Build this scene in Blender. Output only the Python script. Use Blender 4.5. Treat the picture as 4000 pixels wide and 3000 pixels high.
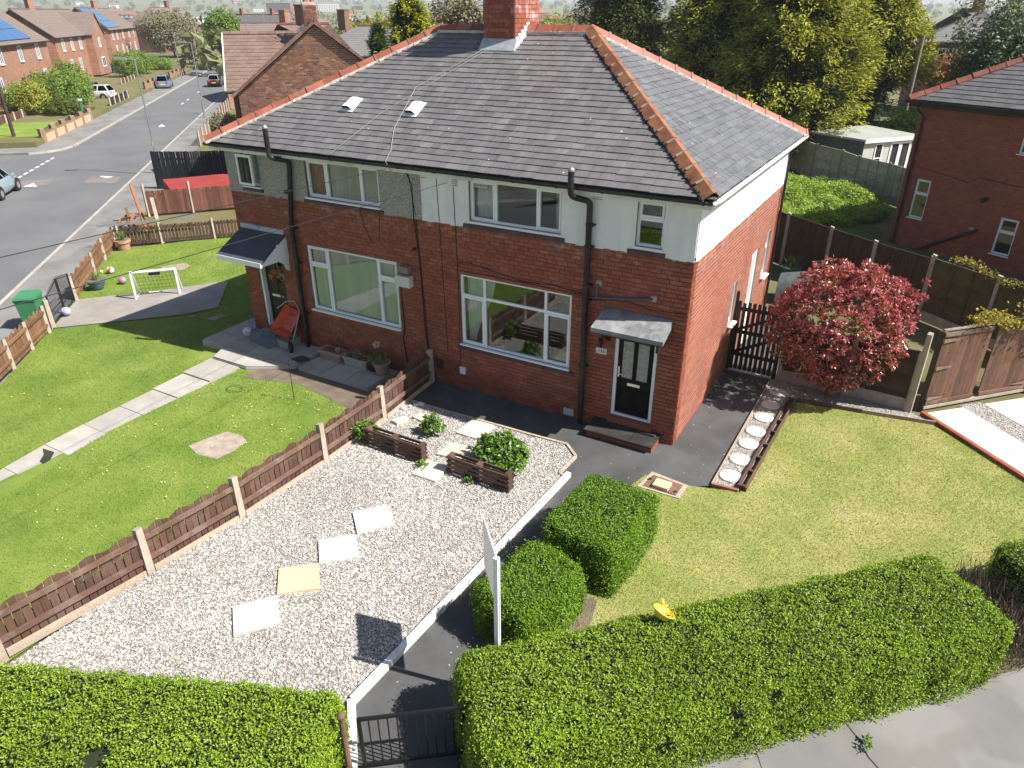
import bpy, math, random
import numpy as np
from mathutils import Vector, Matrix
for o in list(bpy.data.objects): bpy.data.objects.remove(o)
sc = bpy.context.scene
COL = sc.collection
random.seed(7); RNG = np.random.default_rng(7)
# ------------------------------------------------------------------ camera
CAM = (3.429, -12.734, 8.101)
YAW, PITCH, ROLL = -0.522, 0.480, 0.001
cd = bpy.data.cameras.new('camera'); cam = bpy.data.objects.new('camera', cd); COL.objects.link(cam)
fw = Vector((math.sin(YAW)*math.cos(PITCH), math.cos(YAW)*math.cos(PITCH), -math.sin(PITCH)))
rt = Vector((math.cos(YAW), -math.sin(YAW), 0)); dn = fw.cross(rt)
r2 = rt*math.cos(ROLL)+dn*math.sin(ROLL); d2 = dn*math.cos(ROLL)-rt*math.sin(ROLL)
mw = Matrix((( r2.x, -d2.x, -fw.x, CAM[0]), (r2.y, -d2.y, -fw.y, CAM[1]), (r2.z, -d2.z, -fw.z, CAM[2]), (0,0,0,1)))
cam.matrix_world = mw
cd.sensor_width = 36; cd.lens = 36*2786.25/4000; cd.clip_end = 12000; cd.clip_start = 0.1
sc.camera = cam
sc.render.resolution_x, sc.render.resolution_y = 1024, 768
# ------------------------------------------------------------------ light
SUN_EL, SUN_AZ = math.radians(48), math.radians(12.5)      # azimuth from +X towards +Y
sd = Vector((math.cos(SUN_EL)*math.cos(SUN_AZ), math.cos(SUN_EL)*math.sin(SUN_AZ), math.sin(SUN_EL)))
wld = bpy.data.worlds.new('World'); sc.world = wld; wld.use_nodes = True
wn = wld.node_tree.nodes; wl = wld.node_tree.links; wn.clear()
sky = wn.new('ShaderNodeTexSky'); sky.sky_type = 'NISHITA'; sky.sun_disc = False
sky.sun_elevation = SUN_EL; sky.sun_rotation = math.pi/2-SUN_AZ
sky.air_density = 1.0; sky.dust_density = 1.0; sky.ozone_density = 1.0
bg = wn.new('ShaderNodeBackground'); bg.inputs[1].default_value = 0.060
wo = wn.new('ShaderNodeOutputWorld'); wl.new(sky.outputs[0], bg.inputs[0]); wl.new(bg.outputs[0], wo.inputs[0])
sl = bpy.data.lights.new('sun', 'SUN'); sl.energy = 5.0; sl.angle = math.radians(0.5); sl.color = (1.0, 0.955, 0.89)
so = bpy.data.objects.new('sun', sl); COL.objects.link(so); so.location = (30, 10, 40)
so.rotation_euler = sd.to_track_quat('Z', 'Y').to_euler()
vs = sc.view_settings; vs.view_transform = 'Standard'; vs.look = 'None'; vs.gamma = 1; vs.exposure = 1.0; vs.use_curve_mapping = False
sc.render.engine = 'CYCLES'
sc.cycles.max_bounces = 6; sc.cycles.transparent_max_bounces = 12; sc.cycles.volume_bounces = 0
# ------------------------------------------------------------------ helpers
ORG = {}
def linkobj(o, parent=None):
    COL.objects.link(o)
    if parent is not None: o.parent = parent
    return o
def root_of(o):
    while o.parent is not None: o = o.parent
    return o
def props(o, label=None, cat=None, group=None, kind=None):
    if label: o['label'] = label
    if cat: o['category'] = cat
    if group: o['group'] = group
    if kind: o['kind'] = kind
    return o
def thing(name, label, cat, loc=(0,0,0), rz=0, group=None, local=False):
    o = bpy.data.objects.new(name, None); o.empty_display_size = .1
    o.location = loc; o.rotation_euler = (0,0,rz); linkobj(o); props(o, label, cat, group)
    ORG[o.name] = Vector((0,0,0)) if local else Vector(loc)
    return o
def copy_tree(o, parent=None, loc=None, rz=None, label=None, group=None):
    c = o.copy(); COL.objects.link(c); c.parent = parent
    if parent is None:
        if loc is not None: c.location = loc
        if rz is not None: c.rotation_euler = (0,0,rz)
        if label: c['label'] = label
        if group: c['group'] = group
        ORG[c.name] = Vector((0,0,0))
    for ch in list(o.children): copy_tree(ch, c)
    return c
def npmesh(name, V, F, smooth=False):
    V = np.asarray(V, dtype=np.float32); F = np.asarray(F, dtype=np.int32)
    me = bpy.data.meshes.new(name); k = F.shape[1]
    me.vertices.add(len(V)); me.vertices.foreach_set('co', V.ravel())
    me.loops.add(F.size); me.loops.foreach_set('vertex_index', F.ravel())
    me.polygons.add(len(F)); me.polygons.foreach_set('loop_start', np.arange(0, F.size, k, dtype=np.int32))
    me.polygons.foreach_set('loop_total', np.full(len(F), k, dtype=np.int32))
    me.polygons.foreach_set('use_smooth', np.full(len(F), bool(smooth)))
    me.update(calc_edges=True); return me
BOXF = [(0,3,2,1),(4,5,6,7),(0,1,5,4),(1,2,6,5),(2,3,7,6),(3,0,4,7)]
class MB:
    def __init__(s): s.v=[]; s.f=[]; s.m=[]
    def add(s, vs, fs, mi=0):
        n=len(s.v); s.v.extend([tuple(q) for q in vs]); s.f.extend([tuple(i+n for i in f) for f in fs]); s.m.extend([mi]*len(fs)); return s
    def box(s,x0,x1,y0,y1,z0,z1,mi=0):
        return s.add([(x0,y0,z0),(x1,y0,z0),(x1,y1,z0),(x0,y1,z0),(x0,y0,z1),(x1,y0,z1),(x1,y1,z1),(x0,y1,z1)],BOXF,mi)
    def fbox(s,fr,a0,a1,b0,b1,c0,c1,mi=0):
        o,u,n=fr                                   # frame: origin, along, outward, z up
        vs=[]
        for c in (c0,c1):
            for a,b in ((a0,b0),(a1,b0),(a1,b1),(a0,b1)):
                vs.append((o[0]+u[0]*a+n[0]*b, o[1]+u[1]*a+n[1]*b, o[2]+c))
        return s.add(vs,BOXF,mi)
    def hexa(s,vs,mi=0): return s.add(vs,BOXF,mi)
    def beam(s,p0,p1,w,h,mi=0,up=(0,0,1)):
        p0=Vector(p0);p1=Vector(p1);d=(p1-p0).normalized();u=Vector(up)
        a=d.cross(u)
        if a.length<1e-4: a=d.cross(Vector((1,0,0)))
        a.normalize();b=a.cross(d).normalized();a*=w/2;b*=h/2
        return s.add([p0-a-b,p0+a-b,p0+a+b,p0-a+b,p1-a-b,p1+a-b,p1+a+b,p1-a+b],[(0,1,2,3),(7,6,5,4),(0,4,5,1),(1,5,6,2),(2,6,7,3),(3,7,4,0)],mi)
    def cyl(s,p0,p1,r0,r1=None,n=10,mi=0,cap=True):
        r1=r0 if r1 is None else r1
        p0=Vector(p0);p1=Vector(p1);d=(p1-p0).normalized();a=d.orthogonal().normalized();b=d.cross(a)
        vs=[]
        for p,r in ((p0,r0),(p1,r1)):
            for i in range(n):
                t=2*math.pi*i/n; vs.append(p+a*(r*math.cos(t))+b*(r*math.sin(t)))
        fs=[(i,(i+1)%n,n+(i+1)%n,n+i) for i in range(n)]
        if cap: fs+= [tuple(range(n-1,-1,-1)),tuple(range(n,2*n))]
        return s.add(vs,fs,mi)
    def tube(s,pts,r,n=8,mi=0):
        pts=[Vector(q) for q in pts]; rs=r if isinstance(r,(list,tuple)) else [r]*len(pts)
        vs=[];fs=[];prev=None
        for i,q in enumerate(pts):
            d=(pts[min(i+1,len(pts)-1)]-pts[max(i-1,0)]).normalized()
            a=d.orthogonal().normalized() if prev is None else (prev-d*prev.dot(d)).normalized()
            prev=a;b=d.cross(a)
            for k in range(n):
                t=2*math.pi*k/n; vs.append(q+a*(rs[i]*math.cos(t))+b*(rs[i]*math.sin(t)))
        for i in range(len(pts)-1):
            for k in range(n):
                fs.append((i*n+k,i*n+(k+1)%n,(i+1)*n+(k+1)%n,(i+1)*n+k))
        fs+=[tuple(range(n-1,-1,-1)),tuple(range((len(pts)-1)*n,len(pts)*n))]
        return s.add(vs,fs,mi)
    def lathe(s,prof,c=(0,0,0),n=20,mi=0,sq=(1,1)):
        vs=[];fs=[];m=len(prof)
        for r,z in prof:
            for k in range(n):
                t=2*math.pi*k/n; vs.append((c[0]+r*sq[0]*math.cos(t),c[1]+r*sq[1]*math.sin(t),c[2]+z))
        for i in range(m-1):
            for k in range(n): fs.append((i*n+k,i*n+(k+1)%n,(i+1)*n+(k+1)%n,(i+1)*n+k))
        fs+=[tuple(range(n-1,-1,-1)),tuple(range((m-1)*n,m*n))]
        return s.add(vs,fs,mi)
    def prism(s,poly,z0,z1,mi=0):
        n=len(poly); a=sum(poly[i][0]*poly[(i+1)%n][1]-poly[(i+1)%n][0]*poly[i][1] for i in range(n))
        if a<0: poly=poly[::-1]
        vs=[(x,y,z0) for x,y in poly]+[(x,y,z1) for x,y in poly]
        return s.add(vs,[tuple(range(n-1,-1,-1)),tuple(range(n,2*n))]+[(i,(i+1)%n,n+(i+1)%n,n+i) for i in range(n)],mi)
    def extr(s,poly,vec,mi=0):
        n=len(poly); vs=[Vector(q) for q in poly]; vs+= [q+Vector(vec) for q in vs]
        return s.add(vs,[tuple(range(n-1,-1,-1)),tuple(range(n,2*n))]+[(i,(i+1)%n,n+(i+1)%n,n+i) for i in range(n)],mi)
    def ball(s,c,r,n=12,m=8,mi=0,sc=(1,1,1)):
        prof=[(max(1e-4,math.sin(math.pi*i/m)),-math.cos(math.pi*i/m)) for i in range(m+1)]
        vs=[];fs=[]
        for pr,z in prof:
            for k in range(n):
                t=2*math.pi*k/n; vs.append((c[0]+r*sc[0]*pr*math.cos(t),c[1]+r*sc[1]*pr*math.sin(t),c[2]+r*sc[2]*z))
        for i in range(m):
            for k in range(n): fs.append((i*n+k,i*n+(k+1)%n,(i+1)*n+(k+1)%n,(i+1)*n+k))
        return s.add(vs,fs,mi)
    def build(s,name,mat,parent=None,smooth=False,loc=None,**kw):
        me=bpy.data.meshes.new(name)
        off=Vector((0,0,0))
        if parent is not None: off=ORG.get(root_of(parent).name,Vector((0,0,0)))
        elif loc is not None: off=Vector(loc)
        me.from_pydata([(q[0]-off.x,q[1]-off.y,q[2]-off.z) for q in s.v],[],s.f)
        for mm in (mat if isinstance(mat,(list,tuple)) else [mat]): me.materials.append(mm)
        if isinstance(mat,(list,tuple)) and len(mat)>1: me.polygons.foreach_set('material_index',s.m)
        if smooth is True: me.polygons.foreach_set('use_smooth',[True]*len(s.f))
        elif smooth: me.shade_smooth() if smooth=='all' else None
        me.update(); o=bpy.data.objects.new(name,me); linkobj(o,parent)
        if smooth=='auto':
            me.polygons.foreach_set('use_smooth',[True]*len(s.f)); me.set_sharp_from_angle(angle=math.radians(38))
        if parent is None and loc is not None: o.location=loc
        props(o,kw.get('label'),kw.get('cat'),kw.get('group'),kw.get('kind'))
        if parent is None: ORG[o.name]=off
        return o
def npobj(name,V,F,mat,parent=None,loc=None,smooth=False,**kw):
    off=Vector((0,0,0))
    if parent is not None: off=ORG.get(root_of(parent).name,off)
    elif loc is not None: off=Vector(loc)
    me=npmesh(name,np.asarray(V)-np.array(off),F,smooth); me.materials.append(mat)
    o=bpy.data.objects.new(name,me); linkobj(o,parent)
    if parent is None and loc is not None: o.location=loc
    props(o,kw.get('label'),kw.get('cat'),kw.get('group'),kw.get('kind'))
    if parent is None: ORG[o.name]=off
    return o
def G(x,y=0):                                     # ground height: plot 133 level, next garden lower
    return 0.0 if x>-6.2 else -0.08-0.42*min(1.0,max(0.0,(-11-x)/8))
# ------------------------------------------------------------------ materials
MATS={}
def newmat(name):
    m=bpy.data.materials.new(name); m.use_nodes=True; nt=m.node_tree; nt.nodes.clear()
    out=nt.nodes.new('ShaderNodeOutputMaterial'); b=nt.nodes.new('ShaderNodeBsdfPrincipled')
    nt.links.new(b.outputs[0],out.inputs[0]); MATS[name]=m
    return m,nt,b,out
def nd(nt,t,**kw):
    n=nt.nodes.new(t)
    for k,v in kw.items(): setattr(n,k,v)
    return n
def noise(nt,co,scale,detail=4,rough=.55,dist=0):
    n=nd(nt,'ShaderNodeTexNoise'); n.inputs['Scale'].default_value=scale; n.inputs['Detail'].default_value=detail
    n.inputs['Roughness'].default_value=rough; n.inputs['Distortion'].default_value=dist
    nt.links.new(co,n.inputs['Vector']); return n.outputs['Fac']
def ramp(nt,fac,stops,interp='LINEAR'):
    r=nd(nt,'ShaderNodeValToRGB'); r.color_ramp.interpolation=interp; e=r.color_ramp.elements
    while len(e)<len(stops): e.new(0.5)
    for el,(p,c) in zip(e,stops): el.position=p; el.color=(*c,1)
    nt.links.new(fac,r.inputs[0]); return r.outputs[0]
def mix(nt,f,a,b,mode='MIX'):
    m=nd(nt,'ShaderNodeMix',data_type='RGBA',blend_type=mode)
    for s,v in ((0,f),(6,a),(7,b)):
        if hasattr(v,'is_output') or isinstance(v,bpy.types.NodeSocket): nt.links.new(v,m.inputs[s])
        else: m.inputs[s].default_value=(v if s==0 else (*v,1))
    return m.outputs[2]
def mth(nt,op,a,b=0.0,clamp=False):
    m=nd(nt,'ShaderNodeMath',operation=op,use_clamp=clamp)
    for i,v in enumerate((a,b)):
        if isinstance(v,bpy.types.NodeSocket): nt.links.new(v,m.inputs[i])
        else: m.inputs[i].default_value=v
    return m.outputs[0]
def coords(nt,world=False,scale=(1,1,1)):
    if world: g=nd(nt,'ShaderNodeNewGeometry').outputs['Position']
    else: g=nd(nt,'ShaderNodeTexCoord').outputs['Object']
    if scale!=(1,1,1):
        mp=nd(nt,'ShaderNodeMapping'); mp.inputs['Scale'].default_value=scale; nt.links.new(g,mp.inputs[0]); g=mp.outputs[0]
    return g
def rnd(nt):                                       # one random number for each piece, joined or single
    g=nd(nt,'ShaderNodeNewGeometry').outputs['Random Per Island']; o=nd(nt,'ShaderNodeObjectInfo').outputs['Random']
    return mth(nt,'FRACT',mth(nt,'ADD',g,o))
def bump(nt,b,h,strength=.3,dist=.01):
    n=nd(nt,'ShaderNodeBump'); n.inputs['Strength'].default_value=strength; n.inputs['Distance'].default_value=dist
    nt.links.new(h,n.inputs['Height']); nt.links.new(n.outputs[0],b.inputs['Normal'])
def setc(nt,b,c):
    if isinstance(c,bpy.types.NodeSocket): nt.links.new(c,b.inputs['Base Color'])
    else: b.inputs['Base Color'].default_value=(*c,1)
def sc3(c,k): return tuple(min(1,x*k) for x in c)
def pm(name,c,rough=.7,var=.15,ns=3.0,bs=60,bstr=.25,bd=.004,spec=.4,piece=0.0,world=True,metal=0,dirt=None,dirtamt=.5,grain=None,coat=0,speck=None,streak=None):
    m,nt,b,out=newmat(name); co=coords(nt,world)
    n1=noise(nt,co,ns,5); col=ramp(nt,n1,[(.3,sc3(c,1-var)),(.7,sc3(c,1+var))])
    if grain:
        g=noise(nt,coords(nt,world,grain),1.0,4,.6); col=mix(nt,.5,col,ramp(nt,g,[(.35,sc3(c,.55)),(.65,sc3(c,1.3))]))
    if piece: 
        r=rnd(nt); col=mix(nt,1.0,col,ramp(nt,r,[(0,(1-piece,)*3),(1,(1+piece*.6,)*3)]),'MULTIPLY')
    if dirt:
        d=noise(nt,co,ns*.6,6,.65,.4); col=mix(nt,mth(nt,'MULTIPLY',ramp(nt,d,[(.48,(0,0,0)),(.68,(1,1,1))]),dirtamt),col,dirt)
    if streak:
        q=noise(nt,coords(nt,world,(7,7,.45)),1.0,5,.6); col=mix(nt,mth(nt,'MULTIPLY',ramp(nt,q,[(.52,(0,0,0)),(.72,(1,1,1))]),streak[1]),col,streak[0])
    if speck:
        v=nd(nt,'ShaderNodeTexVoronoi'); v.inputs['Scale'].default_value=speck[1]; nt.links.new(co,v.inputs['Vector']); col=mix(nt,ramp(nt,v.outputs['Distance'],[(.05,(1,1,1)),(.075,(0,0,0))]),col,speck[0])
        w_=noise(nt,co,.55,3,.5); col=mix(nt,ramp(nt,w_,[(.5,(0,0,0)),(.54,(.35,.35,.35))]),col,sc3(c,1.5))
    setc(nt,b,col); b.inputs['Roughness'].default_value=rough; b.inputs['Specular IOR Level'].default_value=spec; b.inputs['Metallic'].default_value=metal
    b.inputs['Coat Weight'].default_value=coat
    if bstr: bump(nt,b,noise(nt,co,bs,3),bstr,bd)
    return m
def brickmat(name,cols,patch=None,white=False):
    m,nt,b,out=newmat(name); co=coords(nt,True); r=rnd(nt)
    st=[(i/(len(cols)-1),c) for i,c in enumerate(cols)]
    col=ramp(nt,r,st); n1=noise(nt,co,22,5,.65); col=mix(nt,.55,col,ramp(nt,n1,[(.3,(.55,.55,.55)),(.7,(1.25,1.25,1.25))]),'MULTIPLY')
    n2=noise(nt,co,.9,5,.6,.5); col=mix(nt,ramp(nt,n2,[(.45,(0,0,0)),(.75,(.55,.55,.55))]),col,patch or sc3(cols[0],.6))
    if white:                                      # lime bloom on the bricks just below the painted render
        sx=nd(nt,'ShaderNodeSeparateXYZ'); nt.links.new(co,sx.inputs[0]); z=sx.outputs[2]
        n3=noise(nt,co,3.2,4,.6); k=mth(nt,'MULTIPLY',mth(nt,'SUBTRACT',z,3.45),1.6,True)
        k=mth(nt,'MULTIPLY',k,ramp(nt,n3,[(.54,(0,0,0)),(.72,(.6,.6,.6))])); col=mix(nt,k,col,(.62,.56,.58))
    setc(nt,b,col); b.inputs['Roughness'].default_value=.62; b.inputs['Specular IOR Level'].default_value=.35
    bump(nt,b,noise(nt,co,140,3),.35,.003); return m
def leafmat(name,cols,trans=.3,rough=.4,spec=.5):
    m,nt,b,out=newmat(name); r=rnd(nt); col=ramp(nt,r,[(i/(len(cols)-1),c) for i,c in enumerate(cols)])
    n=noise(nt,coords(nt,True),.7,3); col=mix(nt,.5,col,ramp(nt,n,[(.3,(.7,.7,.7)),(.7,(1.2,1.2,1.2))]),'MULTIPLY')
    setc(nt,b,col); b.inputs['Roughness'].default_value=rough; b.inputs['Specular IOR Level'].default_value=spec
    t=nd(nt,'ShaderNodeBsdfTranslucent'); nt.links.new(col,t.inputs[0]); mx=nd(nt,'ShaderNodeMixShader'); mx.inputs[0].default_value=trans
    nt.links.new(b.outputs[0],mx.inputs[1]); nt.links.new(t.outputs[0],mx.inputs[2]); nt.links.new(mx.outputs[0],out.inputs[0]); return m
def glassmat(name,tint=(.88,.91,.90),refl=.10):
    m,nt,b,out=newmat(name); nt.nodes.remove(b)
    g=nd(nt,'ShaderNodeBsdfGlossy'); g.inputs['Roughness'].default_value=.012; g.inputs['Color'].default_value=(.95,.97,1,1)
    t=nd(nt,'ShaderNodeBsdfTransparent'); t.inputs[0].default_value=(*tint,1)
    f=nd(nt,'ShaderNodeFresnel'); f.inputs[0].default_value=1.55
    bf=nd(nt,'ShaderNodeNewGeometry').outputs['Backfacing']; k=mth(nt,'MULTIPLY',mth(nt,'ADD',mth(nt,'MULTIPLY',f.outputs[0],1.4),refl,True),mth(nt,'SUBTRACT',1.0,bf))
    bp=nd(nt,'ShaderNodeBump'); bp.inputs['Strength'].default_value=.02; bp.inputs['Distance'].default_value=.02
    nt.links.new(noise(nt,coords(nt,True),1.6,1),bp.inputs['Height']); nt.links.new(bp.outputs[0],g.inputs['Normal'])
    mx=nd(nt,'ShaderNodeMixShader'); nt.links.new(k,mx.inputs[0]); nt.links.new(t.outputs[0],mx.inputs[1]); nt.links.new(g.outputs[0],mx.inputs[2]); nt.links.new(mx.outputs[0],out.inputs[0]); return m

BRICK=brickmat('red_pressed_brick',[(.23,.062,.036),(.28,.080,.045),(.32,.095,.052),(.26,.070,.040),(.37,.120,.066),(.29,.084,.048)],(.16,.045,.032),True)
BRICK_N=brickmat('neighbour_brick',[(.26,.075,.042),(.32,.098,.054),(.29,.086,.048),(.36,.118,.066)],(.19,.06,.042))
BRICK_G=brickmat('brown_common_brick',[(.09,.042,.030),(.23,.10,.055),(.15,.058,.036),(.34,.17,.10),(.12,.052,.036),(.28,.12,.07)],(.12,.07,.05))
BRICK_T=brickmat('terrace_brick',[(.24,.10,.055),(.32,.145,.085),(.28,.12,.07),(.36,.18,.11)],(.20,.10,.07))
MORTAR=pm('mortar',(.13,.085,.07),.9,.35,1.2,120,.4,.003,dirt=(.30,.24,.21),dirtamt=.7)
MORTAR_S=pm('sunlit_tone_mortar',(.40,.31,.26),.9,.25,1.2,120,.4,.003)  # paler copy of the mortar, sunlight on the side wall put into its colour
MORTAR_G=pm('pale_mortar',(.42,.37,.32),.9,.25,1.5,120,.3,.003)
WHITE=pm('white_masonry_paint',(.76,.77,.77),.75,.05,2.0,90,.5,.006,dirt=(.56,.57,.58),dirtamt=.4,streak=((.50,.50,.49),.35))
DASH=None
def dashmat():
    m,nt,b,out=newmat('pebble_dash'); co=coords(nt,True)
    v=nd(nt,'ShaderNodeTexVoronoi'); v.inputs['Scale'].default_value=75; nt.links.new(co,v.inputs['Vector'])
    sx=nd(nt,'ShaderNodeSeparateColor'); nt.links.new(v.outputs['Color'],sx.inputs[0])
    col=ramp(nt,sx.outputs[0],[(0,(.14,.13,.11)),(.35,(.33,.32,.29)),(.7,(.46,.45,.42)),(1,(.25,.22,.17))])
    setc(nt,b,col); b.inputs['Roughness'].default_value=.85; bump(nt,b,v.outputs['Distance'],.8,.008); return m
DASH=dashmat()
UPVC=pm('white_upvc',(.80,.82,.84),.28,.02,1,10,0,spec=.5)
PAINTW=pm('white_gloss_paint',(.74,.76,.77),.45,.05,1.5,60,.2,.003,dirt=(.42,.41,.38),dirtamt=.6,streak=((.40,.39,.36),.3))
BLACKP=pm('black_cast_iron',(.012,.012,.013),.38,.3,3,70,.25,.003,dirt=(.10,.10,.09),dirtamt=.35)
BLACKG=pm('black_plastic_gutter',(.016,.015,.014),.42,.3,4,60,.2,.003,dirt=(.05,.055,.03),dirtamt=.6)
GLASS=glassmat('window_glass'); GLASS_D=glassmat('dark_window_glass',(.5,.52,.53),.10)
ROOM=pm('room_plaster',(.20,.18,.16),.9,.1); ROOMD=pm('room_carpet',(.06,.05,.045),.95,.2)
def slatemat(name,cols,streak=.5):
    m,nt,b,out=newmat(name); r=rnd(nt); co=coords(nt,True)
    col=ramp(nt,r,[(i/(len(cols)-1),c) for i,c in enumerate(cols)])
    s=noise(nt,coords(nt,True,(5.5,1.1,1.1)),1.2,6,.65,.2); col=mix(nt,streak,col,ramp(nt,s,[(.3,(.62,.62,.62)),(.7,(1.3,1.3,1.3))]),'MULTIPLY')
    f=noise(nt,co,34,4,.6); col=mix(nt,.5,col,ramp(nt,f,[(.3,(.75,.75,.75)),(.7,(1.2,1.2,1.2))]),'MULTIPLY')
    l=noise(nt,co,7,5,.7); col=mix(nt,ramp(nt,l,[(.67,(0,0,0)),(.76,(.45,.45,.45))]),col,(.34,.33,.28))
    v=nd(nt,'ShaderNodeTexVoronoi'); v.inputs['Scale'].default_value=2.6; nt.links.new(co,v.inputs['Vector'])
    col=mix(nt,ramp(nt,v.outputs['Distance'],[(.035,(1,1,1)),(.05,(0,0,0))]),col,(.62,.62,.60))
    setc(nt,b,col); b.inputs['Roughness'].default_value=.48; b.inputs['Specular IOR Level'].default_value=.55
    bump(nt,b,noise(nt,co,45,4),.25,.004); return m
SLATE=slatemat('purple_grey_slate',[(.125,.117,.117),(.145,.134,.135),(.165,.153,.153),(.135,.128,.131),(.190,.178,.176)])
SLATE_N=slatemat('neighbour_slate',[(.11,.105,.10),(.14,.135,.13),(.125,.12,.118)])
CTILE=slatemat('brown_concrete_tile',[(.16,.105,.08),(.19,.13,.10),(.175,.118,.092)],.35)
TERRA=pm('red_ridge_tile',(.30,.095,.062),.6,.22,3,60,.25,.004,piece=.3,dirt=(.30,.17,.12),dirtamt=.5)
TERRAO=pm('orange_hip_tile',(.30,.118,.058),.7,.3,5,60,.35,.004,piece=.3,dirt=(.25,.19,.075),dirtamt=.75)
CEMENT=pm('pointing_cement',(.55,.50,.44),.9,.2,6,90,.5,.006)
LEAD=pm('lead_flashing',(.42,.45,.48),.5,.25,5,30,.4,.01,metal=.2)
WOODB=pm('brown_stained_wood',(.105,.055,.038),.75,.25,4,60,.3,.003,piece=.35,grain=(40,40,3),dirt=(.20,.15,.12),dirtamt=.35)
WOODR=pm('brown_fence_rail',(.15,.085,.06),.8,.25,4,60,.3,.003,piece=.25,grain=(3,3,60),dirt=(.30,.25,.21),dirtamt=.5)
WOODT=pm('tan_picket_wood',(.22,.115,.062),.8,.25,4,60,.3,.003,piece=.35,grain=(40,40,3),dirt=(.12,.075,.05),dirtamt=.5)
WOODD=pm('dark_gate_wood',(.036,.019,.013),.6,.25,4,60,.25,.003,piece=.3,grain=(30,30,3))
WOODG=pm('grey_weathered_wood',(.30,.24,.19),.85,.25,5,60,.3,.003,piece=.3,grain=(30,30,4))
WOODP=pm('panel_wood',(.066,.036,.024),.8,.25,3,60,.25,.003,piece=.3,grain=(4,4,50),dirt=(.09,.075,.028),dirtamt=.5)
CONCP=pm('concrete_post',(.40,.33,.26),.9,.15,6,120,.4,.004,dirt=(.24,.22,.18),dirtamt=.6)
DRIVEM=pm('old_drive_concrete',(.25,.225,.20),.9,.15,1.2,120,.4,.004,dirt=(.36,.33,.30),dirtamt=.6)
CONC=pm('concrete_slab',(.36,.335,.305),.88,.12,2.5,140,.3,.003,piece=.12,dirt=(.26,.245,.22),dirtamt=.5)
CONCW=pm('pale_new_slab',(.56,.53,.49),.85,.06,2.5,140,.2,.003,piece=.10)
SANDST=pm('cream_stone_slab',(.56,.51,.41),.85,.06,3,120,.2,.003,piece=.12)
SANDY=pm('buff_stone_slab',(.56,.44,.28),.85,.07,3,120,.2,.003)
WHITEK=pm('white_kerb_paint',(.74,.73,.71),.75,.08,6,60,.5,.010,dirt=(.36,.34,.31),dirtamt=.6)
TARM=pm('tarmac',(.066,.066,.067),.9,.25,1.3,160,.6,.006,dirt=(.105,.104,.100),dirtamt=.7,speck=((.42,.41,.38),5.5))
ROADM=pm('road_asphalt',(.125,.127,.130),.9,.12,.35,160,.5,.006,dirt=(.155,.155,.155),dirtamt=.5)
PAVEM=pm('pavement_asphalt',(.165,.162,.158),.9,.18,.8,160,.5,.006,dirt=(.215,.20,.165),dirtamt=.6,speck=((.45,.43,.38),3.1))
KERBM=pm('kerb_stone',(.36,.33,.29),.85,.15,2,80,.3,.004)
SOIL=pm('bare_soil',(.15,.115,.085),.95,.3,3,50,.8,.02)
SOILP=pm('pale_bare_earth',(.33,.27,.22),.95,.2,6,60,.7,.01)
LINEW=pm('road_paint',(.72,.72,.70),.7,.1,6,60,.2,.003)
REDA=pm('faded_red_tarmac',(.19,.16,.15),.9,.15,1.5,120,.4,.005)
STEEL=pm('galvanised_steel',(.34,.36,.36),.45,.12,3,40,.1,.002,metal=.6)
BLACKM=pm('black_metal',(.012,.012,.014),.4,.2,4,30,.1,.002)
GREENB=pm('green_bin_plastic',(.045,.20,.085),.4,.08,3,40,.1,.002)
BLUEB=pm('blue_bin_plastic',(.02,.05,.22),.45,.08,3,40,.1,.002)
BROWNB=pm('brown_bin_plastic',(.06,.035,.022),.5,.08)
TERRAP=pm('terracotta_pot',(.42,.20,.13),.8,.12,6,80,.3,.003,dirt=(.50,.36,.28),dirtamt=.5)
PLASTW=pm('white_plastic',(.80,.80,.80),.35,.02,2,10,0)
CHROME=pm('brushed_chrome',(.62,.60,.56),.25,.05,5,40,0,metal=.9)
RUBBER=pm('tyre_rubber',(.018,.018,.018),.85,.1)
BLACKD=pm('black_door',(.006,.0055,.005),.45,.2,3,40,0,spec=.15)
# ================================================================== SETTING
def clip_x(poly,xc,side):
    out=[];n=len(poly)
    for i in range(n):
        a,b=poly[i],poly[(i+1)%n]; ia=(a[0]-xc)*side>=0; ib=(b[0]-xc)*side>=0
        if ia: out.append(a)
        if ia!=ib:
            t=(xc-a[0])/(b[0]-a[0]); out.append((xc,a[1]+t*(b[1]-a[1])))
    return out
def sheet(name,poly,dz,mat,kind='structure',parent=None,z=None):
    mb=MB(); pieces=[poly]
    if z is None: pieces=[clip_x(poly,-11.0,1),clip_x(clip_x(poly,-11.0,-1),-19.0,1),clip_x(poly,-19.0,-1)]
    for pc in pieces:
        if len(pc)<3: continue
        a=sum(pc[i][0]*pc[(i+1)%len(pc)][1]-pc[(i+1)%len(pc)][0]*pc[i][1] for i in range(len(pc)))
        if a<0: pc=pc[::-1]
        mb.add([(x,y,(G(x) if z is None else z)+dz) for x,y in pc],[tuple(range(len(pc)))])
    return mb.build(name,mat,parent,kind=kind)
def inpoly(P,poly):
    x,y=P[:,0],P[:,1]; r=np.zeros(len(P),bool); n=len(poly)
    for i in range(n):
        (x0,y0),(x1,y1)=poly[i],poly[(i+1)%n]
        if y0==y1: continue
        c=((y0>y)!=(y1>y))&(x<(x1-x0)*(y-y0)/(y1-y0)+x0); r^=c
    return r
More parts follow.
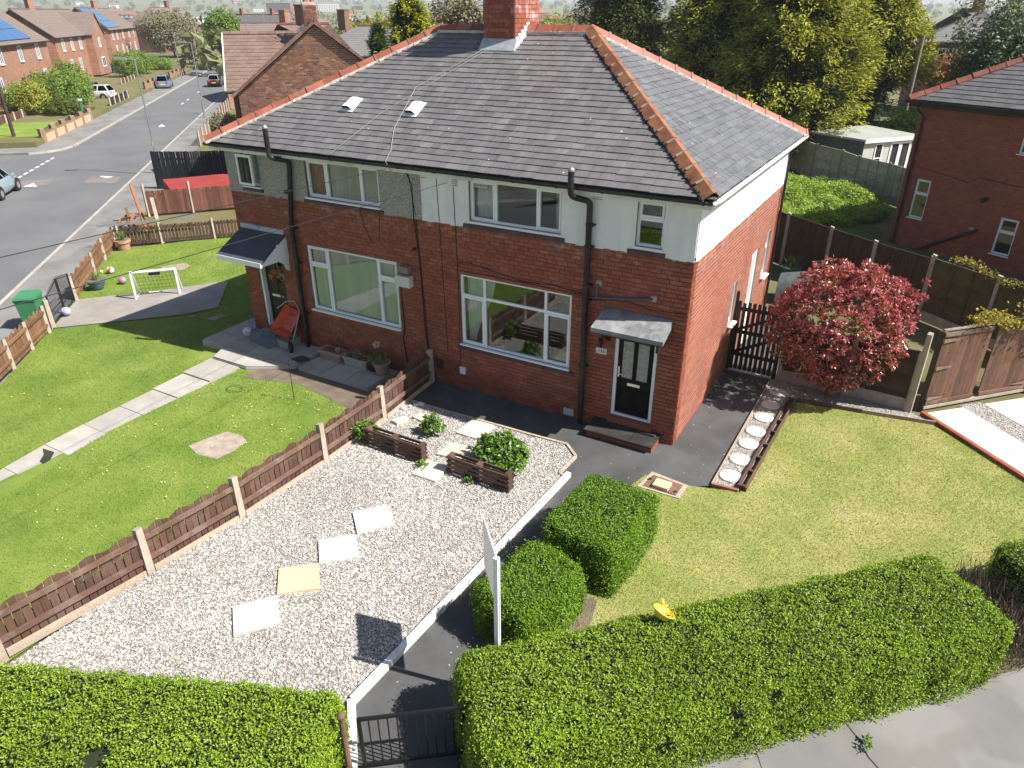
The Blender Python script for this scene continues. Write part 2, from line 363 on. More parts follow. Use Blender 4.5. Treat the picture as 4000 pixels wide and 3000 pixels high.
def scatter(poly,n,excl=()):
    a=np.array(poly); lo,hi=a.min(0),a.max(0); out=[];tot=0
    while tot<n:
        P=RNG.uniform(lo,hi,(n,2)); k=inpoly(P,poly)
        for e in excl: k&=~inpoly(P,e)
        P=P[k]; out.append(P); tot+=len(P)
        if len(P)==0: break
    return np.concatenate(out)[:n]
def turf(name,stops,ns):
    m,nt,b,out=newmat(name); co=coords(nt,True)
    n=noise(nt,co,ns,6,.62,.3); f=noise(nt,co,38,4,.7); k=mth(nt,'ADD',mth(nt,'MULTIPLY',n,.62),mth(nt,'MULTIPLY',f,.38))
    setc(nt,b,ramp(nt,k,stops)); b.inputs['Roughness'].default_value=.85; b.inputs['Specular IOR Level'].default_value=.2
    bump(nt,b,noise(nt,co,60,4,.7),.9,.03); return m
TURF_R=turf('dry_lawn_turf',[(.32,(.165,.225,.045)),(.46,(.265,.300,.075)),(.57,(.370,.350,.130)),(.68,(.450,.400,.205))],.75)
TURF_L=turf('green_lawn_turf',[(.30,(.085,.165,.022)),(.46,(.155,.235,.036)),(.60,(.235,.290,.060)),(.70,(.300,.290,.110))],.7)
ROUGH=turf('rough_ground',[(.3,(.09,.10,.03)),(.5,(.15,.14,.06)),(.65,(.20,.16,.10))],.4)
FARG=turf('far_field_ground',[(.3,(.10,.14,.05)),(.5,(.16,.18,.08)),(.65,(.22,.20,.13))],.02)
sheet('ground',[(-4900,-1400),(2900,-1400),(2900,5100),(-4900,5100)],0,FARG,z=-0.80)
RD=(-.695,.719)
def KR(t,o=0): return (-22.65+RD[0]*t+.719*o,-1.85+RD[1]*t+.695*o)      # right kerb, o = metres towards the house
def KL(t,o=0): return (-27.4+RD[0]*t-.719*o,-6.44+RD[1]*t-.695*o)       # left kerb, o = metres away from the road
sheet('road',[KR(-60),KR(420),KL(420),KL(-60)],0,ROADM,z=-.60)
sheet('road',[KL(22.3),KL(30.8),KL(33.5,55),KL(25.0,55)],.004,ROADM,z=-.604)
def pave(name,poly,z0,z1): return MB().prism(poly,z0,z1).build(name,PAVEM,kind='structure')
pave('pavement',[KR(-60,.14),KR(300,.14),KR(300,2.3),KR(-60,2.3)],-.75,-.49)
arc=[KL(34.5,.14),KL(33.2,.45),KL(32.3,1.2),KL(31.9,2.2)]
pave('pavement',[KL(300,.14)]+arc+[KL(33.2,14),KL(35.0,14),KL(34.4,2.4),KL(300,2.4)],-.75,-.49)
pave('pavement',[KL(-60,.14),KL(19.6,.14),KL(20.9,.5),KL(21.6,1.3),KL(21.8,2.4),KL(23.0,14),KL(21,14),KL(19.5,2.3),KL(-60,2.3)],-.75,-.49)
kb=MB()
def kerbline(fn,t0,t1,mb,step=.9):
    t=t0
    while t<t1:
        a,b,c,d=fn(t+.006),fn(t+step-.006),fn(t+step-.006,.135),fn(t+.006,.135)
        mb.hexa([(*a,-.72),(*b,-.72),(*c,-.72),(*d,-.72),(*a,-.485),(*b,-.485),(*c,-.485),(*d,-.485)]); t+=step
kerbline(KR,-20,130,kb); o=kb.build('kerb',KERBM,kind='structure')
kb=MB(); kerbline(KL,34.6,160,kb); kerbline(KL,-20,19.5,kb)
for pts in (arc,[KL(19.6,.14),KL(20.9,.5),KL(21.6,1.3),KL(21.8,2.4)]):
    for i in range(len(pts)-1): kb.beam((*pts[i],-.59),(*pts[i+1],-.59),.14,.22)
kb.build('kerb',KERBM,kind='structure')
# verge behind the pavements
sheet('garden_ground',[(-6.2,-14),(60,-30),(60,140),(-6.2,140)],-.045,ROUGH,z=0)
sheet('garden_ground',[(-6.21,-12.5),KR(8.5,2.3)[0:2],KR(300,2.3),(-6.21,300)],-.05,ROUGH)
MB().prism([KL(34.4,2.4),KL(300,2.4),KL(300,90),KL(34.4,90)],-.79,-.12).build('garden_ground',ROUGH,kind='structure')
sheet('road',[KL(18.5,-.05),KL(36,-.05),KL(36,4),KL(18.5,4)],0,ROADM,z=-.607)
MB().prism([KL(-50,2.3),KL(19.5,2.3),KL(21,14),KL(21,90),KL(-50,90)],-.79,-.45).build('garden_ground',ROUGH,kind='structure')
# painted road marks
def mark(poly,mat=LINEW,dz=.008,name='road_marking'): return sheet(name,poly,dz,mat,z=-.60)
def pt(x,y,k=8.7/8.6): return (CAM[0]+(x-CAM[0])*k,CAM[1]+(y-CAM[1])*k)
mark([(-41.2,8.7),(-40.2,9.9),(-41.3,11.0),(-42.6,9.9)],REDA,.004,'speed_cushion'); mark([(-39.0,11.3),(-37.2,12.1),(-38.7,13.5),(-40.2,12.5)],REDA,.004,'speed_cushion')
mark([(-40.9,8.95),(-40.2,9.35),(-41.35,9.8)]); mark([(-40.0,12.9),(-39.1,13.25),(-39.0,12.75)])
for t in np.arange(23.2,30.5,1.05): mark([KL(t,.05),KL(t+.62,.05),KL(t+.62,.2),KL(t,.2)])
for t in (62,66,75): mark([KL(t,-3.3),KL(t+1.6,-3.3),KL(t+1.6,-3.42),KL(t,-3.42)])
mark([KR(44,-2.5),KR(44.5,-2.0),KR(46,-2.6)]) 
# --- plot 133
TARP=[(-6.05,0.3),(0,0.3),(0,8.5),(1.12,8.5),(1.12,-1.04),(.72,-1.27),(-.1,-1.27),(-.35,-2.2),(-.6,-3.2),(-.62,-6.4),(-.2,-7.9),(.2,-8.4),(-.6,-9.3),(-1.1,-8.75),(-1.56,-8.3),(-1.38,-2.2),(-1.55,-2.15),(-1.53,-1.44),(-1.9,-1.1),(-6.0,-1.2)]
sheet('path',TARP,.0,TARM,z=0.004)
LAWN_R=[(.74,-1.25),(1.66,-.97),(1.80,3.25),(1.9,3.27),(4.72,3.66),(6.6,2.0),(8.6,0),(5.4,-2.9),(.1,-8.0),(-.2,-7.6),(-.62,-6.4),(-.55,-3.2),(-.32,-2.2),(-.1,-1.3)]
sheet('lawn',LAWN_R,0,TURF_R,z=0.012)
GRAV=[(-5.98,-1.20),(-5.1,-1.22),(-3.97,-1.18),(-2.73,-1.15),(-1.92,-1.12),(-1.57,-1.44),(-1.6,-2.13),(-1.46,-2.2),(-1.62,-8.2),(-1.30,-8.75),(-1.45,-9.3),(-6.15,-12),(-6.2,-9.5),(-6.05,-7.9),(-5.93,-6.2),(-5.88,-4.1),(-5.92,-2.2)]
def gravelmat():
    m,nt,b,out=newmat('gravel_bed'); co=coords(nt,True)
    v=nd(nt,'ShaderNodeTexVoronoi'); v.inputs['Scale'].default_value=48; nt.links.new(co,v.inputs['Vector'])
    s=nd(nt,'ShaderNodeSeparateColor'); nt.links.new(v.outputs['Color'],s.inputs[0])
    col=ramp(nt,s.outputs[0],[(0,(.16,.145,.13)),(.3,(.34,.31,.28)),(.7,(.47,.445,.42)),(1,(.54,.53,.51))])
    setc(nt,b,mix(nt,ramp(nt,v.outputs['Distance'],[(.35,(0,0,0)),(.65,(.75,.75,.75))]),col,(.14,.12,.10))); b.inputs['Roughness'].default_value=.8
    bump(nt,b,mth(nt,'SUBTRACT',1.0,v.outputs['Distance']),1.0,.02); return m
GRAVM=gravelmat()
sheet('gravel_bed',GRAV,0,GRAVM,z=.016)
PEB=leafmat('pebble_stone',[(.17,.155,.145),(.36,.325,.285),(.48,.455,.42),(.54,.525,.505),(.30,.29,.29),(.44,.37,.285),(.60,.59,.575)],0,.65,.35)
def pebbles(name,poly,n,size,z,mat,label,excl=()):
    P=scatter(poly,n,excl); n=len(P)
    base=np.array([(1,0,0),(.25,.92,0),(-.8,.6,0),(-.9,-.5,0),(.1,-1,0),(0,0,.75),(0,0,-.5)])
    F=np.array([(0,1,5),(1,2,5),(2,3,5),(3,4,5),(4,0,5)])
    s=RNG.uniform(.55,1.25,n)*size; a=RNG.uniform(0,6.28,n); el=RNG.uniform(.6,1.0,(n,1))
    V=np.repeat(base[None,:6],n,0)*s[:,None,None]; V[:,:,1]*=el; V[:,:,2]*=RNG.uniform(.5,.9,(n,1))
    tl=RNG.normal(0,.25,(n,2,1)); V[:,:,2]+=V[:,:,0]*tl[:,0]+V[:,:,1]*tl[:,1]
    c,d=np.cos(a)[:,None],np.sin(a)[:,None]; X=V[:,:,0]*c-V[:,:,1]*d; Y=V[:,:,0]*d+V[:,:,1]*c
    V[:,:,0]=X+P[:,None,0]; V[:,:,1]=Y+P[:,None,1]; V[:,:,2]+=z+RNG.uniform(-.002,.008,(n,1))
    FF=(F[None]+6*np.arange(n)[:,None,None]).reshape(-1,3)
    return npobj(name,V.reshape(-1,3),FF,mat,label=label,cat='gravel',kind='stuff',smooth=True)
pebbles('gravel',GRAV,68000,.0185,.021,PEB,'pale mixed pebbles of the gravel bed in the front garden')
STRIP=[(1.14,-1.0),(1.62,-.98),(1.78,3.30),(4.7,3.72),(4.2,4.10),(1.12,4.22)]
sheet('gravel_bed',STRIP,0,GRAVM,z=.010)
pebbles('gravel',STRIP,9500,.014,.015,PEB,'pebbles of the narrow strip along the side path and the fence')
ud=(.7071,-.7071)
def dr(a,b): return (4.53+ud[0]*a+.7071*b,4.11+ud[1]*a+.7071*b)
sheet('gravel_bed',[dr(-.1,1.10),dr(-.1,1.66),dr(7,1.66),dr(7,1.10)],0,GRAVM,z=.010)
pebbles('gravel',[dr(-.1,1.10),dr(-.1,1.66),dr(5,1.66),dr(5,1.10)],5500,.016,.015,PEB,'pebbles between the two strips of the slab driveway')
# front pavement beyond the hedge
sheet('pavement',[(-12,-21.25),(12,2.75),(14,.75),(-10,-23.25)],0,PAVEM,z=-.008)
MB().beam((-10,-23.4,-.06),(14,.6,-.06),.14,.12).build('kerb',KERBM,kind='structure')
sheet('road',[(-10,-23.5),(14,.5),(19.5,-5),(-4.5,-29)],0,ROADM,z=-.11)
sheet('ground',[(-14,-18),(-4,-45),(60,-30),(60,20),(14,2.5),(-11,-22)],0,FARG,z=-.14)
CRK=pm('crack_dirt',(.03,.028,.022),.95,.3)
def crack(pts,w): 
    m=MB()
    for i in range(len(pts)-1): m.beam((*pts[i],-.0055),(*pts[i+1],-.0055),w,.004)
    m.build('pavement_crack',CRK,kind='structure')
crack([(4.02,-5.22),(4.28,-5.47),(4.40,-5.66),(4.62,-5.84),(5.1,-6.36),(5.6,-6.85)],.016); crack([(3.15,-6.2),(3.35,-6.55),(3.4,-6.9)],.006); crack([(2.2,-7.1),(2.7,-7.7),(3.0,-7.8)],.007)
# --- next garden
LAWN_L=[(-6.25,-1.2),(-6.4,-12.4),(-8.9,-12.4),(-24.9,3.75),(-22.2,7.9),(-12.5,7.9),(-12.5,-1.2)]
sheet('lawn',LAWN_L,0,TURF_L)
DRIVE=[(-18.85,-2.25),(-20.6,-.4),(-17.5,3.3),(-15.45,1.15),(-16.0,.2)]
sheet('driveway',DRIVE,.03,DRIVEM)
PATHL=[(-12.02,-1.85),(-11.85,-4.4),(-11.75,-6.2),(-11.5,-7.6),(-10.6,-10.5),(-9.5,-10.2),(-10.45,-8.05),(-10.93,-6.08),(-10.99,-4.38),(-10.93,-1.85)]
SOILB=[(-10.6,-1.5),(-9.6,-1.05),(-6.3,-1.05),(-6.3,-2.2),(-7.6,-2.0),(-9.0,-1.75),(-10.5,-2.2)]
sheet('soil_bed',SOILB,.006,SOIL)
sheet('soil_bed',[(-8.95,-5.02),(-8.86,-4.6),(-8.71,-4.20),(-8.3,-4.16),(-8.0,-4.28),(-7.95,-4.7),(-8.02,-5.06),(-8.5,-5.15)],.008,SOILP)
sheet('soil_bed',[(-21.3,3.3),(-20.9,4.1),(-20.4,4.0),(-20.2,3.5),(-20.8,3.2)],.008,SOILP)
sheet('soil_bed',[(.0,-4.9),(.45,-4.9),(.6,-5.6),(.35,-6.2),(-.2,-6.0)],.006,SOIL,z=.012)
# slabs of the neighbour's path: one object for each
def slab(poly,z0,z1,mat,parent,name='slab'):
    c=(sum(q[0] for q in poly)/len(poly),sum(q[1] for q in poly)/len(poly))
    pl=[(c[0]+(x-c[0])*(1-.008/max(.01,math.hypot(x-c[0],y-c[1]))),c[1]+(y-c[1])*(1-.008/max(.01,math.hypot(x-c[0],y-c[1])))) for x,y in poly]
    return MB().prism(pl,z0,z1).build(name,mat,parent)
pw=MB()
pw.prism(PATHL,-.6,-.13); pathL=pw.build('path',SOIL,kind='structure')
lx=lambda y: np.interp(y,[-10.5,-7.6,-6.2,-4.4,-1.85],[-10.6,-11.5,-11.75,-11.85,-12.02])
rx=lambda y: np.interp(y,[-10.2,-8.05,-6.08,-4.38,-1.85],[-9.5,-10.45,-10.93,-10.99,-10.93])
yy=-1.9
while yy>-10:
    y1=yy-.92; zt=np.interp(yy,[-9,-3.5,-1.9],[-.085,-.075,-.01])
    slab([(lx(yy),yy),(rx(yy),yy),(rx(y1),y1),(lx(y1),y1)],-.5,zt+random.uniform(-.004,.004),CONC,pathL); yy=y1
MB().prism([(-11.55,-6.62),(-11.2,-6.58),(-10.98,-6.8),(-10.96,-6.95),(-11.12,-6.93),(-11.3,-6.74)],-.2,-.072).build('slab_hole',CRK,pathL)
terr=MB().prism([(-13.2,-1.22),(-12.3,-1.22),(-12.0,-1.84),(-10.75,-1.84),(-9.7,-1.18),(-9.7,.02),(-12.3,.02),(-12.4,.75),(-13.2,.75)],-.6,-.03).build('path',CONC,kind='structure')
for i in range(4):
    x0=-13.17+i*.865; slab([(x0,-.6),(x0+.86,-.6),(x0+.86,0),(x0,0)],-.03,.02+random.uniform(-.004,.004),CONC,terr)
    slab([(x0,-1.21),(x0+.86,-1.21),(x0+.86,-.61),(x0,-.61)],-.03,.02+random.uniform(-.004,.004),CONC,terr)
slab([(-13.17,.01),(-12.42,.01),(-12.42,.73),(-13.17,.73)],-.03,.02,CONC,terr)
slab([(-12.28,-1.22),(-11.3,-1.22),(-11.45,-1.83),(-12.0,-1.83)],-.03,.012,CONC,terr); slab([(-11.29,-1.22),(-9.75,-1.22),(-10.77,-1.83),(-11.44,-1.83)],-.03,.016,CONC,terr)
t2=MB().prism([(-9.55,-1.2),(-7.25,-1.2),(-7.25,-.0),(-9.55,-.0)],-.6,-.04).build('path',CONC,kind='structure')
for i in range(3):
    x0=-9.55+i*.765; slab([(x0,-1.2),(x0+.76,-1.2),(x0+.76,-.3),(x0,-.3)],-.04,.015+random.uniform(-.01,.01),CONC,t2)
slab([(-15.75,.2),(-15.4,.7),(-14.9,.78),(-15.05,.25)],-.5,-.32,CONC,pathL); slab([(-14.95,.3),(-14.85,.8),(-14.35,.85),(-14.45,.34)],-.5,-.27,CONC,pathL)
# --- grass blades
def grass(name,poly,n,h,mat,label,zf,excl=(),edge=0):
    P=scatter(poly,n,excl); n=len(P); z=np.array([zf(x) for x in P[:,0]])
    a=RNG.uniform(0,6.28,n); hh=h*RNG.uniform(.5,1.3,n); w=RNG.uniform(.003,.007,n); lean=RNG.uniform(.2,1.1,n)*hh; b=RNG.uniform(0,6.28,n)
    V=np.empty((n,3,3)); V[:,0,0]=P[:,0]+np.cos(a)*w; V[:,0,1]=P[:,1]+np.sin(a)*w; V[:,1,0]=P[:,0]-np.cos(a)*w; V[:,1,1]=P[:,1]-np.sin(a)*w
    V[:,0,2]=V[:,1,2]=z; V[:,2,0]=P[:,0]+np.cos(b)*lean; V[:,2,1]=P[:,1]+np.sin(b)*lean; V[:,2,2]=z+hh
    return npobj(name,V.reshape(-1,3),np.arange(3*n).reshape(-1,3),mat,label=label,cat='grass',kind='stuff')
GR=leafmat('dry_grass_blade',[(.20,.28,.05),(.33,.38,.09),(.48,.45,.18),(.38,.41,.12),(.28,.34,.07)],.25,.6,.3)
GL=leafmat('green_grass_blade',[(.11,.21,.025),(.19,.29,.045),(.25,.33,.06),(.30,.34,.09)],.3,.55,.3)
grass('grass',LAWN_R,115000,.028,GR,'short dry yellowish grass of the corner lawn',lambda x:.012)
grass('grass',LAWN_L,150000,.04,GL,'green mown grass with daisies beside the paved path',G,excl=(PATHL,DRIVE,SOILB,[(-8.95,-5.05),(-8.86,-4.6),(-8.71,-4.20),(-8.0,-4.25),(-7.98,-5.08)],[(-13.25,-1.9),(-9.6,-1.9),(-9.6,.1),(-12.4,.1),(-12.4,.8),(-13.25,.8)]))
def flowers(name,poly,n,mat,label,size):
    P=scatter(poly,n,(PATHL,DRIVE)); V=[];F=[]
    for i,(x,y) in enumerate(P):
        z=G(x)+.045; s=size*random.uniform(.6,1.2)
        V+=[(x+s*math.cos(k*1.2566),y+s*math.sin(k*1.2566),z) for k in range(5)]; F.append([5*i+k for k in range(5)])
    npobj(name,V,F,mat,label=label,cat='flowers',kind='stuff')
FW=pm('daisy_white',(.8,.8,.78),.7,.02,1,1,0); FY=pm('dandelion_yellow',(.75,.5,.02),.7,.05,1,1,0)
flowers('daisies',[(-6.4,-2.2),(-6.4,-9),(-10.5,-8),(-10.8,-2.2)],130,FW,'white daisies dotted over the green lawn',.012)
flowers('dandelions',LAWN_L,70,FY,'yellow dandelion heads dotted over the green lawn',.022)
# ================================================================== HOUSE BUILDING KIT
CV=Vector(CAM)
unit=None
def unit_brick():
    global unit
    if unit is None:
        b=.06; vs=[(-.5,-.5,-.5),(.5,-.5,-.5),(.5,-.5,.5),(-.5,-.5,.5),(-.5,.5,-.5),(.5,.5,-.5),(.5,.5,.5),(-.5,.5,.5)]
        me=bpy.data.meshes.new('brick'); me.from_pydata(vs,[],[(0,1,2,3),(1,5,6,2),(4,0,3,7),(3,2,6,7),(4,5,1,0)]); me.shade_flat(); me.update(); unit=me
    return unit
def subtract(iv,cuts):
    out=[iv]
    for c0,c1 in cuts:
        nx=[]
        for a,b in out:
            if c1<=a or c0>=b: nx.append((a,b)); continue
            if c0-a>.03: nx.append((a,c0))
            if b-c1>.03: nx.append((c1,b))
        out=nx
    return out
def slabwall(mb,fr,W,z0,z1,ops,t0,t1,lim=None):
    ss=sorted({0.0,W,*[a for o in ops for a in o[:2]]}); zs=sorted({z0,z1,*[min(max(a,z0),z1) for o in ops for a in o[2:4]]})
    for i in range(len(ss)-1):
        for j in range(len(zs)-1):
            sm,zm=(ss[i]+ss[i+1])/2,(zs[j]+zs[j+1])/2
            if zs[j+1]-zs[j]<1e-4 or any(o[0]<sm<o[1] and o[2]<zm<o[3] for o in ops): continue
            mb.fbox(fr,ss[i],ss[i+1],t0,t1,zs[j],zs[j+1])
def lay_bricks(fr,W,z0,z1,ops,parent,mat,course,blen,nind,lim=None,name='brick',joint=.010,depth=.012):
    o,u,n=fr; L=[]; r=0; z=z0
    while z+course*.5<z1:
        zc=min(z+course,z1); zm=(z+zc)/2
        a0,a1=(0,W) if lim is None else lim(zm)
        if a1-a0>.05:
            cuts=[(q[0],q[1]) for q in ops if q[2]-.02<zm<q[3]+.02]
            for A,B in subtract((a0,a1),cuts):
                s=-((r%2)*blen/2+(0 if r%5 else .06))
                while s<B:
                    p,q=max(s,A),min(s+blen,B)
                    if q-p>.045: L.append((p+joint/2,q-joint/2,z+joint/2,zc-joint/2))
                    s+=blen
        z+=course; r+=1
    def dist(b):
        s,zz=(b[0]+b[1])/2,(b[2]+b[3])/2; return (o[0]+u[0]*s-CV.x)**2+(o[1]+u[1]*s-CV.y)**2+(o[2]+zz-CV.z)**2
    L.sort(key=dist); off=ORG[root_of(parent).name]; me=unit_brick()
    if not me.materials or me.materials[0]!=mat:
        me2=me.copy(); me2.materials.clear(); me2.materials.append(mat); me=me2
    ang=math.atan2(u[1],u[0])
    for p,q,za,zb in L[:nind]:
        s=(p+q)/2; d=depth/2+random.uniform(-.002,.002)
        b=bpy.data.objects.new(name,me); linkobj(b,parent)
        b.location=(o[0]+u[0]*s+n[0]*(d-.004)-off.x,o[1]+u[1]*s+n[1]*(d-.004)-off.y,o[2]+(za+zb)/2-off.z); b.rotation_euler=(0,0,ang); b.scale=(q-p,depth+.008,zb-za)
    R=L[nind:]
    if R:
        A=np.array(R); k=len(A); d0=-.008; d1=depth+RNG.uniform(-.002,.002,k)
        S=np.stack([A[:,0],A[:,1],A[:,1],A[:,0],A[:,0],A[:,1],A[:,1],A[:,0]],1); D=np.stack([d1,d1,d1,d1]+[np.full(k,d0)]*4,1); Zz=np.stack([A[:,2],A[:,2],A[:,3],A[:,3]]*2,1)
        V=np.stack([o[0]+u[0]*S+n[0]*D,o[1]+u[1]*S+n[1]*D,o[2]+Zz],2).reshape(-1,3)
        F=np.array([(0,1,2,3),(1,5,6,2),(4,0,3,7),(3,2,6,7),(4,5,1,0)])[None]+8*np.arange(k)[:,None,None]
        ob=npobj('brickwork',V,F.reshape(-1,4),mat,parent); ob['kind']='stuff'
def window(parent,fr,s0,s1,z0,z1,mull=(),trans=(),casem=(),rec=.06,sill=True,frame=UPVC,glass=None,fw=.055,cw=.04,sillmat=None,name='window',detail=True,sillout=.05,back=None):
    """frame mesh (window) with panes and sill as children. trans: list of (s_a,s_b,z); casem: cells (a,b,c,d) with a second sash frame"""
    glass=glass or GLASS; m=MB(); d0,d1=-rec-.06,-rec
    m.fbox(fr,s0,s1,d0,d1,z0,z0+fw); m.fbox(fr,s0,s1,d0,d1,z1-fw,z1); m.fbox(fr,s0,s0+fw,d0,d1,z0+fw,z1-fw); m.fbox(fr,s1-fw,s1,d0,d1,z0+fw,z1-fw)
    for s in mull: m.fbox(fr,s-fw*.55,s+fw*.55,d0,d1-.002,z0+fw,z1-fw)
    for a,b,z in trans: m.fbox(fr,a+fw*.5,b-fw*.5,d0,d1-.003,z-fw*.55,z+fw*.55)
    for a,b,c,d in casem:
        e0,e1=-rec-.045,-rec+.014
        m.fbox(fr,a,b,e0,e1,c,c+cw); m.fbox(fr,a,b,e0,e1,d-cw,d); m.fbox(fr,a,a+cw,e0,e1,c+cw,d-cw); m.fbox(fr,b-cw,b,e0,e1,c+cw,d-cw)
    w=m.build(name,frame,parent)
    if detail:
        bnd=[s0+fw]+[x for s in mull for x in (s-fw*.5,s+fw*.5)]+[s1-fw]
        for i in range(0,len(bnd),2):
            a,b=bnd[i],bnd[i+1]; zs=[z0+fw]+[x for ta,tb,z in trans if ta<=(a+b)/2<=tb for x in (z-fw*.5,z+fw*.5)]+[z1-fw]
            for j in range(0,len(zs),2): MB().fbox(fr,a-.004,b+.004,-rec-.035,-rec-.027,zs[j]-.004,zs[j+1]+.004).build('pane',glass,w)
    else: MB().fbox(fr,s0+fw*.6,s1-fw*.6,-rec-.035,-rec-.027,z0+fw*.6,z1-fw*.6).build('pane',glass,w)
    if sill: MB().fbox(fr,s0-.02,s1+.02,-rec+.001,sillout,z0-.035,z0-.002).build('sill',sillmat or frame,w)
    return w
def lay_slates(E0,u,s,nrm,length,a_of,b_of,parent,mat,gauge,width,nind,name='slate',thick=.012,rest='slating'):
    """E0 eave origin; u along eave, s up the slope, nrm outward; a_of/b_of(t) limits along u"""
    E0=Vector(E0);u=Vector(u);s=Vector(s);nrm=Vector(nrm); rows=int(length/gauge+.5); L=[]
    for i in range(rows):
        t0=i*gauge; t1=min(length,(i+1)*gauge+.03); A0,B0=a_of(t0),b_of(t0); A1,B1=a_of(min(t1,length)),b_of(min(t1,length))
        x=min(A0,A1)-(i%2)*width/2-.02-((i*37)%11)*.006
        while x<max(B0,B1):
            xa,xb=x+.0025,x+width-.0025
            l0,l1,h0,h1=max(xa,A0),min(xb,B0),max(xa,A1),min(xb,B1)
            if l1-l0>.01 or h1-h0>.01:
                if l1<l0: l0=l1=min(max(l0,A0),B0)
                if h1<h0: h0=h1=min(max((h0+h1)/2,A1),B1)
                L.append((l0,l1,h0,h1,t0+random.uniform(-.007,.007),t1,(xa>=A1 and xb<=B1 and xa>=A0 and xb<=B0),random.uniform(-.004,.004)))
            x+=width
    def dist(q): return ((E0+u*((q[0]+q[1])/2)+s*q[4])-CV).length
    full=sorted([q for q in L if q[6]],key=dist)[:nind]; ids=set(id(q) for q in full); off=ORG[root_of(parent).name]
    if full:
        w=width-.005; h=gauge+.03; k=thick
        me=bpy.data.meshes.new(name); me.from_pydata([(0,0,k+.010),(w,0,k+.010),(w,h,.003),(0,h,.003),(0,0,.0),(w,0,.0)],[],[(0,1,2,3),(4,5,1,0),(5,2,1),(4,0,3)]); me.materials.append(mat)
        for q in full:
            b=bpy.data.objects.new(name,me); linkobj(b,parent); p=E0+u*q[0]+s*q[4]+nrm*q[7]*.5-off
            uu=(u+nrm*q[7]).normalized(); ss=s; nn=uu.cross(ss)
            b.matrix_local=Matrix(((uu.x,ss.x,nn.x,p.x),(uu.y,ss.y,nn.y,p.y),(uu.z,ss.z,nn.z,p.z),(0,0,0,1)))
    V=[];F=[]
    for q in L:
        if id(q) in ids: continue
        k=thick; n0=len(V); j=q[7]
        V+=[E0+u*q[0]+s*q[4]+nrm*(k+.010+j),E0+u*q[1]+s*q[4]+nrm*(k+.010-j),E0+u*q[3]+s*q[5]+nrm*.003,E0+u*q[2]+s*q[5]+nrm*.003,E0+u*q[0]+s*q[4],E0+u*q[1]+s*q[4]]
        F+=[(n0,n0+1,n0+2,n0+3),(n0+4,n0+5,n0+1,n0),(n0+5,n0+2,n0+1,n0+1),(n0+4,n0,n0+3,n0+3)]
    if V:
        mb=MB(); mb.v=[tuple(v) for v in V]; mb.f=[tuple(dict.fromkeys(f)) for f in F]; mb.m=[0]*len(F); ob=mb.build(rest,mat,parent); ob['kind']='stuff'
def ridge_tiles(p0,p1,parent,mat,tl=.45,wing=.15,drop=.085,collar=True,name='ridge_tile',bed=CEMENT,flat=.02):
    p0=Vector(p0);p1=Vector(p1);d=(p1-p0);Ln=d.length;d.normalize();n=max(1,int(round(Ln/tl)));tl=Ln/n
    side=d.cross(Vector((0,0,1))).normalized(); up=side.cross(d).normalized()
    sec=lambda k,w: [side*(-w)-up*drop*k,side*(-flat)+up*.03*k*2,side*flat+up*.03*k*2,side*w-up*drop*k]
    for i in range(n):
        a=p0+d*(tl*i+.004); b=p0+d*(tl*(i+1)-.004); up_j=up*random.uniform(-.006,.008); m=MB()
        o1=[a+q+up_j for q in sec(1,wing)]; o2=[b+q+up_j for q in sec(1,wing)]; i1=[q-up*.022 for q in o1]; i2=[q-up*.022 for q in o2]
        vs=o1+o2+i1+i2; fs=[(0,1,5,4),(1,2,6,5),(2,3,7,6),(8,12,13,9),(9,13,14,10),(10,14,15,11)]
        fs+=[(0,8,9,1),(1,9,10,2),(2,10,11,3),(4,5,13,12),(5,6,14,13),(6,7,15,14),(0,4,12,8),(3,11,15,7)]
        m.add(vs,fs)
        if collar:
            c=[a+q*1.0+up*.018+up_j for q in sec(1.05,wing*1.06)]; e=[a+d*.05+q+up*.018+up_j for q in sec(1.05,wing*1.06)]
            m.add(c+e+[q-up*.03 for q in c]+[q-up*.03 for q in e],fs)
        m.build(name,mat,parent)
    if bed:
        k=int(Ln/.12)
        for sgn in (-1,1):
            m=MB()
            for i in range(k):
                a=p0+d*(Ln*i/k)+side*sgn*(wing-.012+random.uniform(-.006,.02))-up*(drop+.012); b=p0+d*(Ln*(i+1.1)/k)+side*sgn*(wing-.012+random.uniform(-.006,.02))-up*(drop+.012)
                m.beam(a,b,.05,.05+random.uniform(0,.02))
            m.build('mortar_bed',bed,parent)
# ================================================================== THE SEMI-DETACHED HOUSE
W,D,ZB,ZE,ZR,RX=12.36,8.034,4.03,5.20,7.73,4.08
house=thing('semi_detached_house','pair of red brick semi-detached houses, one half white rendered, under a slate hip roof','house',(-W/2,D/2,0))
F_=((-W,0,0),(1,0),(0,-1)); S_=((0,0,0),(0,1),(1,0)); B_=((0,D,0),(-1,0),(0,1)); L_=((-W,D,0),(0,-1),(-1,0))
fx=lambda x: x+W
OPS_F=[(fx(-9.92),fx(-7.03),1.17,2.88),(fx(-5.25),fx(-2.46),1.20,2.90),(fx(-11.84),fx(-10.90),.28,2.40),(fx(-1.44),fx(-.52),.36,2.41),
       (fx(-9.62),fx(-7.36),4.13,5.01),(fx(-11.78),fx(-11.18),4.19,5.01),(fx(-4.94),fx(-2.75),4.14,5.02),(fx(-1.18),fx(-.63),4.14,5.02)]
OPS_S=[(3.64,4.10,1.38,2.43),(5.36,6.18,.30,2.70),(6.90,7.45,1.62,2.86)]
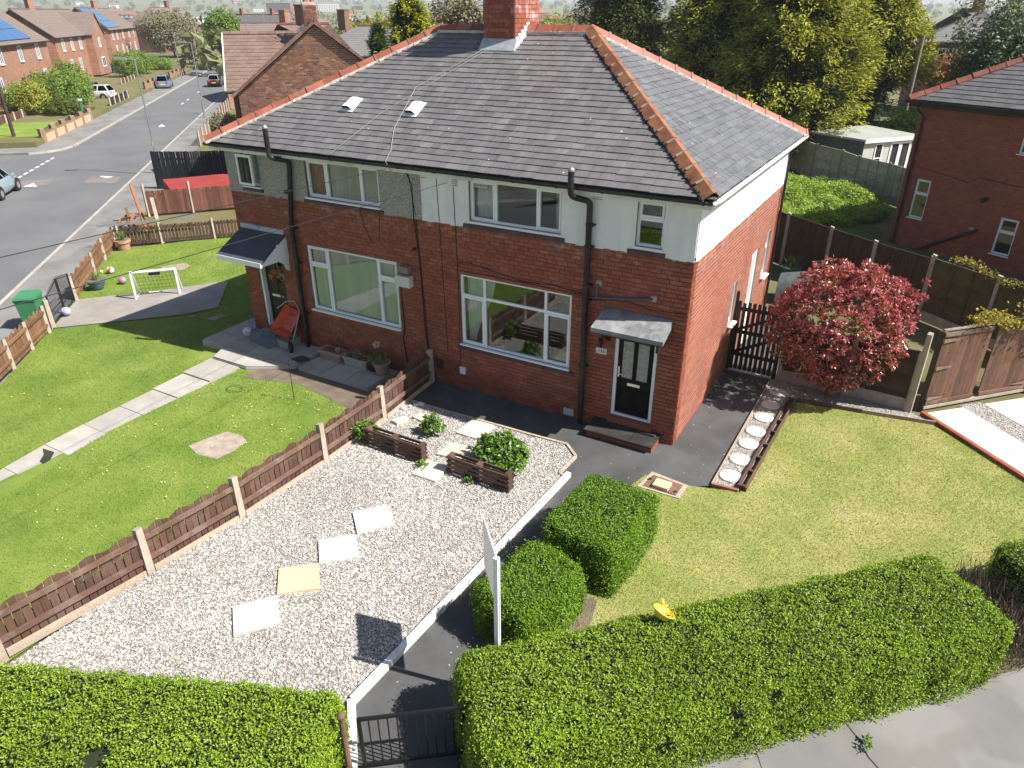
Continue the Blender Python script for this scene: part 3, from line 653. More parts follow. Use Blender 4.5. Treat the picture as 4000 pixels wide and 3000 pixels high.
for fr,w,ops,ni in ((F_,W,OPS_F,300),(S_,D,OPS_S,300),(B_,W,[],0),(L_,D,[],0)):
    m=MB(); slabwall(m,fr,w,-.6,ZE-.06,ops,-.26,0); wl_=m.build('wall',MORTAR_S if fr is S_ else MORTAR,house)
    lay_bricks(fr,w,-.0,ZB+.01,ops,wl_,BRICK,.0876,.240,ni,joint=.020 if fr is S_ else .011,depth=.004 if fr is S_ else .012)
# painted render and pebble dash above the brick, each half its own
def band(fr,a0,a1,ops,mat):
    m=MB(); o,u,n=fr
    slabwall(m,((o[0]+u[0]*a0,o[1]+u[1]*a0,o[2]),u,n),a1-a0,ZB,ZE-.06,[(q[0]-a0,q[1]-a0,q[2],q[3]) for q in ops if q[1]>a0 and q[0]<a1 and q[3]>ZB],.001,.024)
    for p,q in subtract((a0,a1),[(o_[0]-.05,o_[1]+.05) for o_ in ops if o_[3]>ZB and o_[2]<ZB+.13]):
        k=int((q-p)/.15)+1
        for i in range(k):
            s0,s1=p+(q-p)*i/k,p+(q-p)*(i+1)/k; z=ZB-.045+random.uniform(-.012,.012)
            vs=[]
            for s,b,c in ((s0,.001,z),(s1,.001,z),(s1,.034,z+.01),(s0,.034,z+.01),(s0,.001,ZB+.03),(s1,.001,ZB+.03),(s1,.026,ZB+.07),(s0,.026,ZB+.07)): vs.append((o[0]+u[0]*s+n[0]*b,o[1]+u[1]*s+n[1]*b,o[2]+c))
            m.add(vs,BOXF)
    return m.build('render_coat',mat,house)
band(F_,0,W/2,OPS_F,DASH); band(F_,W/2+.001,W,OPS_F,WHITE); band(S_,0,D,OPS_S,WHITE); band(B_,0,W,[],WHITE); band(L_,0,D,[],DASH)
# rooms behind the glass
m=MB()
m.box(-W+.27,-.27,.27,D-.27,-.02,.02,1); m.box(-W+.27,-.27,.27,D-.27,2.95,3.05,0); m.box(-W+.27,-.27,.27,D-.27,5.06,5.12,0)
m.box(-W/2-.1,-W/2+.1,.27,D-.27,.02,5.06,0); m.box(-W+.27,-.27,3.9,4.0,.02,5.06,0); m.box(-2.3,-2.2,.27,3.9,.02,5.06,0); m.box(-10.2,-10.1,.27,3.9,.02,5.06,0)
m.build('room_partition',[ROOM,ROOMD],house)
SILLP=pm('purple_tile_sill',(.085,.045,.060),.55,.25,6,60,.4,.005,dirt=(.04,.025,.03),dirtamt=.5)
def tile_sill(a,b,z,h=.10,out=.05,mat=SILLP):
    m=MB(); n=max(1,int((b-a)/.22)); 
    for i in range(n):
        p,q=a+(b-a)*i/n+.004,a+(b-a)*(i+1)/n-.004; j=random.uniform(-.006,.006)
        o=F_[0]; m.hexa([(o[0]+p,-.001,z-h),(o[0]+q,-.001,z-h),(o[0]+q,-out-j,z-h+.01),(o[0]+p,-out-j,z-h+.01),(o[0]+p,.05,z),(o[0]+q,.05,z),(o[0]+q,-out+.005-j,z-.03),(o[0]+p,-out+.005-j,z-.03)])
    m.build('window_sill',mat,house)
def four(s0,s1,z0,z1,m1,m2,zt): 
    return [(s0+.04,m1-.025,z0+.04,zt-.025),(s0+.04,m1-.025,zt+.025,z1-.04),(m2+.025,s1-.04,z0+.04,zt-.025),(m2+.025,s1-.04,zt+.025,z1-.04)]
a,b=fx(-9.92),fx(-7.03); m1,m2=fx(-9.25),fx(-7.64)
wLg=window(house,F_,a,b,1.17,2.88,[m1,m2],[(a,m1,2.40),(m2,b,2.40)],four(a,b,1.17,2.88,m1,m2,2.40),rec=.03,sillout=.09)
a,b=fx(-5.25),fx(-2.46); m1,m2=fx(-4.62),fx(-3.08)
wRg=window(house,F_,a,b,1.20,2.90,[m1,m2],[(a,b,2.40)],four(a,b,1.20,2.90,m1,m2,2.40)[0:1]+four(a,b,1.20,2.90,m1,m2,2.40)[2:3],rec=.03,sillout=.07)
tile_sill(a-.1,b+.1,1.165,.11,.06); tile_sill(fx(-9.98),fx(-6.97),1.12,.14,.03,BRICK)
a,b=fx(-9.62),fx(-7.36); m1,m2=fx(-8.98),fx(-7.95)
wLu=window(house,F_,a,b,4.13,5.01,[m1,m2],[],[(a+.04,m1-.025,4.17,4.97),(m2+.025,b-.04,4.17,4.97)],rec=.05,sillout=.10); tile_sill(a-.1,b+.1,4.09,.10,.07)
a,b=fx(-11.78),fx(-11.18)
wLs=window(house,F_,a,b,4.19,5.01,[],[],[],rec=.05,sillout=.10); tile_sill(a-.06,b+.06,4.15,.10,.07)
m=MB()                                               # the small sash standing open, hinged at the top
f2=((-11.74,-.19,4.25),(1,0),(0,-1))
for q in ((0,.52,0,.05),(0,.52,.68,.74),(0,.05,.05,.68),(.47,.52,.05,.68)): m.fbox(f2,q[0],q[1],-.02-.0,.03,q[2],q[3])
m.build('window_sash',UPVC,house); MB().fbox(f2,.04,.48,-.005,.005,.04,.7).build('window_sash_pane',GLASS_D,house)
a,b=fx(-4.94),fx(-2.75); m1,m2=fx(-4.31),fx(-3.32)
wRu=window(house,F_,a,b,4.14,5.02,[m1,m2],[],[(a+.04,m1-.025,4.18,4.98),(m2+.025,b-.04,4.18,4.98)],rec=.05,sillout=.06); tile_sill(a-.14,b+.1,4.10,.12,.07)
a,b=fx(-1.18),fx(-.63)
wRs=window(house,F_,a,b,4.14,5.02,[],[(a,b,4.66)],[(a+.04,b-.04,4.70,4.98)],rec=.05,sillout=.05); tile_sill(a-.13,b+.08,4.10,.12,.07)
window(house,S_,3.64,4.10,1.38,2.43,[],[],[(3.68,4.06,1.42,2.39)],rec=.06,sillout=.12)
window(house,S_,6.90,7.45,1.62,2.86,[],[(6.9,7.45,2.45)],[(6.94,7.41,1.66,2.42)],rec=.06,sillout=.12)
sd_=MB(); sd_.fbox(S_,5.36,6.18,-.12,-.05,.30,2.70); sd_=sd_.build('door',UPVC,house); MB().fbox(S_,5.48,6.06,-.05,-.042,1.35,2.5).build('door_pane',GLASS,sd_); MB().fbox(S_,5.3,6.24,-.12,.10,.20,.298).build('door_step',CONC,sd_)
# blinds and curtains hang inside
BLIND=pm('cream_blind',(.74,.76,.70),.8,.06,2,30,.1,.002,piece=.1); BLINDS=pm('striped_blind',(.68,.67,.64),.8,.05,2,20,0,piece=.15); NET=pm('net_curtain',(.62,.66,.64),.85,.08,8,60,.3,.004)
def vblind(win,x0,x1,z0,z1,step,mat,ang):
    me=None; n=int((x1-x0)/step); off=ORG[house.name]
    for i in range(n):
        if me is None:
            me=bpy.data.meshes.new('blind_slat'); w=step*.52; c,s=math.cos(ang)*w,math.sin(ang)*w
            me.from_pydata([(-c,-s,0),(c,s,0),(c,s,z1-z0),(-c,-s,z1-z0),(0,.004,0),(0,.004,z1-z0)],[],[(0,4,5,3),(4,1,2,5)]); me.materials.append(mat)
        o=bpy.data.objects.new('blind_slat',me); linkobj(o,win); o.location=(x0+step*(i+.5)-off.x,.15-off.y,z0-off.z)
vblind(wLg,-9.85,-7.1,1.22,2.84,.089,BLIND,.75); vblind(wLu,-8.92,-7.42,4.17,4.98,.127,BLINDS,1.0); REDC=pm('red_curtain',(.42,.10,.08),.85,.2,6,40,.3,.004)
def curtain(win,x0,x1,z0,z1,wid,mat,gather=0):
    m=MB(); n=36; vs=[];fs=[]
    for j in range(9):
        z=z1-(z1-z0)*j/8
        for i in range(n+1):
            t=i/n; xx=x0+(x1-x0)*(t if not gather else t*(1-gather*math.sin(j/8*1.45)**2)); vs.append((xx,.22+.025*math.sin(t*n*1.1)+.01*math.sin(t*17+j),z))
    for j in range(8):
        for i in range(n): q=j*(n+1)+i; fs.append((q,q+n+1,q+n+2,q+1))
    m.add(vs,fs).build('curtain',mat,win,smooth=True)
sg_=MB().box(-4.86,-4.56,.108,.112,4.84,4.93).build('window_notice',PLASTW,wRu); curtain(wRg,-5.18,-4.45,1.24,2.86,0,NET,.75); curtain(wRu,-4.86,-4.42,4.2,4.98,0,NET); curtain(wRu,-2.98,-2.82,4.2,4.98,0,NET)
curtain(wLu,-9.55,-9.05,4.17,4.98,0,REDC); curtain(wLs,-11.7,-11.24,4.22,4.98,0,NET)
# ---- front door of 133
dr_=MB(); a,b=fx(-1.44),fx(-.52)
dr_.fbox(F_,a,a+.075,-.12,-.03,.36,2.41); dr_.fbox(F_,b-.075,b,-.12,-.03,.36,2.41); dr_.fbox(F_,a+.075,b-.075,-.12,-.03,2.34,2.41); dr_.fbox(F_,a+.075,b-.075,-.12,-.03,.36,.42); dr_.fbox(F_,a+.075,b-.075,-.0301,.0,.40,.425)
door=dr_.build('door_frame',UPVC,house)
lf=MB(); a0,b0=a+.077,b-.077
lf.fbox(F_,a0,b0,-.10,-.055,.425,2.338)
GLASSL=pm('leaded_glass',(.30,.30,.28),.35,.35,30,70,.6,.006,spec=.6); LEADC=pm('lead_came',(.5,.5,.48),.4,.1)
leaf=lf.build('door',BLACKD,house)
mid=(a0+b0)/2
for k,(p,q) in enumerate(((a0+.10,mid-.045),(mid+.045,b0-.10))):
    for (za,zb),nm in (((1.28,2.12),'glazed'),((.52,1.02),'panel')):
        f=MB()
        for r in ((p-.025,q+.025,za-.025,za),(p-.025,q+.025,zb,zb+.025),(p-.025,p,za,zb),(q,q+.025,za,zb)): f.fbox(F_,r[0],r[1],-.056,-.037,r[2],r[3])
        f.build('door_moulding',BLACKD,leaf)
        if nm=='glazed':
            MB().fbox(F_,p,q,-.056,-.047,za,zb).build('door_pane',GLASSL,leaf)
            c=MB(); xm=(p+q)/2
            for z in np.linspace(za+.05,zb-.05,3):
                pts=[(xm-.04,z),(xm,z+.06),(xm+.04,z),(xm,z-.06),(xm-.04,z)]
                for i in range(4): c.beam((-W+pts[i][0],.046,pts[i][1]),(-W+pts[i+1][0],.046,pts[i+1][1]),.006,.006)
            c.fbox(F_,xm-.003,xm+.003,-.047,-.043,za,zb); c.fbox(F_,p,q,-.047,-.044,(za+zb)/2-.003+.2,(za+zb)/2+.003+.2); c.fbox(F_,p,q,-.047,-.044,(za+zb)/2-.203,(za+zb)/2-.197)
            c.build('lead_came',LEADC,leaf)
        else: MB().fbox(F_,p+.02,q-.02,-.056,-.045,za+.02,zb-.02).build('door_panel',BLACKD,leaf)
MB().fbox(F_,mid-.14,mid+.14,-.055,-.035,1.12,1.185).build('letter_plate',CHROME,leaf)
MB().fbox(F_,mid-.06,mid+.03,-.055,-.05,2.20,2.29).build('door_notice',pm('cream_paper',(.62,.58,.48),.8,.03),leaf)
h_=MB(); h_.fbox(F_,a0+.02,a0+.055,-.055,-.04,1.28,1.52); h_.beam((-W+a0+.038,.03,1.36),(-W+a0+.15,.02,1.355),.018,.02); h_.build('door_handle',CHROME,leaf)
STEPB=pm('black_painted_step',(.030,.028,.028),.6,.3,4,60,.3,.004,dirt=(.10,.075,.065),dirtamt=.5)
st=MB(); st.box(-1.76,-.28,-.52,-.001,-.02,.135); st.box(-1.80,-.20,-.05,-.002,.136,.20); st.box(-1.60,-.35,-.14,-.003,.1355,.19); st.box(-1.47,-.48,-.075,-.004,.2,.33); st_=st.build('door_step',BRICK_N,house)
for i in range(3):
    x0=-1.80+i*.513; MB().box(x0+.006,x0+.507,-.58,-.08,.136,.172).build('step_tile',STEPB,st_)
MB().box(-1.81,-.19,-.07,-.005,.172,.215).build('step_tile',STEPB,st_); MB().box(-1.6,-.36,-.16,-.006,.176,.205).build('step_tile',STEPB,st_)
CANM=pm('weathered_canopy',(.16,.165,.17),.8,.3,4,70,.5,.008,dirt=(.38,.38,.37),dirtamt=.7)
c=MB(); y0,y1=-.001,-.62
c.hexa([(-1.70,y0,2.62),(-.28,y0,2.62),(-.24,y1,2.47),(-1.74,y1,2.47),(-1.70,y0,2.80),(-.28,y0,2.80),(-.24,y1,2.56),(-1.74,y1,2.56)])
cn=c.build('door_canopy',CANM,house); m=MB(); m.box(-1.66,-.32,-.57,-.003,2.42,2.50); m.build('canopy_soffit',BLACKP,cn)
m=MB(); m.box(-.44,-.39,-.40,-.002,2.20,2.43); m.hexa([(-1.60,-.4,2.3),(-1.55,-.4,2.3),(-1.55,-.003,2.05),(-1.60,-.003,2.05),(-1.60,-.4,2.42),(-1.55,-.4,2.42),(-1.55,-.003,2.42),(-1.60,-.003,2.42)]); m.build('canopy_bracket',BLACKP,cn)
# number plate and wall lamp
npl=MB().fbox(F_,fx(-1.845),fx(-1.60),.012,.024,1.74,1.87).build('number_plate',pm('marble_number_plate',(.62,.62,.60),.4,.1,12,60,0),house)
def text(body,size,loc,rot,mat,parent,name='lettering',ext=.002,al='CENTER'):
    cu=bpy.data.curves.new(name,'FONT'); cu.body=body; cu.size=size; cu.extrude=ext; cu.align_x=al; cu.align_y='CENTER'; cu.resolution_u=2
    o=bpy.data.objects.new(name,cu); COL.objects.link(o); dg=bpy.context.evaluated_depsgraph_get(); me=bpy.data.meshes.new_from_object(o.evaluated_get(dg)); bpy.data.objects.remove(o)
    me.materials.clear(); me.materials.append(mat); n=bpy.data.objects.new(name,me); linkobj(n,parent)
    off=ORG[root_of(parent).name] if parent else Vector((0,0,0)); n.location=Vector(loc)-off; n.rotation_euler=rot; return n
INK=pm('black_ink',(.02,.02,.02),.6,.05,1,1,0)
text('133',.10,(-1.72,-.0255,1.805),(math.pi/2,0,0),INK,npl)
text('DAWETAJ',.055,(-4.71,.1075,4.885),(math.pi/2,0,0),INK,sg_)
text('-',.07,(-1.825,-.0255,1.805),(math.pi/2,0,0),INK,npl); text('-',.07,(-1.62,-.0255,1.805),(math.pi/2,0,0),INK,npl)
m=MB(); m.cyl((-1.74,-.09,1.92),(-1.74,-.09,2.10),.038,.038,12); m.fbox(F_,fx(-1.78),fx(-1.70),.01,.06,1.97,2.07); m.build('wall_lamp',BLACKP,house)
# ---- door of the other half, set back, with a tiled canopy
a,b=fx(-11.84),fx(-10.90)
m=MB(); m.fbox(F_,a,a+.075,-.20,-.02,.28,2.40); m.fbox(F_,b-.075,b,-.20,-.12,.28,2.40); m.fbox(F_,a+.075,b-.075,-.20,-.12,2.33,2.40); m.fbox(F_,a+.075,b-.075,-.20,-.12,.28,.33); m.build('door_frame',UPVC,house)
m=MB(); m.fbox(F_,a+.076,b-.076,-.19,-.15,.33,2.33); dl=m.build('door',pm('dark_brown_door',(.022,.018,.010),.35,.2,2,40,0,grain=(20,20,2)),house)
DKB=MATS['dark_brown_door']
for i in range(2):
    p=a+.16+i*.36
    for za,zb in ((.45,1.05),(1.3,2.0)):
        f=MB()
        for r in ((p-.02,p+.3,za-.02,za),(p-.02,p+.3,zb,zb+.02),(p-.02,p,za,zb),(p+.28,p+.3,za,zb)): f.fbox(F_,r[0],r[1],-.151,-.138,r[2],r[3])
        f.build('door_moulding',DKB,dl)
MB().fbox(F_,a+.22,a+.52,-.15,-.137,1.16,1.22).build('letter_plate',PLASTW,dl)
text('11',.10,(-W+a+.63,.136,1.19),(math.pi/2,0,0),PLASTW,dl)
m=MB(); m.lathe([(.18,0),(.17,.01)],(0,0,0),16); MB().fbox(F_,a+.2,b-.2,-.15,-.142,2.08,2.26).build('door_pane',GLASS_D,dl)
c=MB(); ca=pm('slate_grey_felt',(.055,.062,.078),.75,.15,3,80,.3,.004)
c.hexa([(-12.18,-.001,3.02),(-10.62,-.001,3.02),(-10.55,-.98,2.50),(-12.18,-.98,2.50),(-12.18,-.001,3.08),(-10.62,-.001,3.08),(-10.55,-.98,2.56),(-12.18,-.98,2.56)])
cn=c.build('door_canopy',ca,house)
m=MB(); m.box(-12.17,-10.56,-1.0,-.96,2.43,2.555); m.build('canopy_fascia',UPVC,cn)
m=MB(); m.extr([(-10.62,-.96,2.43),(-10.62,-.002,2.43),(-10.62,-.002,2.99),(-10.62,-.96,2.50)],(.03,0,0)); m.extr([(-12.15,-.96,2.43),(-12.15,-.002,2.43),(-12.15,-.002,2.99),(-12.15,-.96,2.50)],(.03,0,0)); cs=m.build('canopy_side',UPVC,cn)
m=MB()
for i in range(5): z=2.45+i*.085; ext=.96*(1-max(0,(z-2.47))/.53); m.box(-10.592,-10.586,-ext,-.004,z,z+.075)
m.build('canopy_cladding',UPVC,cn)
m=MB(); m.box(-12.18,-10.62,-.06,-.0015,3.04,3.17); m.build('lead_flashing',LEAD,cn)
for x in (-11.95,-10.70): m=MB(); m.extr([(x,-.002,2.43),(x,-.30,2.43),(x,-.26,2.36),(x,-.12,2.28),(x,-.07,2.12),(x,-.002,2.08)],(.09,0,0)); m.build('canopy_bracket',UPVC,cn)
m=MB(); m.box(-11.95,-10.60,-.50,-.015,.02,.19); m.build('door_step',CONC,house)
# ---- pipes
def soil_pipe(pts,r,name='soil_pipe'):
    P=[Vector(q) for q in pts]; o=[P[0]]
    for i in range(1,len(P)-1):
        a,b,c=P[i-1],P[i],P[i+1]; k=min(.11,(a-b).length*.45,(c-b).length*.45); p=b+(a-b).normalized()*k; q=b+(c-b).normalized()*k
        for t in (0,.33,.67,1): o.append((p*(1-t)+b*t)*(1-t)+(b*(1-t)+q*t)*t)
    o.append(P[-1]); m=MB(); m.tube(o,r,12); pp=m.build(name,BLACKP,house,smooth='auto'); return pp
pR=soil_pipe([(-2.36,-.46,5.50),(-2.36,-.46,5.04),(-2.10,-.12,4.90),(-2.10,-.12,4.70),(-2.09,-.12,0)],.062)
pL=soil_pipe([(-10.26,-.46,5.72),(-10.26,-.46,5.06),(-10.0,-.12,4.96),(-10.0,-.12,4.8),(-10.22,-.12,3.4),(-10.24,-.12,.02)],.062)
for pp,x,zs in ((pR,-2.09,(4.45,4.02,3.22,2.9,1.4)),(pL,-10.2,(4.2,3.3,2.4,1.0))):
    for z in zs: m=MB(); m.cyl((x+(-.02*(4-z)*.3 if x<-5 else 0),-.12,z-.035),(x+(-.02*(4-z)*.3 if x<-5 else 0),-.12,z+.035),.075,.075,12); m.box(x-.10,x+.10,-.10,-.004,z-.012,z+.012); m.build('pipe_collar',BLACKP,pp)
for pp,x,y,z in ((pR,-2.36,-.46,5.5),(pL,-10.26,-.46,5.72)): m=MB(); m.lathe([(.064,0),(.062,.03),(.045,.06),(.015,.075)],(x,y,z),12); m.build('vent_cap',STEEL,pp)
GREYP=pm('grey_waste_pipe',(.07,.09,.12),.5,.1)
m=MB(); m.tube([(-1.87,-.06,3.26),(-1.88,-.06,2.98)],.024,8); m.tube([(-2.05,-.05,2.94),(-.72,-.05,3.15)],.024,8); m.build('waste_pipe',GREYP,house)
for x,z in ((-1.86,3.27),(-.70,3.15)): MB().box(x-.06,x+.06,-.02,-.014,z-.06,z+.06).build('pipe_patch',CONC,house)
m=MB(); m.box(-.0-1.0,-.9,0,.01,0,.01)
m=MB(); m.tube([(.07,D-.12,0),(.07,D-.12,4.8),(.3,D-.02,5.02)],.035,8); m.build('downpipe',BLACKP,house)
# cables clipped to the front wall
CABLE=pm('black_cable',(.012,.012,.012),.6,.1,1,1,0)
def cable(pts,r=.006,name='cable'): 
    m=MB(); m.tube(pts,r,5); return m.build(name,CABLE,house)
cable([(-6.55,-.03,5.0),(-6.42,-.022,4.75),(-6.42,-.03,4.0),(-6.33,-.022,3.0),(-6.30,-.022,1.5),(-6.22,-.022,.3)],.014); cable([(-6.50,-.03,5.0),(-6.36,-.022,4.0),(-6.27,-.022,2.0),(-6.20,-.022,.4)],.009)
cable([(-5.32,-.03,4.9),(-5.3,-.03,4.0),(-5.28,-.02,2.2),(-5.31,-.02,.7),(-5.5,-.02,.4)],.008); cable([(-5.75,-.03,4.95),(-5.72,-.03,4.0),(-5.7,-.02,2.6),(-5.66,-.02,.9)],.007)
cable([(-5.3,-.02,3.0),(-5.22,-.025,3.18),(-5.0,-.025,3.2),(-4.4,-.025,3.12),(-3.6,-.025,3.0),(-2.9,-.025,3.05),(-2.15,-.025,2.99)],.008)
cable([(-5.35,-.02,2.99),(-3.6,-.02,2.985),(-2.2,-.02,2.94)],.006)
cable([(-2.0,-.02,2.90),(-1.2,-.02,3.0),(-.75,-.02,2.92),(-.02,-.02,2.96)],.006)
cable([(-6.95,-.02,2.34),(-6.92,-.02,1.2),(-7.0,-.02,.95),(-6.9,-.02,.3)],.015)
cable([(-8.0,-.02,4.0),(-7.9,-.02,3.6),(-7.7,-.02,3.25),(-7.5,-.02,3.3),(-7.4,-.02,4.0)],.006)
MB().box(-6.98,-6.57,-.17,-.014,2.36,2.62).build('meter_box',pm('cream_plastic_box',(.60,.60,.54),.5,.05),house)
MB().box(-6.87,-6.60,-.16,-.014,2.70,2.86).build('security_light',pm('grey_brown_box',(.20,.18,.16),.5,.1),house)
MB().box(-5.30,-5.16,-.07,-.014,.41,.58).build('junction_box',PLASTW,house); MB().box(-5.98,-5.82,-.09,-.014,.40,.62).build('meter_cover',BROWNB,house)
def airbrick(x,z,w,h,mat,y=-.014):
    m=MB(); m.box(x-w/2,x+w/2,y-.012,y,z-h/2,z+h/2,0); n=int(w/.03)
    for i in range(n):
        for j in range(max(1,int(h/.04))): xx=x-w/2+.018+i*(w-.02)/n; zz=z-h/2+.014+j*.038; m.box(xx,xx+.014,y-.0125,y-.002,zz,zz+.024,1)
    m.build('air_brick',[mat,INK],house)
airbrick(-5.28,4.91,.16,.16,PAINTW,-.026); airbrick(-1.99,4.96,.22,.08,WHITE,-.026); airbrick(-6.08,4.95,.14,.07,WHITE,-.026); airbrick(-5.57,2.78,.17,.14,BRICK); airbrick(-2.42,.14,.24,.16,PLASTW); airbrick(-4.76,.17,.24,.16,BRICK)
m=MB(); m.cyl((-6.45,-.02,3.3),(-6.45,-.10,3.3),.03,.04,10); m.build('security_camera',BLACKP,house)
# ---- roof
OV=.30; ZF=5.235
EL,ER,EF,EB=-W-OV,OV,-OV,D+OV
RA=Vector((-W+RX,D/2,ZR)); RB=Vector((-RX,D/2,ZR))
m=MB(); cs=[(EL,EF,ZF-.03),(ER,EF,ZF-.03),(ER,EB,ZF-.03),(EL,EB,ZF-.03),(RA.x,RA.y,ZR-.03),(RB.x,RB.y,ZR-.03)]
m.add(cs,[(0,1,5,4),(1,2,5),(2,3,4,5),(3,0,4)]); roof=m.build('roof',pm('roofing_felt',(.02,.02,.021),.9,.2),house)
def face(E0,E1,top0,top1,nind,mat,gauge=.19,wd=.262):
    E0=Vector(E0);E1=Vector(E1);u=(E1-E0).normalized();Ln=(E1-E0).length; m0=Vector(top0); rel=m0-E0; s=(rel-u*rel.dot(u)); H=s.length; s.normalize(); n=u.cross(s)
    if n.z<0: n=-n
    ta,tb=rel.dot(u),(Vector(top1)-E0).dot(u)
    lay_slates(E0,u,s,n,H,lambda t:ta*t/H,lambda t:Ln+(tb-Ln)*t/H,roof,mat,gauge,wd,nind)
face((EL,EF,ZF),(ER,EF,ZF),RA,RB,300,SLATE); face((ER,EF,ZF),(ER,EB,ZF),RB,RB,0,slatemat('grey_slate',[(.10,.10,.105),(.13,.13,.135),(.115,.115,.118),(.15,.15,.155)],.6),.19,.262)
face((ER,EB,ZF),(EL,EB,ZF),RB,RA,0,SLATE); face((EL,EB,ZF),(EL,EF,ZF),RA,RA,0,SLATE)
up_=Vector((0,0,.065))
ridge_tiles(RA+up_,RB+up_,roof,TERRA,.46,.16,.10)
ridge_tiles(Vector((EL,EF,ZF+.02))+up_*.6,RA+up_,roof,TERRA,.46,.15,.075); ridge_tiles(Vector((ER,EB,ZF+.02))+up_*.6,RB+up_,roof,TERRA,.46,.15,.075)
ridge_tiles(Vector((EL,EB,ZF+.02))+up_*.6,RA+up_,roof,TERRA,.46,.15,.075,bed=None)
ridge_tiles(Vector((ER-.03,EF+.03,ZF+.03))+up_*.7,RB+up_*1.1,roof,TERRAO,.44,.19,.085,collar=False,name='hip_tile',bed=None,flat=.03)
# rough black mastic along the front of the orange hip, cement at its joints
MAST=pm('black_mastic',(.012,.012,.014),.35,.3,8,50,.8,.02)
hp0,hp1=Vector((ER,EF,ZF+.03)),RB.copy(); hd=(hp1-hp0).normalized(); hs=Vector((-hd.y,hd.x,0)).normalized()
if hs.y>0: hs=-hs
m=MB()
for i in range(90):
    t=i/90; p=hp0.lerp(hp1,t)+hs*(.17+random.uniform(-.02,.03)); p.z=ZF+(p.y-EF)*(ZR-ZF)/(D/2+OV)+.03; m.ball(p,random.uniform(.025,.06),6,4,sc=(1,1,.7))
m.build('hip_mastic',MAST,roof)
m=MB(); n=int((hp1-hp0).length/.44)
for i in range(1,n): m_=hp0.lerp(hp1,i/n)+Vector((0,0,.105)); sd2=hd.cross(Vector((0,0,1))).normalized(); m.beam(m_-sd2*.17-Vector((0,0,.082)),m_-Vector((0,0,.006)),.035,.03); m.beam(m_-Vector((0,0,.006)),m_+sd2*.17-Vector((0,0,.082)),.035,.03)
m.build('tile_joint',pm('old_tile_mortar',(.28,.22,.17),.9,.2),roof)
# vents, fascia, soffit, gutters
for x in (-9.05,-7.17):
    k=(ZR-ZF)/(D/2+OV); m=MB(); s=Vector((0,1,k)).normalized(); n=Vector((0,-k,1)).normalized(); b=Vector((x,1.06,ZF+(1.06-EF)*k))
    sec=[(-.16,.02),(-.14,.09),(-.08,.14),(.08,.14),(.14,.09),(.16,.02)]
    f=[b+Vector((q[0],0,0))+n*q[1] for q in sec]; e=[q+s*.40-n*.05*0 for q in f]; e=[b+s*.42+Vector((q[0],0,0))+n*(q[1]*.55+.01) for q in sec]
    m.add(f+e,[(i,i+1,7+i,6+i) for i in range(5)]+[(11,10,9,8,7,6)]); m.hexa([b+Vector((-.19,0,0))-s*.06+n*.02,b+Vector((.19,0,0))-s*.06+n*.02,b+Vector((.19,0,0))+s*.46+n*.02,b+Vector((-.19,0,0))+s*.46+n*.02,b+Vector((-.19,0,0))-s*.06+n*.034,b+Vector((.19,0,0))-s*.06+n*.034,b+Vector((.19,0,0))+s*.46+n*.034,b+Vector((-.19,0,0))+s*.46+n*.034])
    rv=m.build('roof_vent',PLASTW,roof); m=MB(); g=[q+s*.05-n*.004 for q in f]; m.add(g,[(5,4,3,2,1,0)]); m.build('vent_mouth',BLACKM,roof)
m=MB()
for x0,x1,y0,y1 in ((EL+.05,ER-.05,EF+.05,EF+.08),(EL+.05,ER-.05,EB-.08,EB-.05)): m.box(x0,x1,y0,y1,5.04,5.20)
for x0,x1 in ((ER-.08,ER-.05),(EL+.05,EL+.08)): m.box(x0,x1,EF+.081,EB-.081,5.04,5.20)
m.build('fascia',PAINTW,house)
m=MB(); m.box(EL+.06,ER-.06,EF+.06,-.001,5.045,5.06); m.box(.001,ER-.06,0,D,5.045,5.06); m.box(EL+.06,-W-.001,0,D,5.045,5.06); m.box(EL+.06,ER-.06,D+.001,EB-.06,5.045,5.06); m.build('soffit',PAINTW,house)
def gutter(p0,p1,nrm,mat,r=.062):
    p0=Vector(p0);p1=Vector(p1);nrm=Vector(nrm);d=(p1-p0).normalized(); m=MB(); k=8
    sec=[nrm*(r*(1-math.cos(math.pi*i/k)))-Vector((0,0,r*1.1*math.sin(math.pi*i/k))) for i in range(k+1)]+[nrm*(r*(1-math.cos(math.pi*i/k))*.9+.006)-Vector((0,0,r*.92*math.sin(math.pi*i/k)-.004)) for i in range(k,-1,-1)]
    n=len(sec); m.add([p0+q for q in sec]+[p1+q for q in sec],[(i,(i+1)%n,n+(i+1)%n,n+i) for i in range(n)]+[tuple(range(n-1,-1,-1)),tuple(range(n,2*n))]); g=m.build('gutter',mat,house,smooth='auto')
    L=(p1-p0).length; t=.4
    while t<L:
        m=MB(); c=p0+d*t; sc_=[nrm*(r*(1-math.cos(math.pi*i/6))*1.16-.01)-Vector((0,0,r*1.28*math.sin(math.pi*i/6))) for i in range(7)]; m.add([c+q for q in sc_]+[c+q+d*.035 for q in sc_],[(i,i+1,8+i,7+i) for i in range(6)]); m.build('gutter_bracket',mat,g); t+=.95
gutter((EL+.02,EF+.03,5.20),(ER-.02,EF+.03,5.20),(0,-1,0),BLACKG); gutter((ER-.03,EF+.0,5.205),(ER-.03,EB-.02,5.205),(1,0,0),PAINTW); gutter((EL+.03,EF,5.205),(EL+.03,EB,5.205),(-1,0,0),PAINTW)
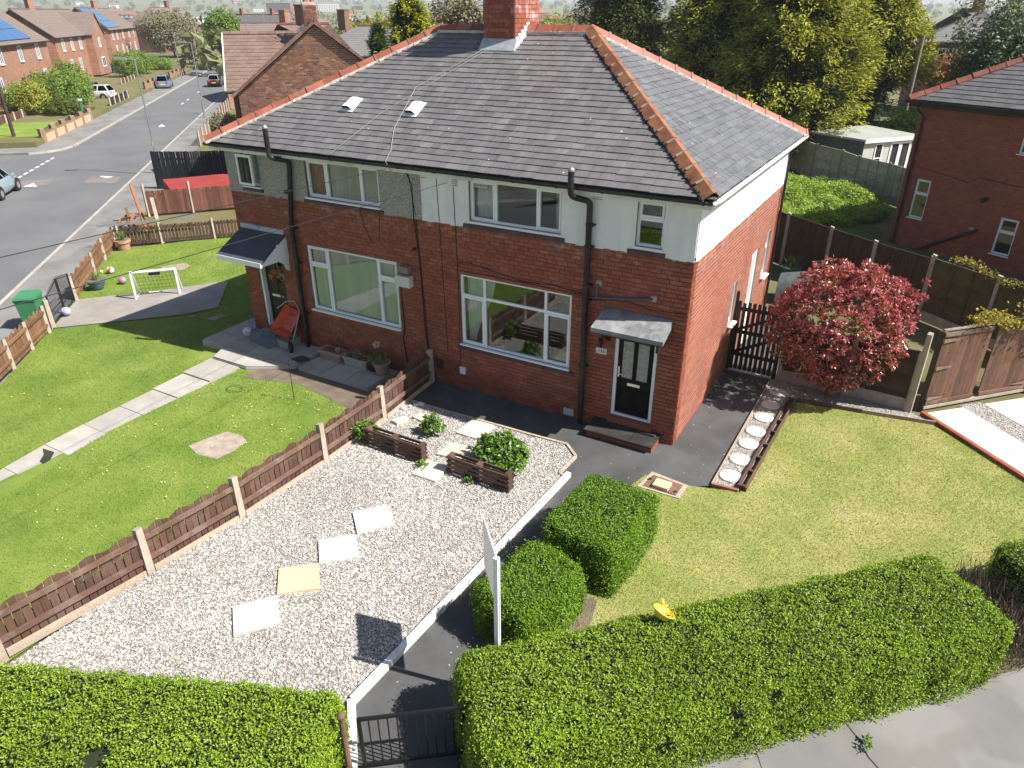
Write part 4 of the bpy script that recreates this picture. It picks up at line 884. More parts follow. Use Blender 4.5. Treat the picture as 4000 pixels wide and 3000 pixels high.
# ---- chimney
cx0,cx1,cy0,cy1=-6.62,-5.78,3.42,4.62
ch=MB(); ch.box(cx0,cx1,cy0,cy1,6.9,9.35); ch.box(cx0-.05,cx1+.05,cy0-.05,cy1+.05,9.1,9.25); ch.box(cx0-.03,cx1+.03,cy0-.03,cy1+.03,9.351,9.42); chim=ch.build('chimney',MORTAR,house)
for fr,w in ((((cx0,cy0,7.0),(1,0),(0,-1)),cx1-cx0),(((cx1,cy0,7.0),(0,1),(1,0)),cy1-cy0),(((cx0,cy1,7.0),(0,-1),(-1,0)),cy1-cy0),(((cx1,cy1,7.0),(-1,0),(0,1)),cx1-cx0)): lay_bricks(fr,w,.0,2.1,[],chim,BRICK,.098,.28,80)
for x in (-6.4,-6.0):
    for y in (3.75,4.25): m=MB(); m.lathe([(.13,0),(.12,.1),(.10,.35),(.12,.42),(.11,.45)],(x,y,9.42),14); m.build('chimney_pot',TERRA,chim,smooth='auto')
k=(ZR-ZF)/(D/2+OV); zf=ZF+(cy0-EF)*k
m=MB(); m.hexa([(cx0-.05,cy0-.20,zf-.20*k+.02),(cx1+.10,cy0-.20,zf-.20*k+.02),(cx1+.10,cy0+.0,zf+.03),(cx0-.05,cy0+.0,zf+.03),(cx0-.05,cy0-.205,zf-.2*k+.04),(cx1+.10,cy0-.205,zf-.2*k+.04),(cx1+.07,cy0-.022,zf+.17),(cx0-.03,cy0-.022,zf+.17)])
for i in range(5):
    y0=cy0+i*.13; z0=zf+(y0-cy0)*k; m.hexa([(cx1+.013,y0,z0),(cx1+.10,y0,z0+.01),(cx1+.10,y0+.13,z0+.13*k+.01),(cx1+.013,y0+.13,z0+.13*k),(cx1+.013,y0,z0+.20),(cx1+.02,y0,z0+.20),(cx1+.02,y0+.13,z0+.22),(cx1+.013,y0+.13,z0+.22)])
m.build('lead_flashing',LEAD,chim)
m=MB(); m.tube([(cx0-.06,cy0+.1,7.8),(cx0-.06,cy0+.1,9.9)],.018,6)
for z in (8.0,8.25): m.box(cx0-.07,cx0,cy0+.06,cy0+.14,z,z+.03)
m.build('aerial_mast',BLACKM,chim)
# cables lying on the roof
m=MB(); rz=lambda y: ZF+(y-EF)*k+.035
m.tube([(-6.5,3.3,rz(3.3)),(-7.6,1.9,rz(1.9)),(-7.3,.6,rz(.6)),(-6.95,0,rz(0)),(-6.85,-.33,5.25),(-6.7,-.30,5.0)],.007,5); m.tube([(-6.4,3.3,rz(3.3)),(-8.0,1.0,rz(1.0)),(-8.45,-.3,5.28)],.006,5); m.build('cable',pm('pale_cable',(.30,.28,.24),.7,.1),roof)
# ================================================================== FENCES AND GATES
def picket_fence(name,label,pts,h,zf,mat,railmat,side,ph=.9,pw=.10,gap=.014,wave=.07,bays=None,postmat=CONCP,postw=.10,group=None,rails=(.28,.68),pick_out=.05,top='wave'):
    f=thing(name,label,'fence',(pts[0][0],pts[0][1],zf(pts[0][0])),0,group)
    for x,y in pts:
        z=zf(x); m=MB(); w=postw/2; hh=ph*random.uniform(.98,1.02)
        lx,ly=random.uniform(-.02,.02),random.uniform(-.02,.02)
        m.hexa([(x-w,y-w,z-.1),(x+w,y-w,z-.1),(x+w,y+w,z-.1),(x-w,y+w,z-.1),(x-w*.85+lx,y-w*.85+ly,z+hh-.03),(x+w*.85+lx,y-w*.85+ly,z+hh),(x+w*.85+lx,y+w*.85+ly,z+hh),(x-w*.85+lx,y+w*.85+ly,z+hh-.03)])
        m.build('post',postmat,f)
    for i in range(len(pts)-1):
        if bays is not None and i not in bays: continue
        a,b=Vector((*pts[i],0)),Vector((*pts[i+1],0)); d=(b-a); L=d.length; d.normalize(); n=Vector((d.y,-d.x,0))*side
        a=a+d*postw*.55; L-=postw*1.1; za,zb=zf(a.x),zf(b.x)
        for r in rails:
            p=a+n*.035; q=a+d*L+n*.035; m=MB(); m.beam((p.x,p.y,za+r),(q.x,q.y,zb+r),.04,.085); m.build('rail',railmat,f)
        k=int(L/(pw+gap)); st=L/k
        for j in range(k):
            t=(j+.5)*st; c=a+d*t-n*(pick_out-.035); z=za+(zb-za)*t/L; w=(st-gap)/2
            ph_=(j/k)*2*math.pi*4
            t0,t1=h+wave*math.sin(ph_-.5),h+wave*math.sin(ph_+.7); jl=random.uniform(-.015,.015)
            if top=='flat': t0=t1=h+random.uniform(-.01,.01)
            vs=[]
            for zz in (0,1):
                for sgn,nn in ((-1,.010),(1,.010),(1,-.010),(-1,-.010)):
                    q=c+d*(sgn*w+ (jl if zz else 0))+n*nn; vs.append((q.x,q.y,z+(.06 if zz==0 else (t0 if sgn<0 else t1))))
            MB().hexa(vs).build('picket',mat,f)
    return f
zf0=lambda x:0.0
PF=[(-6.13,-.12),(-5.97,-2.19),(-5.93,-4.11),(-5.99,-6.21),(-6.16,-7.95),(-6.45,-10.12),(-6.9,-12.2)]
fz=picket_fence('picket_fence','brown picket fence with pale square posts between the gravel garden and the green lawn',PF,.80,zf0,WOODB,WOODR,-1,.89,.10,.014,.035,postmat=CONCP,postw=.13)
m=MB()
for i in range(len(PF)-1): m.beam((PF[i][0]+.03,PF[i][1]-.08,.02),(PF[i+1][0]+.03,PF[i+1][1]+.08,.02),.03,.15)
EDG=pm('pale_gravel_board',(.42,.34,.26),.85,.2,3,60,.3,.003,grain=(3,40,40))
for i in range(len(PF)-1):
    MB().beam((PF[i][0]+.05,PF[i][1]-.08,.03),(PF[i+1][0]+.05,PF[i+1][1]+.08,.03),.03,.14).build('gravel_board',EDG,fz)
LF=[(-13.0,-8.55),(-13.95,-7.55),(-14.9,-6.55),(-15.85,-5.5),(-16.75,-4.5),(-17.68,-3.5),(-18.6,-2.5)]
picket_fence('picket_fence','tan wooden picket fence along the street, up to the black gate',LF,.82,G,WOODT,WOODT,1,.88,.10,.006,.06)
LF2=[(-20.6,-.42),(-22.56,1.5),(-23.94,2.8),(-25.2,4.15)]
picket_fence('picket_fence','tan wooden picket fence beyond the black gate, past the blue pot',LF2,.82,G,WOODT,WOODT,1,.86,.10,.006,.06)
m=MB(); 
for x,y in ((-18.92,-2.2),): m.hexa([(x-.07,y-.07,-.6),(x+.07,y-.07,-.6),(x+.07,y+.07,-.6),(x-.07,y+.07,-.6),(x-.06,y-.06,.40),(x+.06,y-.06,.42),(x+.06,y+.06,.42),(x-.06,y+.06,.40)])
m.build('gate_post',CONCP,loc=(-18.92,-2.2,-.5),label='concrete post beside the black driveway gate, next to the last tan picket bay',cat='post')
SF=[(-25.1,4.25),(-24.0,5.4),(-22.6,6.95),(-21.0,8.8),(-19.4,10.6)]
picket_fence('picket_fence','low dark brown slatted fence at the far end of the green lawn',SF,.78,G,WOODB,WOODB,-1,.90,.095,.03,.0,rails=(.14,.66),top='flat')
SF2=[(-28.6,8.1),(-27.3,9.6),(-26.0,11.2),(-24.6,12.9),(-23.2,14.6)]
picket_fence('board_fence','reddish brown close board fence behind the low slatted fence',SF2,1.15,G,pm('red_brown_board',(.16,.07,.045),.8,.2,4,60,.3,.003,piece=.4,grain=(40,40,3)),WOODR,-1,1.5,.12,.006,.0,rails=(.3,.95),top='flat')
SF3=[(-33.3,12.1),(-31.6,13.0),(-30.1,14.3),(-28.4,16.2),(-26.6,18.2)]
picket_fence('board_fence','tall dark charcoal board fence under the end of the hip roof',SF3,2.0,G,pm('charcoal_board',(.020,.022,.028),.8,.2,4,60,.3,.003,piece=.5,grain=(40,40,3)),BLACKM,-1,2.05,.11,.012,.0,rails=(.4,1.6),top='flat',postmat=BLACKM)  # boards in a dark charcoal tone, varied by piece
m=MB(); m.hexa([(-30.6,10.6,-.5),(-28.6,9.6,-.5),(-25.4,13.4,-.5),(-27.4,14.8,-.5),(-30.6,10.6,.55),(-28.6,9.6,.35),(-25.4,13.4,.45),(-27.4,14.8,.65)])
hut=m.build('low_shed',pm('red_felt',(.26,.035,.03),.8,.2,3,60,.3,.004),loc=(-28,12,-.5),label='low shed with a dark red roof behind the brown board fence',cat='shed')
m=MB(); m.beam((-28.7,9.45,.36),(-25.4,13.3,.46),.05,.06); m.build('roof_edge',WOODG,hut)
# iron gate across the driveway
g=thing('iron_gate','black iron double gate at the end of the concrete driveway','gate',(-19.0,-2.1,-.5))
ga,gb=Vector((-19.02,-2.08,0)),Vector((-20.5,-.52,0)); gd=(gb-ga)
for k in range(2):
    p=ga+gd*(.5*k+.01); q=ga+gd*(.5*k+.49); m=MB()
    for z in (-.40,-.05): m.beam((p.x,p.y,z),(q.x,q.y,z),.02,.03)
    for e in (p,q): m.beam((e.x,e.y,-.45),(e.x,e.y,.5 if e is (p if k==0 else q) else .68),.035,.035)
    m.build('gate_frame',BLACKM,g)
    n=11; tp=[]
    for j in range(1,n):
        c=p.lerp(q,j/n); s=(j/n if k==0 else 1-j/n); zt=.48+.22*s; tp.append((c.x,c.y,zt-.05)); m=MB(); m.cyl((c.x,c.y,-.42),(c.x,c.y,zt),.008,.008,6); m.cyl((c.x,c.y,zt),(c.x,c.y,zt+.05),.014,.001,6); m.build('gate_bar',BLACKM,g)
    MB().tube(tp,.012,6).build('gate_rail',BLACKM,g)
# small gate on the garden path, nearest hedge
g=thing('iron_gate','black metal bar gate standing between the two clipped hedges','gate',(-.85,-8.87,0))
ga,gb=Vector((-.84,-8.86,0)),Vector((.10,-8.13,0)); m=MB(); m.beam((ga.x,ga.y,.90),(gb.x,gb.y,.90),.03,.045); m.beam((ga.x,ga.y,.10),(gb.x,gb.y,.10),.03,.04); m.beam((ga.x,ga.y,.08),(ga.x,ga.y,.92),.035,.035); m.beam((gb.x,gb.y,.08),(gb.x,gb.y,.92),.035,.035); m.build('gate_frame',BLACKM,g)
for j in range(1,11): c=ga.lerp(gb,j/11); MB().cyl((c.x,c.y,.11),(c.x,c.y,.89),.009,.009,6).build('gate_bar',BLACKM,g)
m=MB(); m.cyl((-.98,-8.98,-.1),(-.98,-8.98,1.0),.038,.038,10); m.ball((-.98,-8.98,1.0),.05,8,6); m.build('gate_post',pm('rusty_iron',(.16,.09,.06),.85,.35,8,60,.4,.004),loc=(-.98,-8.98,0),label='rusty round gate post beside the left clipped hedge',cat='post')
# wooden slatted side gate by the gable wall
g=thing('side_gate','dark brown slatted wooden gate between the sunlit brick wall and the fence','gate',(.05,4.23,0))
for i in range(9):
    x0=.07+i*.118
    MB().box(x0,x0+.078,4.20,4.222,.06,1.84+random.uniform(-.03,.03)).build('slat',WOODD,g)
for z in (.42,1.02,1.62): MB().box(.05,1.12,4.223,4.258,z,z+.09).build('rail',WOODD,g)
MB().beam((.10,4.24,.5),(1.06,4.24,1.02),.03,.08).build('brace',WOODD,g); MB().beam((.10,4.2401,1.1),(1.06,4.2401,1.6),.03,.07).build('brace',WOODD,g)
MB().box(.003,.065,4.19,4.27,0,2.1).build('gate_post',WOODD,g); MB().box(1.13,1.22,4.18,4.27,0,1.9).build('gate_post',WOODD,g)
MB().box(.02,1.15,4.16,4.30,.003,.03).build('threshold',CONC,g)
# concrete-post fence with gravel boards, running to the double gate
def panel_fence(label,pts,h,hb,boards,mat,boardh,vertical=False,postw=.11,posts=None,postmat=CONCP,ph=None,group=None,name='panel_fence'):
    f=thing(name,label,'fence',(pts[0][0],pts[0][1],0),0,group); ph=ph or h+.02
    for i,(x,y) in enumerate(pts):
        m=MB(); w=postw/2; m.hexa([(x-w,y-w,-.1),(x+w,y-w,-.1),(x+w,y+w,-.1),(x-w,y+w,-.1),(x-w,y-w,ph),(x+w,y-w,ph-.03),(x+w,y+w,ph-.03),(x-w,y+w,ph)]); m.build('post',postmat,f)
    for i in range(len(pts)-1):
        a,b=Vector((*pts[i],0)),Vector((*pts[i+1],0)); d=(b-a).normalized(); a=a+d*postw*.5; b=b-d*postw*.5; n=Vector((d.y,-d.x,0)); L=(b-a).length
        if hb: MB().beam((a.x,a.y,hb/2),(b.x,b.y,hb/2),.05,hb).build('gravel_board',CONCP,f)
        if vertical:
            k=int(L/boardh); 
            for j in range(k):
                p=a+d*(L*j/k+.003); q=a+d*(L*(j+1)/k-.003); o_=n*random.uniform(-.003,.003); p+=o_; q+=o_
                MB().hexa([(p+n*.012+Vector((0,0,hb))),(q+n*.012+Vector((0,0,hb))),(q-n*.012+Vector((0,0,hb))),(p-n*.012+Vector((0,0,hb))),(p+n*.012+Vector((0,0,h))),(q+n*.012+Vector((0,0,h))),(q-n*.012+Vector((0,0,h))),(p-n*.012+Vector((0,0,h)))]).build('board',mat,f)
        else:
            k=int((h-hb)/boardh)
            for j in range(k):
                z=hb+(h-hb)*j/k; zt=hb+(h-hb)*(j+1)/k+.012; e=random.uniform(-.003,.003)
                MB().hexa([(a+n*(.020+e)+Vector((0,0,z))),(b+n*(.020-e)+Vector((0,0,z))),(b-n*.012+Vector((0,0,z))),(a-n*.012+Vector((0,0,z))),(a+n*.006+Vector((0,0,zt))),(b+n*.006+Vector((0,0,zt))),(b-n*.012+Vector((0,0,zt))),(a-n*.012+Vector((0,0,zt)))]).build('board',mat,f)
            for s in (0.02,.34,.66,.98):
                c=a.lerp(b,s); MB().hexa([c-d*.025+n*.018+Vector((0,0,hb)),c+d*.025+n*.018+Vector((0,0,hb)),c+d*.025+n*.038+Vector((0,0,hb)),c-d*.025+n*.038+Vector((0,0,hb)),c-d*.025+n*.018+Vector((0,0,h)),c+d*.025+n*.018+Vector((0,0,h)),c+d*.025+n*.038+Vector((0,0,h)),c-d*.025+n*.038+Vector((0,0,h))]).build('batten',mat,f)
            MB().beam((a.x,a.y,h+.022),(b.x,b.y,h+.022),.05,.03).build('capping',mat,f)
    return f
panel_fence('dark brown panel fence with grey gravel boards behind the red shrub',[(1.30,4.24),(2.82,4.2),(4.16,4.10)],1.45,.30,0,WOODP,.13,ph=1.5)
m=MB(); m.hexa([(4.14,4.02,-.1),(4.26,4.0,-.1),(4.28,4.12,-.1),(4.16,4.14,-.1),(4.15,4.03,1.92),(4.25,4.02,1.92),(4.27,4.11,1.95),(4.17,4.13,1.95)]); m.build('fence_post',CONCP,loc=(4.2,4.06,0),label='tall concrete post leaning at the hinge side of the brown double gate',cat='post')
WOODPO=pm('olive_panel_wood',(.085,.060,.026),.85,.25,3,60,.3,.004,piece=.3,grain=(4,4,50),dirt=(.11,.105,.03),dirtamt=.7)
panel_fence('long dark brown panel fence with concrete posts below the shaded brick house',[(-2.1,14.85),(-.55,13.67),(1.03,12.48),(2.44,11.45),(4.03,10.45)],1.83,.0,0,WOODP,.11,True,ph=1.9)
panel_fence('mossy lapped panel fence with concrete posts, overgrown on top, beside the double gate',[(4.06,10.40),(5.62,9.2),(7.1,8.0)],1.83,.30,0,WOODPO,.105,ph=1.98)
# double timber gate
g=thing('double_gate','brown boarded double gate with strap hinges and a creeper on its top','gate',(4.45,4.33,0))
qa,qb=Vector((4.40,4.28,0)),Vector((6.55,6.58,0)); qd=(qb-qa).normalized(); qn=Vector((qd.y,-qd.x,0)); QL=(qb-qa).length
WOODQ=pm('gate_board',(.135,.068,.040),.7,.25,4,60,.3,.003,piece=.35,grain=(35,35,2.5),dirt=(.07,.038,.025),dirtamt=.5)
for lf_ in range(2):
    s0=.12+lf_*(QL/2-.02); s1=s0+QL/2-.20; k=11
    for j in range(k):
        p=qa+qd*(s0+(s1-s0)*j/k+.002); q=qa+qd*(s0+(s1-s0)*(j+1)/k-.002); zt=1.88
        MB().hexa([p+qn*.012+Vector((0,0,.12)),q+qn*.012+Vector((0,0,.12)),q-qn*.012+Vector((0,0,.12)),p-qn*.012+Vector((0,0,.12)),p+qn*.012+Vector((0,0,zt)),q+qn*.012+Vector((0,0,zt)),q-qn*.012+Vector((0,0,zt)),p-qn*.012+Vector((0,0,zt))]).build('board',WOODQ,g)
    p,q=qa+qd*s0,qa+qd*s1
    for z in (1.86,.16): MB().beam(p+qn*.03+Vector((0,0,z)),q+qn*.03+Vector((0,0,z)),.03,.09).build('rail',WOODR,g)
    MB().beam(p-qn*.03+Vector((0,0,1.95)),q-qn*.03+Vector((0,0,1.95)),.07,.03).build('capping',WOODG,g)
    hx=p if lf_==0 else q; sg=1 if lf_==0 else -1
    for z in (.28,1.05,1.72):
        m=MB(); a_=hx+qn*.05+Vector((0,0,z)); b_=a_+qd*sg*.42; m.extr([a_+Vector((0,0,-.05)),a_+Vector((0,0,.05)),b_+Vector((0,0,.012)),b_-Vector((0,0,.012))],qn*.006); m.build('strap_hinge',pm('rust_hinge%d%d'%(lf_,int(z*10)),(.22,.14,.10),.8,.2),g)
for s in (.04,QL-.04): c=qa+qd*s; MB().box(c.x-.05,c.x+.05,c.y-.05,c.y+.05,-.05,1.95).build('gate_post',WOODD,g)
MB().beam(qa+qd*.1+Vector((0,0,.05)),qb-qd*.05+Vector((0,0,.05)),.10,.07).build('threshold',CONCP,g)
# ================================================================== PATH EDGES, STEPPING STONES
P0,P1=Vector((-1.40,-2.1,0)),Vector((-1.60,-8.22,0))
t=thing('white_kerb','white painted concrete kerb along the gravel from the house to the gate','kerb',(-1.4,-2.1,0))
n=7
for i in range(n):
    a,b=P0.lerp(P1,i/n),P0.lerp(P1,(i+1)/n); a=a+Vector((0,-.004,0)); j=random.uniform(-.008,.008); MB().beam((a.x,a.y,.045+j),(b.x,b.y,.045-j),.10,.11).build('kerb_stone',WHITEK,t)
MB().beam((-1.61,-8.23,.045),(-1.10,-8.78,.045),.10,.11).build('kerb_stone',WHITEK,t); MB().beam((-1.08,-8.80,.04),(-.95,-8.95,.04),.10,.11).build('kerb_stone',WHITEK,t)
t=thing('edging_kerb','narrow worn concrete edging between gravel and tarmac in front of the house','kerb',(-4,-1.2,0))
ed=[(-5.98,-1.21),(-5.1,-1.22),(-3.97,-1.18),(-2.73,-1.15),(-1.92,-1.11),(-1.56,-1.44),(-1.59,-2.13),(-1.42,-2.2)]
for i in range(len(ed)-1): MB().beam((*ed[i],.02),(*ed[i+1],.02),.055,.07).build('edging_stone',CONCP,t)
def flag(cs,mat,label,h=.045,z=.02,group=None):
    c=(sum(q[0] for q in cs)/4,sum(q[1] for q in cs)/4)
    k=lambda x,y:(c[0]+(x-c[0])*.985,c[1]+(y-c[1])*.985); m=MB(); lo=[(*q,z-.01) for q in cs]; hi=[(*q,z+h-.006) for q in cs]; tp=[(*k(*q),z+h+random.uniform(-.004,.004)) for q in cs]
    if sum(cs[i][0]*cs[(i+1)%4][1]-cs[(i+1)%4][0]*cs[i][1] for i in range(4))<0: lo,hi,tp=lo[::-1],hi[::-1],tp[::-1]
    m.add(lo+hi+tp,[(3,2,1,0),(8,9,10,11)]+[(i,(i+1)%4,4+(i+1)%4,4+i) for i in range(4)]+[(4+i,4+(i+1)%4,8+(i+1)%4,8+i) for i in range(4)]); m.build('stepping_stone',mat,loc=(c[0],c[1],0),label=label,cat='stepping stone',group=group or 'stepping stones across the gravel')
flag([(-4.28,-5.15),(-3.88,-4.66),(-3.42,-5.05),(-3.82,-5.56)],CONCW,'white square stepping stone, first of the diagonal row past the slatted planters')
flag([(-4.27,-6.04),(-3.82,-5.59),(-3.39,-6.01),(-3.85,-6.46)],CONCW,'white square stepping stone touching the buff one at its far corner')
flag([(-4.33,-6.89),(-3.86,-6.46),(-3.44,-6.89),(-3.92,-7.32)],SANDY,'buff yellow square stepping stone between two white ones on the gravel')
flag([(-4.31,-7.85),(-3.91,-7.33),(-3.45,-7.72),(-3.84,-8.24)],CONCW,'white square stepping stone at the hedge end of the row')
flag([(-4.20,-1.90),(-4.19,-1.26),(-3.62,-1.23),(-3.57,-1.90)],SANDST,'cream stepping stone beside the tarmac, half in shadow of the leafy plant')
flag([(-4.07,-2.82),(-4.08,-2.30),(-3.54,-2.20),(-3.53,-2.74)],SANDST,'cream stepping stone between the two slatted planters, in the middle of three')
flag([(-4.07,-3.63),(-4.10,-3.09),(-3.60,-3.04),(-3.52,-3.62)],SANDST,'cream stepping stone with a shadow patch at the end of a slatted planter')
for i,(x,y) in enumerate([(1.45,3.50),(1.43,2.76),(1.42,2.10),(1.41,1.39),(1.40,.81),(1.39,.12),(1.37,-.56)]):
    m=MB(); m.lathe([(.205,0),(.215,.012),(.212,.032),(.19,.042),(.10,.046)],(x,y,.012),26); lab=['round stepping stone beside the slatted gate, shaded by the red shrub','second round stepping stone from the slatted gate','third round stepping stone from the slatted gate, at the edge of the shrub shadow','fourth round stepping stone from the slatted gate, white in the sun','fifth round stepping stone from the slatted gate, white in the sun','sixth round stepping stone from the slatted gate, white in the sun','round white stepping stone at the lawn end of the strip'][i]
    m.build('stepping_stone',CONCW,loc=(x,y,0),smooth='auto',label=lab,cat='stepping stone',group='round stepping stones beside the tarmac')
e=thing('timber_edging','dark timber ladder edging between the round stones and the dry lawn','edging',(1.68,1.2,0))
for a,b in (((1.60,-.90),(1.74,3.22)),((1.74,-.92),(1.88,3.22))): MB().beam((*a,.06),(*b,.06),.035,.11).build('rail',WOODB,e)
for i in range(8): y=-.88+i*.58; x=1.605+(y+.9)*.034; MB().box(x,x+.135,y,y+.06,.02,.105).build('cross_piece',WOODB,e)
MB().beam((1.90,3.26,.05),(3.3,3.45,.05),.04,.11).build('rail',WOODB,e); MB().beam((3.3,3.45,.05),(4.76,3.68,.05),.04,.10).build('rail',WOODG,e)
e=thing('edging_kerb','red brick edging of the pale slab driveway beside the lawn','kerb',(4.5,4.1,0))
for i in range(28): a,b=dr(.0+i*.23,-.06),dr(.222+i*.23,-.06); MB().beam((*a,.035),(*b,.035),.10,.11).build('edging_brick',BRICK,e)
e=thing('edging_kerb','thin timber edging between tarmac side path and the pebble strip','kerb',(1.13,1.5,0))
MB().beam((1.13,-1.03,.03),(1.14,4.1,.03),.025,.07).build('rail',WOODG,e); MB().beam((1.14,-1.02,.03),(1.62,-.98,.03),.06,.07).build('edging_tile',TERRA,e)
dv=MB().prism([dr(-.05,0),dr(7,0),dr(7,3.3),dr(-.05,3.3)],-.1,-.01).build('driveway',CONC,kind='structure')
for b0,b1 in ((.0,1.09),(1.67,3.1)):
    for i in range(6):
        slab([dr(i*.95,b0),dr(i*.95+.94,b0),dr(i*.95+.94,b1),dr(i*.95,b1)],-.02,.022+random.uniform(-.003,.003),CONCW,dv)
# manhole with a stone on it
t=thing('manhole_cover','rusty patterned manhole cover in the corner of lawn and tarmac','manhole cover',(.3,-1.48,0))
RUST=pm('rusty_cast_iron',(.17,.10,.065),.85,.3,9,60,.5,.006)
MB().prism([(-.10,-1.78),(-.02,-1.17),(.74,-1.27),(.73,-1.76)],-.02,.03).build('surround',CONCP,t)
m=MB(); m.prism([(-.01,-1.72),(.05,-1.28),(.66,-1.33),(.64,-1.72)],.0301,.042)
m.build('plate',RUST,t)
for i in range(11): x=.03+i*.057; MB().box(x,x+.025,-1.70,-1.36,.0421,.05).build('rib',RUST,t)
for x,y in ((.04,-1.46),(.60,-1.62)): MB().cyl((x,y,.045),(x,y,.056),.035,.035,10).build('keyhole',INK,t)
flag([(.16,-1.69),(.17,-1.43),(.48,-1.44),(.47,-1.70)],SANDY,'small buff stone lying on the manhole cover',.05,.056,'loose stones by the lawn')
t=MB().hexa([(-5.72,-2.22,.02),(-5.52,-2.26,.02),(-5.40,-1.98,.02),(-5.58,-1.94,.02),(-5.72,-2.22,.09),(-5.52,-2.26,.09),(-5.40,-1.98,.09),(-5.58,-1.94,.09)]).build('brick_block',SANDST,loc=(-5.55,-2.1,0),label='cream stone block on the gravel beside the fence',cat='block')
t=MB().hexa([(-5.45,-1.82,.02),(-5.05,-1.90,.02),(-5.0,-1.68,.02),(-5.38,-1.58,.02),(-5.45,-1.82,.06),(-5.05,-1.90,.06),(-5.0,-1.68,.06),(-5.38,-1.58,.06)]).build('brick_block',SANDST,loc=(-5.2,-1.75,0),label='flat cream slab piece on the gravel near the shaded tarmac',cat='block')
for i,(x,y) in enumerate([(-5.78,-1.45),(-5.7,-1.33),(-5.84,-1.62),(-5.62,-1.25)]):
    m=MB(); m.ball((x,y,.04),.05+.012*i,7,5,sc=(1.3,.8,.7)); m.build('rock',CONCW,loc=(x,y,0),label=['small pale rock nearest the picket fence rail','pale rock between the fence and the shaded tarmac edge','larger pale rock touching the foot of the picket fence','largest pale rock at the corner of gravel and tarmac'][i],cat='rock',group='pale rocks at the fence')
# ================================================================== PALLET PLANTERS
def pallet(x0,x1,y,label):
    t=thing('pallet_planter',label,'planter',((x0+x1)/2,y,0))
    for z in (.05,.15,.25,.35):
        MB().box(x0,x1,y-.012,y+.012,z,z+.06).build('slat',WOODB,t); MB().box(x0,x1,y+.16,y+.184,z,z+.06).build('slat',WOODB,t)
    for x in (x0+.06,(x0+x1)/2,x1-.06): MB().box(x-.045,x+.045,y+.0125,y+.1595,.02,.424).build('post',WOODB,t)
    return t
pallet(-5.62,-4.14,-3.20,'dark brown pallet planter standing against the party fence'); pallet(-3.54,-2.12,-3.20,'dark brown pallet planter standing by the big leafy shrub')
# ================================================================== ESTATE SIGN
s=thing('sign_board','blank white estate board on a white post rising out of the hedge','sign',(.02,-7.18,0))
m=MB(); m.box(-.01,.05,-7.21,-7.15,-.1,2.40); m.build('post',PLASTW,s); MB().box(.0505,.056,-7.185,-7.175,.1,1.9).build('post_groove',STEEL,s)
m=MB(); m.beam((.0,-7.14,1.94),(-.57,-6.53,1.94),.012,.82); m.build('board',PLASTW,s)
# ================================================================== NEXT GARDEN
t=thing('football_goal','white plastic football goal with black net on the driveway','goal',(-18.5,1.2,-.5))
gA,gB=Vector((-18.9,.62,-.5)),Vector((-17.95,1.62,-.5)); bk=Vector((-.42,.42,0)); Hh=Vector((0,0,.95))
for q in (gA,gB): MB().tube([q,q+Hh],.045,10).build('post',PLASTW,t,smooth='auto')
MB().tube([gA+Hh,gB+Hh],.045,10).build('crossbar',PLASTW,t,smooth='auto')
for q in (gA,gB): MB().tube([q+Hh,q+bk*.3+Hh*.97,q+bk+Hh*.05,q],.022,8).build('side_frame',PLASTW,t,smooth='auto')
MB().tube([gA+bk+Hh*.04,gB+bk+Hh*.04],.022,8).build('ground_bar',PLASTW,t,smooth='auto')
m=MB()
for i in range(13): 
    q=gA.lerp(gB,i/12); m.tube([q+Hh,q+bk*.3+Hh*.9,q+bk+Hh*.05],.004,4)
for j in range(9):
    k_=j/8; o_=(bk*.3*min(1,k_*3)+Hh*(1-.1*min(1,k_*3)) if k_<.33 else bk*(.3+.7*(k_-.33)/.67)+Hh*(.9-.85*(k_-.33)/.67)); m.tube([gA+o_,gB+o_],.004,4)
m.build('net',BLACKM,t)
m=MB(); c=gA.lerp(gB,.5)+bk*.3+Hh*.86; d_=(gB-gA).normalized()*.19; m.hexa([c-d_-Hh*.07,c+d_-Hh*.07,c+d_-Hh*.07+bk*.03,c-d_-Hh*.07+bk*.03,c-d_*.8+Hh*.07,c+d_+Hh*.07,c+d_+Hh*.07+bk*.03,c-d_*.8+Hh*.07+bk*.03]); m.build('net_patch',BLACKM,t)
def ball(x,y,r,z,cols,label):
    name=label[:24]; m_,nt,b,out=newmat(name); v=nd(nt,'ShaderNodeTexVoronoi'); v.inputs['Scale'].default_value=7; nt.links.new(coords(nt),v.inputs['Vector']); s_=nd(nt,'ShaderNodeSeparateColor'); nt.links.new(v.outputs['Color'],s_.inputs[0])
    setc(nt,b,ramp(nt,s_.outputs[0],[(i/(len(cols)),c) for i,c in enumerate(cols)],'CONSTANT')); b.inputs['Roughness'].default_value=.4
    m=MB(); m.ball((x,y,z+r),r,20,14); m.build('football',m_,loc=(x,y,z),smooth=True,label=label,cat='ball',group='balls on the lawn')
ball(-22.2,1.9,.13,-.5,[(.75,.74,.70),(.45,.10,.05),(.75,.74,.7),(.70,.68,.6)],'white football with red marks on the lawn by the tan fence')
ball(-20.75,1.4,.135,-.5,[(.45,.12,.16),(.20,.28,.42),(.50,.20,.22)],'pink and blue football lying beside the goal')
ball(-19.45,-1.42,.14,-.46,[(.30,.32,.50),(.55,.55,.68),(.20,.20,.40)],'lilac patterned football at the foot of the black gate')
ball(-22.55,1.75,.06,-.5,[(.7,.66,.55),(.6,.55,.45)],'small cream ball next to the white football')
